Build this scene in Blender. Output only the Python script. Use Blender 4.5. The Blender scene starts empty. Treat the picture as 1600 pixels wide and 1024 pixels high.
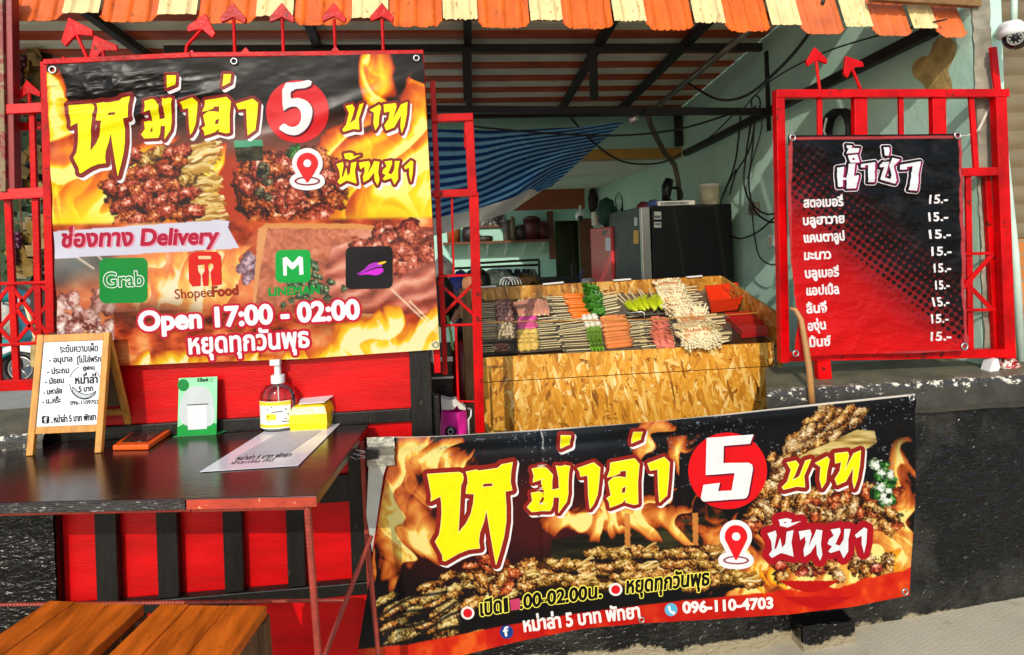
import bpy, math, random
import numpy as np
from mathutils import Vector, Matrix
random.seed(7)
S = bpy.context.scene
COL = S.collection
# ------------------------------------------------------------------ camera
F = 1000.; PPX, PPY = 800., 380.; CZ = 1.5
YAW = math.radians(5.7); ROLL = math.radians(2.0)
cf = np.array([math.sin(YAW), math.cos(YAW), 0.])
_r0 = np.array([math.cos(YAW), -math.sin(YAW), 0.]); _u0 = np.array([0, 0, 1.])
cu = math.cos(ROLL)*_u0 + math.sin(ROLL)*_r0
cr = math.cos(ROLL)*_r0 - math.sin(ROLL)*_u0
CAM = np.array([0, 0, CZ])
cd = bpy.data.cameras.new('camera'); cam = bpy.data.objects.new('camera', cd); COL.objects.link(cam)
cam.matrix_world = Matrix(((cr[0], cu[0], -cf[0], 0), (cr[1], cu[1], -cf[1], 0), (cr[2], cu[2], -cf[2], CZ), (0, 0, 0, 1)))
cd.sensor_width = 36; cd.lens = 36*F/1600; cd.shift_y = -(512-PPY)/1600; cd.clip_start = .05; cd.clip_end = 2000
S.camera = cam
# ------------------------------------------------------------------ world, sun, exposure
SUN_AZ = math.radians(19); SUN_EL = math.radians(28)       # sun behind the camera, to the left
w = bpy.data.worlds.new('World'); S.world = w; w.use_nodes = True
wn = w.node_tree.nodes; bg = wn['Background']
sky = wn.new('ShaderNodeTexSky'); sky.sky_type = 'NISHITA'; sky.sun_disc = False
sky.sun_elevation = SUN_EL; sky.sun_rotation = math.pi + SUN_AZ
w.node_tree.links.new(sky.outputs[0], bg.inputs[0]); bg.inputs[1].default_value = .15
sl = bpy.data.lights.new('sun', 'SUN'); sl.energy = 2.0; sl.angle = math.radians(.5); sl.color = (1, .93, .82)
so = bpy.data.objects.new('sun', sl); COL.objects.link(so)
tosun = Vector((-math.sin(SUN_AZ)*math.cos(SUN_EL), -math.cos(SUN_AZ)*math.cos(SUN_EL), math.sin(SUN_EL)))
so.rotation_euler = tosun.to_track_quat('Z', 'Y').to_euler(); so.location = tosun*20
S.view_settings.view_transform = 'Standard'; S.view_settings.look = 'None'
S.view_settings.exposure = 0.55; S.view_settings.gamma = 1
S.cycles.max_bounces = 10; S.cycles.diffuse_bounces = 6; S.cycles.transparent_max_bounces = 12
# ------------------------------------------------------------------ pixel -> place
def ray(px, py): return cf + cr*((px-PPX)/F) + cu*((PPY-py)/F)
def U(px, py, Y): v = ray(px, py); return CAM + v*(Y/v[1])
def UX(px, py, X): v = ray(px, py); return CAM + v*(X/v[0])
def UZ(px, py, Z): v = ray(px, py); return CAM + v*((Z-CZ)/v[2])
def UP(px, py, p0, n):
    v = ray(px, py); n = np.array(n, float); return CAM + v*(np.dot(np.array(p0)-CAM, n)/np.dot(v, n))
def V(*a): return np.array(a, float)
def hx(h):
    h = h.lstrip('#'); c = [int(h[i:i+2], 16)/255 for i in (0, 2, 4)]
    return tuple((x/12.92 if x <= .04045 else ((x+.055)/1.055)**2.4) for x in c)
def lin(a):
    a = np.asarray(a, float)/255.; return np.where(a <= .04045, a/12.92, ((a+.055)/1.055)**2.4)
# ------------------------------------------------------------------ mesh builder
class MB:
    def __init__(s): s.v = []; s.f = []; s.m = []
    def add(s, vs, fs, m=0):
        o = len(s.v); s.v += [tuple(float(c) for c in v) for v in vs]
        s.f += [tuple(o+i for i in f) for f in fs]; s.m += [m]*len(fs); return s
    def box(s, c, d, rot=None, m=0):
        c = V(*c); h = V(*d)/2; vs = []
        for z in (-1, 1):
            for x, y in ((-1, -1), (1, -1), (1, 1), (-1, 1)):
                p = V(x*h[0], y*h[1], z*h[2])
                if rot is not None: p = np.array(rot) @ p
                vs.append(c+p)
        return s.add(vs, [(3, 2, 1, 0), (4, 5, 6, 7), (0, 1, 5, 4), (1, 2, 6, 5), (2, 3, 7, 6), (3, 0, 4, 7)], m)
    def bx(s, x0, x1, y0, y1, z0, z1, m=0): return s.box(((x0+x1)/2, (y0+y1)/2, (z0+z1)/2), (abs(x1-x0), abs(y1-y0), abs(z1-z0)), None, m)
    def beam(s, p0, p1, w, h, side=(0, 1, 0), m=0):
        # w across (perpendicular to side), h along 'side'
        p0 = V(*p0); p1 = V(*p1); d = p1-p0; L = np.linalg.norm(d); d = d/L
        sd = V(*side); sd = sd-d*np.dot(sd, d); sd /= np.linalg.norm(sd); o = np.cross(d, sd)
        return s.box((p0+p1)/2, (w, h, L), np.column_stack([o, sd, d]), m)
    def tube(s, pts, r, seg=8, m=0, caps=True):
        pts = [V(*p) for p in pts]; n = len(pts); rr = r if hasattr(r, '__len__') else [r]*n
        vs = []; prev = None
        for i, p in enumerate(pts):
            t = pts[min(i+1, n-1)]-pts[max(i-1, 0)]; t = t/(np.linalg.norm(t)+1e-12)
            if prev is None:
                a = V(0, 0, 1) if abs(t[2]) < .9 else V(1, 0, 0); a = np.cross(t, a)
            else: a = prev
            a = a-t*np.dot(a, t); a /= np.linalg.norm(a)+1e-12; b = np.cross(t, a); prev = a
            for k in range(seg):
                q = 2*math.pi*k/seg; vs.append(p+(a*math.cos(q)+b*math.sin(q))*rr[i])
        fs = [(i*seg+k, i*seg+(k+1) % seg, (i+1)*seg+(k+1) % seg, (i+1)*seg+k) for i in range(n-1) for k in range(seg)]
        if caps: fs += [tuple(range(seg))[::-1], tuple((n-1)*seg+k for k in range(seg))]
        return s.add(vs, fs, m)
    def lathe(s, prof, c=(0, 0, 0), seg=24, rot=None, m=0, sx=1, sy=1):
        vs = []
        for r, z in prof:
            for k in range(seg):
                q = 2*math.pi*k/seg; p = V(r*math.cos(q)*sx, r*math.sin(q)*sy, z)
                if rot is not None: p = np.array(rot) @ p
                vs.append(V(*c)+p)
        n = len(prof)
        fs = [(i*seg+k, i*seg+(k+1) % seg, (i+1)*seg+(k+1) % seg, (i+1)*seg+k) for i in range(n-1) for k in range(seg)]
        fs += [tuple(range(seg))[::-1], tuple((n-1)*seg+k for k in range(seg))]
        return s.add(vs, fs, m)
    def ball(s, c, r, seg=10, rings=7, rot=None, m=0):
        r = V(*r) if hasattr(r, '__len__') else V(r, r, r); vs = []
        for i in range(rings+1):
            t = math.pi*i/rings
            for k in range(seg):
                q = 2*math.pi*k/seg; p = V(math.sin(t)*math.cos(q), math.sin(t)*math.sin(q), -math.cos(t))*r
                if rot is not None: p = np.array(rot) @ p
                vs.append(V(*c)+p)
        fs = [(i*seg+k, i*seg+(k+1) % seg, (i+1)*seg+(k+1) % seg, (i+1)*seg+k) for i in range(rings) for k in range(seg)]
        return s.add(vs, fs, m)
    def prism(s, poly, vec, m=0):
        poly = [V(*p) for p in poly]; n = len(poly); vec = V(*vec)
        vs = poly+[p+vec for p in poly]
        return s.add(vs, [tuple(range(n))[::-1], tuple(range(n, 2*n))]+[(i, (i+1) % n, n+(i+1) % n, n+i) for i in range(n)], m)
    def grid(s, P, m=0):
        P = np.asarray(P); a, b = P.shape[:2]
        return s.add(P.reshape(-1, 3), [(i*b+j, i*b+j+1, (i+1)*b+j+1, (i+1)*b+j) for i in range(a-1) for j in range(b-1)], m)
    def obj(s, name, mat, parent=None, bevel=0, smooth=False, solid=0):
        me = bpy.data.meshes.new(name); me.from_pydata(s.v, [], s.f)
        for x in (mat if isinstance(mat, (list, tuple)) else [mat]): me.materials.append(x)
        if any(s.m): me.polygons.foreach_set('material_index', s.m)
        if smooth: me.polygons.foreach_set('use_smooth', [True]*len(me.polygons))
        me.update(); o = bpy.data.objects.new(name, me); COL.objects.link(o)
        if solid:
            b = o.modifiers.new('thick', 'SOLIDIFY'); b.thickness = solid; b.offset = 0
        if bevel:
            b = o.modifiers.new('bevel', 'BEVEL'); b.width = bevel; b.segments = 2; b.limit_method = 'ANGLE'; b.angle_limit = .7
        if parent is not None: put(o, parent)
        return o
def put(o, parent):
    o.parent = parent
    p = parent; off = Vector((0, 0, 0))
    while p is not None: off += p.location; p = p.parent
    o.location = -off
def tag(o, label, cat, group=None, kind=None):
    o['label'] = label; o['category'] = cat
    if group: o['group'] = group
    if kind: o['kind'] = kind
    return o
def T(name, label, cat, loc=(0, 0, 0), group=None):
    o = bpy.data.objects.new(name, None); COL.objects.link(o); o.location = [float(c) for c in loc]
    o.empty_display_size = .05
    return tag(o, label, cat, group)
def struct(o): o['kind'] = 'structure'; return o
def dup(root, loc, rot=None, label=None, scale=None):
    c = root.copy(); COL.objects.link(c); c.location = [float(x) for x in loc]
    if rot is not None: c.rotation_euler = rot
    if scale is not None: c.scale = scale
    if label: c['label'] = label
    for ch in list(root.children):
        d = ch.copy(); COL.objects.link(d); d.parent = c
        for g in list(ch.children):
            e = g.copy(); COL.objects.link(e); e.parent = d
    return c
# ------------------------------------------------------------------ materials
def nodes(name):
    m = bpy.data.materials.new(name); m.use_nodes = True; nt = m.node_tree
    return m, nt, nt.nodes, nt.links, nt.nodes['Principled BSDF']
def tc(nt, scale=(1, 1, 1), rot=(0, 0, 0), out='Object', tex=False):
    t = nt.nodes.new('ShaderNodeTexCoord'); mp = nt.nodes.new('ShaderNodeMapping')
    if tex: mp.vector_type = 'TEXTURE'; scale = tuple(1/q for q in scale)
    mp.inputs['Scale'].default_value = scale; mp.inputs['Rotation'].default_value = rot
    nt.links.new(t.outputs[out], mp.inputs[0]); return mp.outputs[0]
def noise(nt, vec, sc, det=4, rough=.55, dist=0):
    n = nt.nodes.new('ShaderNodeTexNoise'); n.inputs['Scale'].default_value = sc; n.inputs['Detail'].default_value = det
    n.inputs['Roughness'].default_value = rough; n.inputs['Distortion'].default_value = dist
    nt.links.new(vec, n.inputs['Vector']); return n.outputs['Fac']
def ramp(nt, fac, stops, interp='LINEAR'):
    r = nt.nodes.new('ShaderNodeValToRGB'); e = r.color_ramp.elements; r.color_ramp.interpolation = interp
    while len(e) < len(stops): e.new(.5)
    for q, (p, c) in zip(e, stops):
        q.position = p; q.color = (*(hx(c) if isinstance(c, str) else ((c,)*3 if not hasattr(c, '__len__') else c)), 1)
    nt.links.new(fac, r.inputs[0]); return r.outputs[0]
def mixc(nt, fac, a, b, mode='MIX'):
    m = nt.nodes.new('ShaderNodeMix'); m.data_type = 'RGBA'; m.blend_type = mode
    for inp, val in ((m.inputs[0], fac), (m.inputs[6], a), (m.inputs[7], b)):
        if isinstance(val, str): inp.default_value = (*hx(val), 1)
        elif isinstance(val, (int, float)): inp.default_value = val
        elif isinstance(val, tuple): inp.default_value = (*val[:3], 1)
        else: nt.links.new(val, inp)
    return m.outputs[2]
def bumpn(nt, b, h, strength, dist=.01):
    n = nt.nodes.new('ShaderNodeBump'); n.inputs['Strength'].default_value = strength; n.inputs['Distance'].default_value = dist
    nt.links.new(h, n.inputs['Height']); nt.links.new(n.outputs[0], b.inputs['Normal'])
_mc = {}
def mat(name, col, rough=.5, metal=0, var=.2, vs=6, bump=.15, bs=60, coat=0, scale=(1, 1, 1), trans=0, chip=None, chips=.62, spec=.5):
    if name in _mc: return _mc[name]
    m, nt, N, L, b = nodes(name); v = tc(nt, scale)
    n1 = noise(nt, v, vs, 6, .6)
    c = hx(col); lo = tuple(x*(1-var) for x in c); hi = tuple(min(.9, x*(1+var*.7)) for x in c)
    out = ramp(nt, n1, [(.3, lo), (.7, hi)])
    if chip:
        n3 = noise(nt, v, vs*3.1, 8, .7); out = mixc(nt, ramp(nt, n3, [(chips, 0.), (chips+.03, 1.)]), out, chip)
    L.new(out, b.inputs['Base Color'])
    r = nt.nodes.new('ShaderNodeMapRange'); r.inputs[3].default_value = max(0, rough-.1); r.inputs[4].default_value = min(1, rough+.12)
    n2 = noise(nt, v, vs*2.3, 4); L.new(n2, r.inputs[0]); L.new(r.outputs[0], b.inputs['Roughness'])
    b.inputs['Metallic'].default_value = metal; b.inputs['Coat Weight'].default_value = coat
    b.inputs['Specular IOR Level'].default_value = spec; b.inputs['Transmission Weight'].default_value = trans
    if bump: bumpn(nt, b, noise(nt, v, bs, 4), bump, .004)
    _mc[name] = m; return m
def ink_mat(rgb):
    k = 'ink_%02x%02x%02x' % tuple(int(c) for c in rgb)
    if k in _mc: return _mc[k]
    m, nt, N, L, b = nodes(k); c = lin(rgb)*.75
    v = tc(nt); n1 = noise(nt, v, 25, 5)
    L.new(ramp(nt, n1, [(.25, tuple(c*.9)), (.75, tuple(np.minimum(c*1.06, .9)))]), b.inputs['Base Color']); b.inputs['Roughness'].default_value = .42; b.inputs['Specular IOR Level'].default_value = .13
    _mc[k] = m; return m
def art_mat(name, rough=.4, bump=.0):
    m, nt, N, L, b = nodes(name); a = N.new('ShaderNodeAttribute'); a.attribute_name = 'art'
    L.new(a.outputs['Color'], b.inputs['Base Color']); b.inputs['Specular IOR Level'].default_value = .13
    r = nt.nodes.new('ShaderNodeMapRange'); r.inputs[3].default_value = rough-.1; r.inputs[4].default_value = rough+.12
    v = tc(nt); L.new(noise(nt, v, 9, 4), r.inputs[0]); L.new(r.outputs[0], b.inputs['Roughness'])
    if bump: bumpn(nt, b, noise(nt, v, 35, 4), bump, .004)
    return m
RED = mat('red_gloss_paint', '#bf0308', .34, var=.42, vs=7, bump=.4, bs=50, chip='#5c1610', chips=.61, spec=.15)
REDL = mat('red_sunfaded_paint', '#d81a1c', .38, var=.3, vs=7, bump=.3, bs=60, chip='#c98a70', chips=.66, spec=.3)
DRED = mat('rust_red_rebar', '#7d1713', .5, var=.35, vs=20, bump=.4, bs=120)
REDP = mat('red_painted_board', '#c60308', .36, var=.25, vs=3, bump=.25, bs=40, scale=(1, 1, 5), spec=.25)
BLK = mat('black_painted_wood', '#171513', .42, var=.5, vs=6, bump=.5, bs=30, scale=(5, 5, 1), chip='#4a4438', chips=.64, spec=.3)
BLKP = mat('black_plastic', '#101112', .35, var=.3, vs=8, bump=.05)
RUB = mat('black_rubber_cable', '#0c0c0d', .5, var=.3)
STEELD = mat('dark_painted_steel', '#2a2622', .5, metal=.3, var=.4, vs=7, bump=.3, chip='#6a3a20', chips=.66)
STEEL = mat('brushed_steel', '#b9b9b6', .3, metal=.95, var=.15, scale=(1, 1, 20))
GALV = mat('galvanised_pipe', '#8b8578', .4, metal=.7, var=.3)
WHITE = mat('white_plastic', '#dededa', .4, var=.07)
CREAM = mat('cream_plastic', '#cfc6a6', .45, var=.15)
WOODY = mat('yellow_pine', '#c98a35', .45, var=.3, vs=9, bump=.3, bs=40, scale=(6, 6, 1))
WOODB = mat('brown_wood', '#6b3a1c', .5, var=.4, vs=5, bump=.3, bs=30, scale=(1, 6, 6))
STICK = mat('bamboo_stick', '#e6d6a6', .6, var=.25, vs=30, bump=.2)
SKIN = mat('skin', '#b5764c', .5, var=.12, vs=20, bump=.05)
# ------------------------------------------------------------------ numpy noise and printed artwork
_rs = np.random.RandomState(11); _tab = _rs.rand(257*257)
def vn(x, y, seed=0):
    x = np.asarray(x, float)+seed*37.17; y = np.asarray(y, float)+seed*91.7
    xi = np.floor(x).astype(int); yi = np.floor(y).astype(int); fx = x-xi; fy = y-yi
    fx = fx*fx*(3-2*fx); fy = fy*fy*(3-2*fy)
    h = lambda a, b: _tab[(a*7919+b*10473+(a*b % 251)*13) % 66049]
    return (h(xi, yi)*(1-fx)+h(xi+1, yi)*fx)*(1-fy)+(h(xi, yi+1)*(1-fx)+h(xi+1, yi+1)*fx)*fy
def fbm(x, y, seed=0, o=4):
    s = 0; a = .5; t = 0
    for i in range(o): s = s+a*vn(x*2**i, y*2**i, seed+i*3); t += a; a *= .5
    return s/t
def ridge(x, y, seed=0, o=4):
    s = 0; a = .5; t = 0
    for i in range(o): s = s+a*(1-np.abs(2*vn(x*2**i, y*2**i, seed+i*5)-1)); t += a; a *= .5
    return s/t
def cramp(t, stops):
    t = np.clip(t, 0, 1); ps = [p for p, c in stops]
    return np.stack([np.interp(t, ps, [c[k] for p, c in stops]) for k in range(3)], -1)
def sstep(a, b, x): t = np.clip((x-a)/(b-a), 0, 1); return t*t*(3-2*t)
def over(A, C, al): al = np.clip(al, 0, 1)[..., None]; return A*(1-al)+np.asarray(C, float)*al
FLAME = [(0, (20, 14, 12)), (.2, (70, 20, 8)), (.42, (190, 55, 15)), (.62, (238, 120, 25)), (.8, (250, 195, 30)), (.93, (255, 226, 50)), (1, (255, 238, 110))]
def fl2(X, Y, s, seed):
    u = X/s+seed*1.37; v = Y/(s*1.55)+seed*.71
    for k in (1., 1.9, 3.4):
        u, v = u+.5/k*np.sin(k*1.9*v+3.*vn(u*.8*k, v*.6*k, seed)+seed), v+.34/k*np.sin(k*1.4*u+2.6*vn(v*.7*k, u*.7*k, seed+2))
    p = (u*.85+.25*v) % 1; q = (u*.5-.4*v+.37) % 1
    return p**1.6*sstep(1., .93, p), np.exp(-((q-.5)/.05)**2), fbm(u*1.3, v*1.1, seed+6, 3)
def flames(X, Y, m, sx=60, sy=110, seed=3):
    p, q, n = fl2(X, Y, sx*1.1, seed); p2, q2, n2 = fl2(X+40, Y, sx*.55, seed+3)
    m = np.clip(m+1.1*(n-.5)+.5*(p-.5)+.3*(n2-.5), 0, 1.1)*sstep(.03, .3, m)
    return np.clip(m*(.28+.42*p+.22*p2+.45*n+.28*q+.12*q2)+(m-.62)*.35, 0, 1)
def blob(A, X, Y, cx, cy, rx, ry, ang, cols, seed, rough=.36, fs=9., alpha=1.):
    c, s = math.cos(ang), math.sin(ang)
    R = max(rx, ry)*1.5; sel = (np.abs(X-cx) < R) & (np.abs(Y-cy) < R)
    if not sel.any(): return
    x = X[sel]-cx; y = Y[sel]-cy; u = (x*c+y*s)/rx; v = (-x*s+y*c)/ry
    d = np.sqrt(u*u+v*v)+rough*(fbm(x/fs+seed, y/fs, seed)-.5)*1.6
    n = fbm(x/fs*1.6, y/fs*1.6, seed+5, 4); n2 = ridge(x/fs*2.1, y/fs*2.1, seed+9, 3)
    t = np.clip(.6*n+.3*n2-.22*np.clip(d, 0, 1)**2+.16*(-v)+.16*np.exp(-((u+.2)/.3)**2-((v+.3)/.25)**2), 0, 1)
    col = cramp((t-.22)*1.9, cols); al = 1-sstep(.86, 1.0, d); edge = sstep(.7, .98, d)*.25
    col = col*(1-edge[:, None])
    A[sel] = A[sel]*(1-al[:, None]*alpha)+col*al[:, None]*alpha
MEAT = [(0, (48, 14, 6)), (.25, (130, 50, 20)), (.5, (190, 88, 40)), (.75, (232, 142, 80)), (1, (255, 226, 184))]
MEATR = [(0, (56, 14, 10)), (.25, (140, 44, 28)), (.5, (192, 80, 52)), (.75, (230, 138, 108)), (1, (255, 228, 208))]
ENOKI = [(0, (60, 36, 12)), (.35, (160, 112, 40)), (.6, (214, 172, 86)), (1, (255, 240, 190))]
CHAR = [(0, (24, 12, 6)), (.22, (110, 58, 20)), (.45, (196, 130, 56)), (.7, (236, 192, 112)), (1, (255, 246, 208))]
GREEN = [(0, (10, 30, 12)), (.5, (40, 110, 40)), (1, (170, 220, 130))]
def strands(A, X, Y, x0, y0, x1, y1, wid, n, cols, seed, w=1.6):
    rr = np.random.RandomState(seed); L = math.hypot(x1-x0, y1-y0); dx, dy = (x1-x0)/L, (y1-y0)/L
    for i in range(n):
        o = (rr.rand()-.5)*wid; b = (rr.rand()-.5)*.35; l0 = rr.rand()*.15*L; l1 = L*(.75+.3*rr.rand())
        x = X-x0; y = Y-y0; s = x*dx+y*dy; t = -x*dy+y*dx-o-b*s*(.4+s/L)-2*np.sin(s/6+i)
        al = (1-sstep(w*.5, w, np.abs(t)))*(s > l0)*(s < l1)
        A[:] = over(A, cramp(np.full(X.shape, .3+.7*rr.rand()), cols), al)
def inpoly(X, Y, poly, soft=0):
    m = np.zeros(X.shape, bool); n = len(poly)
    for i in range(n):
        x0, y0 = poly[i]; x1, y1 = poly[(i+1) % n]
        if y0 == y1: continue
        c = ((Y > y0) != (Y > y1)) & (X < (x1-x0)*(Y-y0)/(y1-y0)+x0); m ^= c
    return m.astype(float)
# ------------------------------------------------------------------ outlines -> clean filled lettering
_tx = {}
def text_loops(body):
    if body in _tx: return _tx[body]
    c = bpy.data.curves.new('lettering', 'FONT'); c.body = body; c.fill_mode = 'NONE'; c.resolution_u = 4; c.size = 1
    o = bpy.data.objects.new('lettering', c); COL.objects.link(o); bpy.context.view_layer.update()
    me = o.to_mesh(); co = [(v.co.x, v.co.y) for v in me.vertices]; nxt = {}
    for e in me.edges:
        a, b = e.vertices
        if abs(a-b) == 1 and min(a, b) not in nxt: nxt[min(a, b)] = max(a, b)
        else: nxt[max(a, b)] = min(a, b)
    loops = []; seen = set()
    for st in sorted(nxt):
        if st in seen: continue
        lp = []; k = st
        while k is not None and k not in seen: seen.add(k); lp.append(co[k]); k = nxt.get(k)
        if len(lp) > 2: loops.append(np.array(lp))
    o.to_mesh_clear(); bpy.data.objects.remove(o); bpy.data.curves.remove(c)
    _tx[body] = loops; return loops
def text(body, p0, p1, h=None, shear=0.):
    """outlines of body fitted on the baseline p0->p1 (pixels of the photograph); h = em height in pixels"""
    L = text_loops(body); al = np.concatenate(L); x0, x1 = al[:, 0].min(), al[:, 0].max()
    p0 = V(*p0); p1 = V(*p1); d = (p1-p0)/(x1-x0)
    if h is None: h = np.linalg.norm(d)
    up = V(d[1], -d[0])/np.linalg.norm(d)*h
    up = up+d/np.linalg.norm(d)*h*shear
    return [p0+np.outer(l[:, 0]-x0, d)+np.outer(l[:, 1], up) for l in L]
def ell(cx, cy, rx, ry, n=40, rot=0):
    q = np.linspace(0, 2*math.pi, n, endpoint=False); c, s = math.cos(rot), math.sin(rot)
    x = rx*np.cos(q); y = ry*np.sin(q); return np.column_stack([cx+x*c-y*s, cy+x*s+y*c])
def rrect(x0, y0, x1, y1, r, skew=0., n=6):
    out = []
    for cx, cy, a in ((x1-r, y0+r, -90), (x1-r, y1-r, 0), (x0+r, y1-r, 90), (x0+r, y0+r, 180)):
        for k in range(n+1):
            q = math.radians(a+90*k/n); x = cx+r*math.cos(q); out.append((x, cy+r*math.sin(q)+skew*(x-x0)))
    return np.array(out)
def shift(ls, dx, dy): return [np.asarray(l, float)+V(dx, dy) for l in ls]
def field(loops, pad, cs):
    al = np.concatenate([np.asarray(l, float) for l in loops]); x0, y0 = al.min(0)-pad; x1, y1 = al.max(0)+pad
    nx = int((x1-x0)/cs)+2; ny = int((y1-y0)/cs)+2
    gx = x0+np.arange(nx)*cs; gy = y0+np.arange(ny)*cs
    D = np.full((ny, nx), pad*pad*1.0); W = np.zeros((ny, nx+1))
    for l in loops:
        l = np.asarray(l, float); l2 = np.roll(l, -1, 0)
        for (ax, ay), (bx, by) in zip(l, l2):
            i0 = max(0, int((min(ax, bx)-pad-x0)/cs)); i1 = min(nx, int((max(ax, bx)+pad-x0)/cs)+2)
            j0 = max(0, int((min(ay, by)-pad-y0)/cs)); j1 = min(ny, int((max(ay, by)+pad-y0)/cs)+2)
            GX = gx[None, i0:i1]; GY = gy[j0:j1, None]; ex, ey = bx-ax, by-ay; q = ex*ex+ey*ey
            if q < 1e-12: continue
            t = np.clip(((GX-ax)*ex+(GY-ay)*ey)/q, 0, 1); d = (GX-ax-t*ex)**2+(GY-ay-t*ey)**2
            D[j0:j1, i0:i1] = np.minimum(D[j0:j1, i0:i1], d)
            if ay != by:
                s = 1 if by > ay else -1; lo, hi = min(ay, by), max(ay, by)
                ja = int(math.ceil((lo-y0)/cs)); jb = int(math.ceil((hi-y0)/cs))
                if jb > ja:
                    js = np.arange(ja, jb); xc = ax+(gy[js]-ay)/(by-ay)*(bx-ax)
                    ii = np.clip(np.ceil((xc-x0)/cs).astype(int), 0, nx); np.add.at(W, (js, ii), s)
    ins = np.cumsum(W, 1)[:, :nx] != 0
    return np.where(ins, np.sqrt(D), -np.sqrt(D)), gx, gy
class Ink:
    """flat printed shapes in pixel coordinates, laid on a surface given by place(px, py, layer)"""
    def __init__(s): s.v = []; s.f = []; s.m = []; s.mats = []; s.layers = 0
    def put(s, loops, rgb, grow=0., layer=1, cs=None, holes=True):
        al = np.concatenate([np.asarray(l, float) for l in loops]); ext = (al.max(0)-al.min(0)).max()
        if cs is None: cs = min(1.0, max(.35, ext/420))
        fd, gx, gy = field(loops, abs(grow)+2*cs, cs); fd = fd+grow
        m = ink_mat(rgb)
        if m not in s.mats: s.mats.append(m)
        mi = s.mats.index(m); ny, nx = fd.shape; I = fd > 0
        cnt = I[:-1, :-1].astype(int)+I[:-1, 1:]+I[1:, 1:]+I[1:, :-1]
        for j in range(ny-1):
            row = cnt[j]; i = 0
            nz = np.nonzero(row)[0]
            if not len(nz): continue
            i = nz[0]; end = nz[-1]
            while i <= end:
                c = row[i]
                if c == 0: i += 1; continue
                if c == 4:
                    k = i
                    while k <= end and row[k] == 4 and (k-i)*cs < 9: k += 1
                    poly = [(gx[i], gy[j]), (gx[k], gy[j]), (gx[k], gy[j+1]), (gx[i], gy[j+1])]; i = k
                else:
                    cc = ((i, j), (i+1, j), (i+1, j+1), (i, j+1)); poly = []
                    for q in range(4):
                        (a, b), (a2, b2) = cc[q], cc[(q+1) % 4]; va, vb = fd[b, a], fd[b2, a2]
                        if va > 0: poly.append((gx[a], gy[b]))
                        if (va > 0) != (vb > 0):
                            t = va/(va-vb); poly.append((gx[a]+t*(gx[a2]-gx[a]), gy[b]+t*(gy[b2]-gy[b])))
                    i += 1
                    if len(poly) < 3: continue
                o = len(s.v); s.v += [(x, y, layer) for x, y in poly]; s.f.append(tuple(range(o, o+len(poly)))[::-1]); s.m.append(mi)
        return s
    def obj(s, name, place, parent):
        A = np.array(s.v); P = place(A[:, 0], A[:, 1], A[:, 2])
        me = bpy.data.meshes.new(name); me.from_pydata(P.tolist(), [], s.f)
        for m in s.mats: me.materials.append(m)
        me.polygons.foreach_set('material_index', s.m); me.update()
        o = bpy.data.objects.new(name, me); COL.objects.link(o)
        if parent is not None: put(o, parent)
        return o
def raysV(px, py):
    px = np.asarray(px, float); py = np.asarray(py, float)
    return cf+cr*((px-PPX)/F)[..., None]+cu*((PPY-py)/F)[..., None]
class Banner:
    """a hung printed sheet: its outline in pixels, its plane in the place, and real creases"""
    def __init__(s, p0, n, crease, lift=.0009):
        s.p0 = V(*p0); s.n = V(*n)/np.linalg.norm(n); s.crease = crease; s.lift = lift
    def place(s, px, py, layer=0):
        v = raysV(px, py); t = np.dot(s.p0-CAM, s.n)/(v @ s.n); P = CAM+v*t[..., None]
        return P+s.n*(s.crease(np.asarray(px, float), np.asarray(py, float))+np.asarray(layer)*s.lift)[..., None]
    def sheet(s, name, top, bottom, step, paint, mt, left=None, right=None):
        tx, ty = zip(*top); bx, by = zip(*bottom)
        W = max(tx[-1]-tx[0], bx[-1]-bx[0]); H = max(by[0]-ty[0], by[-1]-ty[-1])
        nu = int(W/step)+1; nv = int(H/step)+1; u = np.linspace(0, 1, nu); v = np.linspace(0, 1, nv)
        TX = tx[0]+(tx[-1]-tx[0])*u; TY = np.interp(TX, tx, ty); BX = bx[0]+(bx[-1]-bx[0])*u; BY = np.interp(BX, bx, by)
        X = TX[None]*(1-v[:, None])+BX[None]*v[:, None]; Y = TY[None]*(1-v[:, None])+BY[None]*v[:, None]
        if left: X = X+((1-u)**3)[None]*np.interp(v, [a for a, b in left], [b for a, b in left])[:, None]
        if right: X = X+(u**3)[None]*np.interp(v, [a for a, b in right], [b for a, b in right])[:, None]
        A = paint(X, Y); P = s.place(X, Y); s.X, s.Y = X, Y
        me = bpy.data.meshes.new(name); n = nu*nv
        idx = np.arange(n).reshape(nv, nu)
        fq = np.stack([idx[:-1, :-1], idx[1:, :-1], idx[1:, 1:], idx[:-1, 1:]], -1).reshape(-1, 4)
        me.vertices.add(n); me.vertices.foreach_set('co', P.reshape(-1))
        me.loops.add(fq.size); me.loops.foreach_set('vertex_index', fq.reshape(-1).astype(np.int32))
        me.polygons.add(len(fq)); me.polygons.foreach_set('loop_start', np.arange(0, fq.size, 4, dtype=np.int32))
        me.polygons.foreach_set('use_smooth', [True]*len(fq)); me.update(calc_edges=True)
        at = me.color_attributes.new('art', 'FLOAT_COLOR', 'POINT')
        c = np.ones((n, 4)); c[:, :3] = np.clip(lin(255*(np.clip(A, 0, 255)/255)**1.15)*.64, .003, .82).reshape(-1, 3); at.data.foreach_set('color', c.reshape(-1))
        me.materials.append(mt); o = bpy.data.objects.new(name, me); COL.objects.link(o); return o
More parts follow.
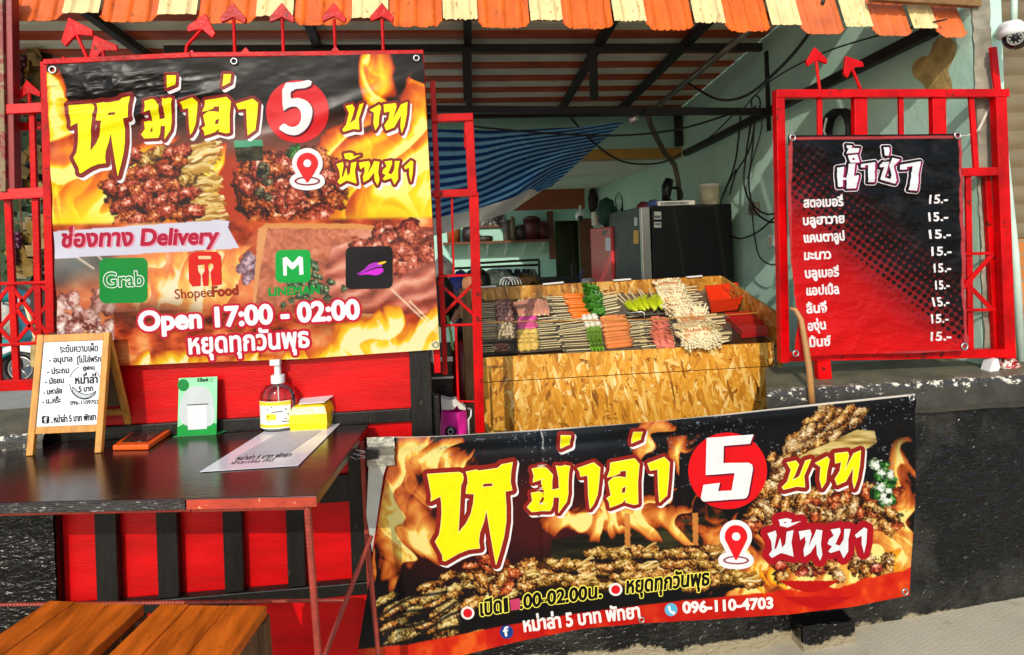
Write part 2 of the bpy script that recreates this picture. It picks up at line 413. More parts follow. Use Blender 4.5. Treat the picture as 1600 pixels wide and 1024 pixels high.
def eyelet(b, px, py, parent, r=5):
    c = b.place(np.array([px]), np.array([py]), np.array([2.]))[0]; m = MB()
    s = r/1000*np.linalg.norm(c-CAM); q = np.linspace(0, 2*math.pi, 17)
    m.tube([c+V(math.cos(a)*s, -.002, math.sin(a)*s) for a in q], s*.32, 6, caps=False)
    return m.obj('eyelet', STEEL, parent, smooth=True)
# ------------------------------------------------------------------ brush letters of the shop sign
def G(s, *ls): return [np.array(l, float)/s for l in ls]
GL = {
 'ho': G(1, [(92,200),(200,192),(345,183),(370,195),(378,225),(375,250),(358,290),(348,480),(338,665),(400,590),(440,510),(458,430),(465,357),(400,352),(405,300),(415,270),(412,220),(400,180),(480,165),(500,172),(560,165),(650,150),(682,122),(768,105),(755,190),(752,260),(765,325),(710,335),(718,450),(718,570),(700,690),(672,800),(638,915),(612,780),(590,650),(575,560),(562,480),(538,580),(508,660),(500,730),(508,785),(420,795),(340,825),(280,860),(235,887),(215,882),(212,840),(155,730),(188,675),(200,600),(208,500),(205,430),(198,374),(120,412),(124,370),(105,260)], [(540,272),(525,302),(610,295),(612,268)]),
 'mo': G(1, [(125,435),(225,410),(268,430),(322,490),(315,560),(315,635),(385,622),(380,520),(355,405),(400,412),(440,400),(488,410),(475,480),(470,560),(470,670),(455,750),(380,852),(388,705),(330,705),(322,790),(300,835),(120,843),(80,800),(130,740),(118,665),(190,650),(228,660),(220,600),(215,535),(135,560),(145,500)], [(225,705),(188,772),(230,770)]),
 'ek': G(1, [(398,110),(492,112),(485,205),(400,240)]),
 'ek2': G(1, [(1090,80),(1178,80),(1165,155),(1080,190)]),
 'aa': G(1, [(560,430),(715,375),(775,425),(765,560),(750,680),(715,770),(680,815),(665,690),(658,495),(590,508),(580,460)]),
 'lo': G(1, [(875,378),(1105,338),(1150,390),(1135,560),(1138,768),(1100,778),(1020,755),(1025,715),(985,760),(925,785),(870,803),(865,755),(840,715),(880,690),(855,560),(905,515),(960,510),(1025,520),(1028,450),(965,455),(965,475),(910,500),(845,515),(870,450)], [(988,615),(978,668),(1018,665),(1025,600)]),
 'aa2': G(1, [(1232,385),(1390,325),(1440,375),(1430,540),(1415,690),(1345,755),(1335,640),(1328,440),(1255,450)]),
 'bo': G(1, [(712,262),(770,250),(790,275),(762,350),(745,382),(795,355),(835,250),(870,240),(850,290),(825,350),(832,425),(775,420),(735,430),(690,440),(680,425),(715,390),(740,310)]),
 'aa3': G(1, [(900,265),(975,222),(990,240),(975,320),(970,390),(945,430),(930,370),(935,290)]),
 'tho': G(1, [(1025,200),(1110,190),(1118,215),(1090,320),(1150,200),(1195,180),(1190,280),(1175,370),(1155,430),(1145,380),(1150,285),(1100,385),(1045,410),(1030,370),(1060,320),(1070,255),(1030,265)]),
 'pho': G(1, [(580,730),(635,712),(642,740),(625,835),(640,830),(665,760),(678,825),(700,800),(710,720),(755,710),(740,790),(755,885),(710,870),(670,860),(610,892),(590,870),(612,840),(605,780)]),
 'akat': G(1, [(655,640),(710,630),(742,640),(738,662),(805,650),(740,682),(715,692),(665,680),(662,660)], [(690,655),(688,663),(706,663),(710,655)]),
 'tho2': G(1, [(790,718),(865,705),(875,735),(850,825),(895,735),(905,705),(945,710),(935,800),(945,870),(930,910),(910,870),(905,800),(865,860),(825,885),(820,840),(835,790),(830,750),(800,775)]),
 'yo': G(1, [(1000,705),(1060,695),(1065,720),(1040,780),(1030,802),(1060,812),(1085,770),(1090,700),(1130,700),(1115,770),(1115,850),(1085,895),(1060,840),(1000,860),(985,850),(1010,815),(980,800),(990,770),(1020,745)]),
 'aa4': G(1, [(1160,740),(1220,690),(1240,700),(1235,790),(1220,860),(1205,800),(1205,745),(1170,760)]),
}
ZA = (650, 700, 5.122); ZB = (810, 660, 6.154); ZC = (1060, 660, 4.2656)
LOWPOS = dict(ho=ZA, mo=ZB, ek=ZB, ek2=ZB, aa=ZB, lo=ZB, aa2=ZB, bo=ZC, aa3=ZC, tho=ZC, pho=ZC, akat=ZC, tho2=ZC, yo=ZC, aa4=ZC)
UPBOX = dict(ho=(111, 152, 206, 276), mo=(224, 155, 273, 219), ek=(264, 120, 278.5, 139), aa=(285, 155, 311.5, 212), lo=(318, 153.5, 363, 213), ek2=(350.5, 118, 363.5, 137), aa2=(371, 156, 405, 213),
             bo=(536, 163, 569, 207), aa3=(578.5, 165, 596, 205), tho=(600, 161, 637, 209), pho=(527, 254, 558, 289), akat=(538.5, 240, 564, 251), tho2=(562, 253, 593.5, 290), yo=(598, 252, 625, 289), aa4=(632, 252, 646, 285))
def low(k): x, y, s = LOWPOS[k]; return [l/s+V(x, y) for l in GL[k]]
def upg(k):
    x0, y0, x1, y1 = UPBOX[k]; a = GL[k][0]; lo_, hi_ = a.min(0), a.max(0)
    return [(l-lo_)/(hi_-lo_)*V(x1-x0, y1-y0)+V(x0, y0) for l in GL[k]]
def smooth_loop(l, it=2):
    l = np.asarray(l, float)
    for _ in range(it):
        n = np.roll(l, -1, 0); l = np.stack([l*.75+n*.25, l*.25+n*.75], 1).reshape(-1, 2)
    return l
def pin(ink, cx, top, w, h, bx, by, rx, ry, layer=2):
    q = np.linspace(math.radians(200), math.radians(-20), 26); r = w/2; cy = top+r
    drop = np.array([(cx+r*math.cos(a), cy-r*math.sin(a)) for a in q]+[(cx+r*.62, cy+r*.95), (cx+r*.06, top+h), (cx-r*.06, top+h), (cx-r*.62, cy+r*.95)])
    ink.put([drop, ell(bx, by, rx, ry)], (236, 230, 232), grow=w*.22, layer=layer)
    ring = [ell(bx, by, rx, ry), ell(bx, by, rx*.84, ry*.66)[::-1]]
    ink.put(ring, (140, 24, 50), layer=layer+1); ink.put([drop], (222, 24, 30), layer=layer+2)
    ink.put([ell(cx, cy, r*.36, r*.36)], (240, 236, 236), layer=layer+3)
FIVE_LOW = np.array([V(x, y)/ZC[2]+V(ZC[0], ZC[1]) for x, y in [(178,98),(488,75),(465,135),(290,150),(288,265),(455,262),(478,275),(485,300),(455,470),(443,492),(425,500),(160,517),(144,508),(138,490),(155,408),(265,395),(252,450),(345,447),(365,330),(172,342)]])
FIVE_UP = np.array([V(x, y)/5.1185+V(400, 110) for x, y in [(218,110),(340,105),(455,82),(440,145),(285,160),(283,240),(330,228),(375,235),(430,265),(460,320),(455,390),(430,450),(390,495),(330,528),(265,520),(220,495),(190,470),(235,430),(265,455),(300,465),(340,455),(368,420),(375,370),(360,320),(330,295),(290,295),(255,310),(222,335)]])
# ------------------------------------------------------------------ setting: ground, floor
YW = 2.32; XW = 2.2
def gz(x): return -.05+.09*min(1., max(0., (x-1.05)/1.2))
def concrete_mat(name, c1, c2, groove=True, k=1.):
    m, nt, N, L, b = nodes(name); v = tc(nt)
    c = ramp(nt, noise(nt, v, 2.2, 8, .65), [(.3, c1), (.7, c2)])
    c = mixc(nt, ramp(nt, noise(nt, v, 1.1, 8, .7), [(.5, 0.), (.62, .4)]), c, '#6a6252')
    c = mixc(nt, ramp(nt, noise(nt, tc(nt, (1, 1, 1)), 5, 8, .7), [(.6, 0.), (.72, .4)]), c, '#4a4438')
    L.new(c, b.inputs['Base Color']); b.inputs['Roughness'].default_value = .85
    h = noise(nt, v, 90, 4, .6)
    if groove:
        wv = N.new('ShaderNodeTexWave'); wv.inputs['Scale'].default_value = 19; wv.inputs['Distortion'].default_value = 7; wv.inputs['Detail'].default_value = 3
        L.new(tc(nt, (1, 1, 1), (0, 0, 1.25)), wv.inputs['Vector'])
        h = mixc(nt, .17, h, wv.outputs['Fac'])
    bumpn(nt, b, h, .3, .004); return m
CONC = concrete_mat('brushed_concrete', '#b3a88c', '#c9bea2')
m = MB(); xs = [-7, -4, -2, -1, 0, .6]+[.7+.1*i for i in range(26)]+[4, 6]
m.grid([[V(x, y, gz(x)) for x in xs] for y in (-6, -3, 0, 1, 2, 2.6)][::1]); struct(m.obj('pavement', CONC))
m = MB(); m.bx(-200, 200, -200, 300, -.5, -.09); struct(m.obj('ground', concrete_mat('road_concrete', '#8f8a7e', '#a9a496', False)))
m = MB(); m.bx(-1.9, 2.6, 2.62, 10, -.07, 0); struct(m.obj('shop_floor', mat('floor_cement', '#c2b9a6', .6, var=.3, bump=.3)))
# ------------------------------------------------------------------ rough black wall with coping ledge
def blackwall_mat():
    m, nt, N, L, b = nodes('black_gloss_painted_render'); v = tc(nt)
    n = noise(nt, v, 9, 8, .7); fine = noise(nt, v, 38, 8, .75)
    c = ramp(nt, n, [(.3, '#060606'), (.75, '#100f0e')])
    c = mixc(nt, ramp(nt, fine, [(.74, 0.), (.77, .7)]), c, '#8f897a')
    c = mixc(nt, ramp(nt, noise(nt, v, 2.4, 7, .7), [(.52, 0.), (.66, .8)]), c, '#33322d')
    # bare render near the ground, where the paint stops in an uneven line
    sep = N.new('ShaderNodeSeparateXYZ'); L.new(v, sep.inputs[0])
    e = N.new('ShaderNodeMath'); e.operation = 'MULTIPLY_ADD'; L.new(noise(nt, v, 5, 6, .7), e.inputs[0]); e.inputs[1].default_value = -.16; L.new(sep.outputs['Z'], e.inputs[2])
    q = N.new('ShaderNodeMapRange'); L.new(e.outputs[0], q.inputs[0]); q.inputs[1].default_value = -.082; q.inputs[2].default_value = -.072; q.inputs[3].default_value = 1; q.inputs[4].default_value = 0
    c = mixc(nt, q.outputs[0], c, '#8d8268')
    L.new(c, b.inputs['Base Color']); r = N.new('ShaderNodeMapRange'); L.new(noise(nt, v, 14, 4), r.inputs[0]); r.inputs[3].default_value = .12; r.inputs[4].default_value = .34
    b.inputs['Specular IOR Level'].default_value = .32; L.new(r.outputs[0], b.inputs['Roughness']); bumpn(nt, b, noise(nt, tc(nt, (1, 1, 2.2)), 30, 2, .45, .8), 1.0, .011); return m
BWALL = blackwall_mat()
def rough_face(x0, x1, z0, z1, y, amp=.008, st=.012, seed=1):
    nx = int((x1-x0)/st)+1; nz = int((z1-z0)/st)+1; xs = np.linspace(x0, x1, nx); zs = np.linspace(z0, z1, nz)
    X, Z = np.meshgrid(xs, zs); Yv = y-amp*(fbm(X*9, Z*9, seed, 5)+.9*ridge(X*22, Z*22, seed+3, 3))
    return np.stack([X, Yv, Z], -1)
def ledge_mat():
    m, nt, N, L, b = nodes('worn_black_coping'); v = tc(nt); c = ramp(nt, noise(nt, v, 7, 7, .65), [(.3, '#24221e'), (.7, '#423f37')])
    ge = N.new('ShaderNodeNewGeometry'); sp = N.new('ShaderNodeSeparateXYZ'); L.new(ge.outputs['True Normal'], sp.inputs[0])
    lit_dust = N.new('ShaderNodeMath'); lit_dust.operation = 'MULTIPLY'; L.new(ramp(nt, sp.outputs['Z'], [(.75, 0.), (.97, 1.)]), lit_dust.inputs[0]); L.new(ramp(nt, noise(nt, v, 8, 8, .7), [(.3, .35), (.6, 1.)]), lit_dust.inputs[1])
    c = mixc(nt, lit_dust.outputs[0], c, '#6f6a52')  # olive on upward faces: dust, plus the sunlit top put into the colour
    pos = N.new('ShaderNodeSeparateXYZ'); L.new(v, pos.inputs[0]); d = N.new('ShaderNodeVectorMath'); d.operation = 'DISTANCE'
    cb = N.new('ShaderNodeCombineXYZ'); L.new(pos.outputs['Y'], cb.inputs[1]); L.new(pos.outputs['Z'], cb.inputs[2]); L.new(cb.outputs[0], d.inputs[0]); d.inputs[1].default_value = (0, YW-.04, .917)
    e = N.new('ShaderNodeMapRange'); L.new(d.outputs['Value'], e.inputs[0]); e.inputs[1].default_value = .0; e.inputs[2].default_value = .07; e.inputs[3].default_value = .13; e.inputs[4].default_value = -.03
    a = N.new('ShaderNodeMath'); L.new(noise(nt, tc(nt, (1, 1, 1.6)), 32, 8, .72), a.inputs[0]); L.new(e.outputs[0], a.inputs[1])
    c = mixc(nt, ramp(nt, a.outputs[0], [(.655, 0.), (.675, 1.)]), c, '#d2ccb8'); L.new(c, b.inputs['Base Color']); b.inputs['Roughness'].default_value = .5
    bumpn(nt, b, noise(nt, v, 40, 4, .6), .8, .006); return m
BLEDGE = ledge_mat()
def low_wall(x0, x1, z1, label, seed, ledge=True, y=YW):
    t = T('low_wall', label, 'wall', (x0, y, 0))
    m = MB(); m.grid(rough_face(x0, x1, -.12, z1, y, seed=seed)[:, :]); m.prism([V(x0, y+.002, -.12), V(x1, y+.002, -.12), V(x1, y+.2, -.12), V(x0+(.1 if x0 > 0 else 0), y+.2, -.12)], V(0, 0, z1+.118))
    m.obj('wall_body', BWALL, t)
    if ledge:
        m = MB(); X = np.linspace(x0-.012, x1, 60); prof = [(y-.045, z1+.004), (y-.052, z1+.03), (y-.05, z1+.1), (y-.036, z1+.122), (y+.1, z1+.126), (y+.32, z1+.13), (y+.33, z1)]
        P = [[V(a+(max(0, (py-y+.05)*.5)*(1-(a-x0)/(x1-x0)) if x0 > 0 else 0), py-.006*fbm(a*14, k*1.7, seed), pz+.007*(fbm(a*11, k, seed+3)-.5)) for a in X] for k, (py, pz) in enumerate(prof)]
        P = np.array(P)[::-1]; m.grid(P); m.add([P[k][0] for k in range(7)], [tuple(range(7))]); m.obj('coping', BLEDGE, t, smooth=False)
    return t
lw = low_wall(1.165, 2.75, .795, 'rough black painted wall with a worn flat ledge below the drinks menu', 4)
m = MB(); X0 = U(1249, 960, 2.25)[0]; X1 = U(1330, 960, 2.25)[0]
m.grid(rough_face(X0, X1, -.12, .06, 2.24, .008, .02, 9)); m.bx(X0, X1, 2.243, 2.31, -.12, .058); m.obj('footing', BWALL, lw)
low_wall(-.28, 1.16, .36, 'low black kerb wall with scuffed paint under the long black food banner', 6, False, 2.3)
low_wall(-2.6, -1.36, .80, 'rough black wall with ledge at the far left under the spice board', 8)
# ------------------------------------------------------------------ green side wall, back wall
def wallmat(name, c1, c2, c3='#4d5b46', amt=.62):
    m, nt, N, L, b = nodes(name); v = tc(nt)
    c = ramp(nt, noise(nt, v, 1.6, 8, .65), [(.3, c1), (.7, c2)])
    c = mixc(nt, ramp(nt, noise(nt, v, 4.5, 10, .75, .6), [(amt, 0.), (amt+.13, .55)]), c, c3)
    L.new(c, b.inputs['Base Color']); b.inputs['Roughness'].default_value = .62
    bumpn(nt, b, noise(nt, v, 22, 8, .6), .35, .01); return m
GRN = wallmat('mint_green_plaster', '#a6cdb4', '#bfe0cc'); GRN2 = wallmat('mint_green_plaster_inside', '#9accb6', '#b2dcc8')
sw = T('side_wall', 'pale mint green plaster wall running back along the right of the stall', 'wall', (XW, 2.5, 0))
m = MB(); m.bx(XW, XW+.14, 2.462, 9.6, 0, 3.3); m.obj('plaster', GRN, sw)
m = MB(); m.grid(rough_face(XW-.004, XW+.075, .9, 3.3, 2.462, .014, .02, 12)); m.obj('bare_edge', mat('bare_cement', '#8c8574', .85, var=.35, vs=12, bump=.6, bs=40), sw)
m = MB(); c = UX(1463, 108, XW); rr = np.random.RandomState(4); P = []
for i in range(9):
    ring = []
    for k in range(26):
        q = 2*math.pi*k/26; r = i/8*(.86+.22*math.sin(3*q+1)+.12*math.sin(5*q))
        ring.append(c+V(-.004*(1-(i/8)**2)-.002*rr.rand()-.001, r*.13*math.cos(q), r*.15*math.sin(q)))
    P.append(ring+[ring[0]])
m.grid(np.array(P)); m.obj('plaster_patch', mat('brown_filler', '#b4975a', .8, var=.6, vs=11, bump=.8, chip='#8a7040', chips=.6), sw, smooth=True)
bk = T('back_wall', 'dark green back wall of the shop behind the clothes rail', 'wall', (0, 9.6, 0))
m = MB(); xd0 = U(868, 390, 9.6)[0]; xd1 = U(908, 390, 9.6)[0]; zt = U(880, 345, 9.6)[2]
m.bx(-.75, xd0, 9.6, 9.75, 0, 3); m.bx(xd1, XW+.14, 9.6, 9.75, 0, 3); m.bx(xd0, xd1, 9.6, 9.75, zt, 3); m.obj('plaster', GRN2, bk)
m = MB(); m.bx(xd0-.1, xd1+.1, 10.6, 10.7, 0, zt+.1); m.bx(xd0-.2, xd0-.1, 9.752, 10.7, 0, zt+.1); m.bx(xd1+.1, xd1+.2, 9.752, 10.7, 0, zt+.1); m.bx(xd0-.2, xd1+.2, 9.752, 10.7, zt+.102, zt+.2); m.obj('rear_room', wallmat('olive_plaster', '#6a7a58', '#7d8c68'), bk)
m = MB(); m.bx(xd1-.02, xd1+.3, 9.55, 9.596, 0, zt+.02); m.obj('door_jamb', WOODB, bk)
m = MB(); p = U(859, 330, 9.5); q = U(864, 405, 9.5); m.beam(p, q, .09, .05); m.obj('wall_post', WOODB, bk)
# inner cross wall over the opening, ceiling behind it
YB = 5.8
lt = T('cross_wall', 'green wall band above a yellow trimmed opening halfway into the shop', 'wall', (1.6, YB, 2.25))
zb = U(990, 241, YB)[2]
m = MB(); m.bx(-.6, XW, YB, YB+.14, zb+.05, 3.2); m.obj('plaster', GRN2, lt)
m = MB(); m.bx(-.6, XW-.002, YB-.012, YB+.15, zb-.04, zb+.05); m.obj('trim', mat('ochre_trim', '#b98a35', .5, var=.25), lt)
m = MB(); m.bx(.45, XW-.002, YB+.15, 9.6, zb-.03, zb+.05); lc = m.obj('ceiling', mat('cream_ceiling', '#e4e0cc', .7, var=.1, vs=1.5))
struct(lc)
# ------------------------------------------------------------------ striped roof and its steel frame
ZR0, ZR1 = 2.985, 2.70; YR0, YR1 = 2.62, 5.79
def zr(y): return ZR0+(ZR1-ZR0)*(y-YR0)/(YR1-YR0)
def roof_mat():
    m, nt, N, L, b = nodes('striped_painted_sheet'); v = tc(nt); sep = N.new('ShaderNodeSeparateXYZ'); L.new(v, sep.inputs[0])
    mm = N.new('ShaderNodeMath'); mm.operation = 'MULTIPLY'; L.new(sep.outputs['Y'], mm.inputs[0]); mm.inputs[1].default_value = 1/.27
    fr = N.new('ShaderNodeMath'); fr.operation = 'FRACT'; L.new(mm.outputs[0], fr.inputs[0])
    s = ramp(nt, fr.outputs[0], [(0, 0.), (.52, 0.), (.54, 1.)], 'LINEAR')
    n = noise(nt, v, 5, 6); o = ramp(nt, n, [(.3, '#a63a10'), (.7, '#cc551c')]); wht = ramp(nt, n, [(.3, '#d2c8ac'), (.7, '#eee8d4')])
    L.new(mixc(nt, s, o, wht), b.inputs['Base Color']); b.inputs['Roughness'].default_value = .5; return m
m = MB(); n = 260; P = []
for x in (-3.5, XW-.003):
    row = []
    for i in range(n):
        y = YR0+(YR1-YR0)*i/(n-1); ph = (y*7.4) % 1; row.append(V(x, y, zr(y)+.012*(1 if ph < .22 else 0)))
    P.append(row)
m.grid(P); tag(m.obj('striped_roof', roof_mat(), solid=.0015), 'orange and cream striped metal roof sheet seen from below inside the stall', 'roof')
def R(px, py, dz=.05):
    n = V(0, -(ZR1-ZR0)/(YR1-YR0), 1); return UP(px, py, V(0, YR0, ZR0-dz), n)
rf = T('roof_frame', 'dark steel frame of rafters and chords holding up the striped roof', 'frame', (0, 4.15, 2.4))
def bar(name, p, q, w, h, mt, par, side=(0, 1, 0), bevel=0):
    m = MB(); m.beam(p, q, w, h, side); return m.obj(name, mt, par, bevel)
YT = 4.15; zc0, zc1 = U(690, 170, YT)[2], U(1205, 176, YT)[2]
bar('chord', V(-1.7, YT, zc0+.03), V(XW-.04, YT, zc1+.005), .045, .045, STEELD, rf)
bar('chord', V(-1.7, YT, zr(YT)-.08), V(XW-.04, YT, zr(YT)-.08), .05, .04, STEELD, rf)
for px in (731, 929, 1205):
    a = U(px, 170, YT); bar('post', V(a[0], YT+.002, zc0+.05 if px < 1200 else 2.2), V(a[0], YT+.002, zr(YT)-.105), .05, .043, STEELD, rf)
for p0, p1 in (((730, 30), (733, 172)), ((950, 45), (880, 166)), ((1095, 45), (975, 166)), ((480, 30), (505, 95)), ((135, 18), (240, 95))):
    a = R(*p0); b = R(*p1); d = (b-a)/(b[1]-a[1]); bar('rafter', a+d*(2.7-a[1]), a+d*(5.7-a[1]), .05, .05, STEELD, rf, (0, 0, 1))
for y in (2.9, 5.55): bar('purlin', V(-3.4, y, zr(y)-.104), V(XW-.02, y, zr(y)-.104), .05, .05, STEELD, rf)
a = UX(1459, 47, XW-.03); b = UX(1070, 240, XW-.03); bar('wall_plate', a, b, .05, .04, STEELD, rf, (1, 0, 0))
bar('post', V(XW-.035, YB-.04, zb+.06), V(XW-.035, YB-.04, zr(YB)-.02), .06, .06, STEELD, rf)
a = R(1170, 48, .10); b = R(1020, 172, .16); m = MB(); m.tube([a, b], .022, 12); tag(m.obj('metal_pipe', GALV, smooth=True), 'grey metal tube slanting under the striped roof', 'pipe')
# ------------------------------------------------------------------ corrugated awning edge
aw = T('awning', 'orange and cream corrugated metal awning edge along the top', 'awning', (0, 2.45, 2.34))
ORG = mat('orange_sheet_paint', '#da5f08', .42, var=.32, vs=6, bump=.2, bs=25, chip='#9a4410', chips=.6, scale=(3.2, 3.2, .7))
ORG2 = mat('faded_red_orange_sheet', '#d0662e', .45, var=.3, vs=6, bump=.2, bs=25)
CRM = mat('cream_sheet_paint', '#e0c88c', .45, var=.22, vs=6, bump=.2, bs=25, chip='#a07a38', chips=.6, scale=(3.2, 3.2, .7))
strips = [(-150,-95,0),(-95,-10,1),(-10,8,0),(8,96,1),(96,154,0),(154,245,1),(245,307,0),(307,399,1),(399,458,0),(458,549,1),(549,607,0),(607,692,1),(692,747,0),(747,829,1),(829,880,0),(880,960,1),(960,1011,0),(1011,1086,1),(1086,1135,0),(1135,1206,1),(1206,1254,0),(1254,1322,2),(1322,1366,0),(1366,1428,2),(1428,1467,0),(1467,1514,2)]
rr = np.random.RandomState(5)
for x0, x1, kind in strips:
    yb = np.interp(x0, [0, 300, 700, 1000, 1510], [33, 37, 45, 48, 60])
    if kind == 0: yb -= 13
    A = U(x0+.5, yb, 2.45); B = U(x1-.5, yb, 2.45); n = 25; rows = []
    ribs = 3 if kind else 2; jag = rr.rand(n)*.008 if 600 < x0 < 1200 else rr.rand(n)*.003
    for k, (dy, dz) in enumerate(((0, 0), (.012, .03), (.045, .12), (.1, .26), (.22, .5))):
        row = []
        for i in range(n):
            t = i/(n-1); p = A+(B-A)*t; e = min(t, 1-t)*(B[0]-A[0]); up = 0
            if k == 0: up = jag[i]+(max(0, .028-e)**1.5*5 if kind else 0)
            ph = (t*ribs) % 1; rib = .008*math.exp(-((ph-.5)/.09)**2) - (.003 if kind else 0)
            row.append(p+V(0, dy-rib, dz+up))
        rows.append(row)
    m = MB(); m.grid(rows); m.obj('awning_strip', (CRM, ORG, ORG2)[kind], aw, solid=.0012)
m = MB(); a = U(1352, 4, 2.47); b = U(1520, 14, 2.47); m.beam(a+V(0, -.03, .02), b+V(0, -.03, .02), .05, .03); m.obj('edge_board', mat('rotten_board', '#7b5a33', .8, var=.5, vs=16, bump=.6), aw)
# ------------------------------------------------------------------ red steel gates
def pbar(name, par, x0, y0, x1, y1, wpx, Y, dep=.025, mt=None, bevel=.002):
    a = U(x0, y0, Y); b = U(x1, y1, Y); sc = np.linalg.norm(a-CAM)/F
    return bar(name, a, b, wpx*sc*.97, dep, mt or RED, par, (0, 1, 0), bevel)
def arrow(par, pts, tip, size, Y, ang=None, mt=None):
    """spear finial: a bent rod and a flat barbed head"""
    P = [U(x, y, Y) for x, y in pts]; m = MB(); m.tube(P, .0065, 8)
    t = U(*tip, Y); d = t-P[-1]; d /= np.linalg.norm(d); n = V(0, 1, 0); o = np.cross(d, n); s = size*np.linalg.norm(t-CAM)/F
    head = [t, t-d*s*.75+o*s*.62, t-d*s*1.0+o*s*.55, t-d*s*.72, t-d*s*1.0-o*s*.55, t-d*s*.75-o*s*.62]
    m.prism([h-n*.006 for h in head], n*.012)
    return m.obj('spear_finial', mt or RED, par, bevel=.002)
Yg = 2.40
g = T('window_gate', 'red steel gate panel on the right carrying the drinks menu', 'gate', U(1225, 565, Yg))
for b_ in ((1216, 143, 1224, 566, 13), (1559, 146, 1574, 560, 15), (1210, 148, 1571, 147, 12), (1222, 557, 1581, 551, 13)): pbar('frame_bar', g, *b_, Yg, .034 if b_[4] in (13, 15) and abs(b_[0]-b_[2]) < 60 else .041)
for b_ in ((1342, 153, 1347, 552, 19), (1464, 153, 1472, 552, 19)): pbar('upright', g, *b_, Yg+.004, .026)
for b_ in ((1280, 153, 1284, 552, 7), (1407, 153, 1411, 552, 7), (1517, 153, 1525, 268, 7)): pbar('thin_bar', g, *b_, Yg, .012)
pbar('rail', g, 1500, 270, 1566, 268, 11, Yg, .03); pbar('thin_bar', g, 1512, 276, 1516, 552, 8, Yg+.006, .012); pbar('thin_bar', g, 1541, 276, 1556, 552, 8, Yg+.03, .02)
pbar('thin_bar', g, 1500, 397, 1552, 396, 4, Yg-.01, .006); pbar('thin_bar', g, 1500, 485, 1555, 484, 4, Yg-.01, .006)
pbar('brace', g, 1505, 450, 1551, 397, 6, Yg-.004, .006); pbar('brace', g, 1503, 435, 1549, 483, 6, Yg+.004, .006)
pbar('leg', g, 1284, 563, 1287, 592, 20, Yg, .03)
arrow(g, [(1281, 143), (1275, 95)], (1272, 74), 25, Yg); arrow(g, [(1345, 141), (1330, 104)], (1320, 88), 26, Yg)
pbar('spike', g, 1551, 74, 1558, 141, 9, Yg+.02, .012)
# left leaf behind the banner
Yl = 2.37
g = T('gate_leaf', 'red steel gate leaf behind the large food banner with spear tips along its top', 'gate', U(380, 570, Yl))
for b_ in ((73, 98, 82, 520, 10), (657, 84, 684, 582, 10), (72, 99, 300, 88, 7), (300.5, 88, 662, 84, 7)): pbar('frame_bar', g, *b_, Yl, .03 if b_[4] == 10 else .036)
for x in (365, 441, 522, 597): arrow(g, [(x+2, 84), (x, 30)], (x, 5), 28, Yl); 
for x, y in ((384, 84), (300, 88), (524, 82)):
    m = MB(); a = U(x, y+2, Yl); m.prism([a+V(-.022, -.006, 0), a+V(.022, -.006, 0), a+V(.002, -.006, .026)], V(0, .012, 0)); m.obj('collar', RED, g)
arrow(g, [(290, 88), (292, 72), (310, 52), (316, 45)], (322, 22), 30, Yl); arrow(g, [(138, 95), (128, 72), (118, 50)], (108, 28), 32, Yl); arrow(g, [(164, 94), (160, 78)], (148, 56), 30, Yl); arrow(g, [(101, 110), (100, 104)], (100, 88), 17, Yl)
for x in (679,):
    pbar('latch_rod', g, 676, 545, 678, 570, 3, Yl, .006, STEEL); pbar('latch_rod', g, 682, 545, 684, 570, 3, Yl, .006, STEEL)
# grille at far left
Ye = 2.42
g = T('window_grille', 'faded red window grille with crossed bars at the far left edge', 'grille', U(30, 610, Ye))
pbar('frame_bar', g, 6, -10, 11, 300, 26, Ye, .04, mat('dark_red_post_paint', '#8a1216', .4, var=.3)); pbar('frame_bar', g, 2, -10, 7, 300, 7, Ye-.022, .02, mat('worn_cream_red_post', '#86704a', .5, var=.4, vs=6, bump=.4, chip='#7a1a16', chips=.5))  # wide post bar in a darker red, narrow worn cream strip before it
pbar('rail', g, -20, 174, 72, 169, 12, Ye-.01, .03, REDL); pbar('rail', g, -20, 306, 76, 301, 13, Ye-.01, .03, REDL)
pbar('rail', g, 12, 200, 74, 196, 10, Ye+.05, .02); pbar('rail', g, -20, 603, 66, 600, 13, Ye, .03)
for b_ in ((51, 176, 54, 300, 7), (-9, 312, -2, 600, 8), (13, 312, 27, 600, 8), (56, 310, 62, 535, 8)): pbar('thin_bar', g, *b_, Ye, .014)
for b_ in ((-20, 444, 82, 441, 4), (-20, 541, 76, 535, 4)): pbar('thin_bar', g, *b_, Ye-.012, .008)
for b_ in ((16, 444, 76, 524, 5), (84, 465, 22, 538, 5), (16, 446, -30, 505, 5), (22, 538, -30, 480, 5), (61, 443, 84, 463, 5), (56, 445, 0, 512, 5), (25, 482, 63, 530, 5)): pbar('brace', g, *b_, Ye-.002, .007)
arrow(g, [(47, 170), (46, 145)], (43, 126), 22, Ye+.02)
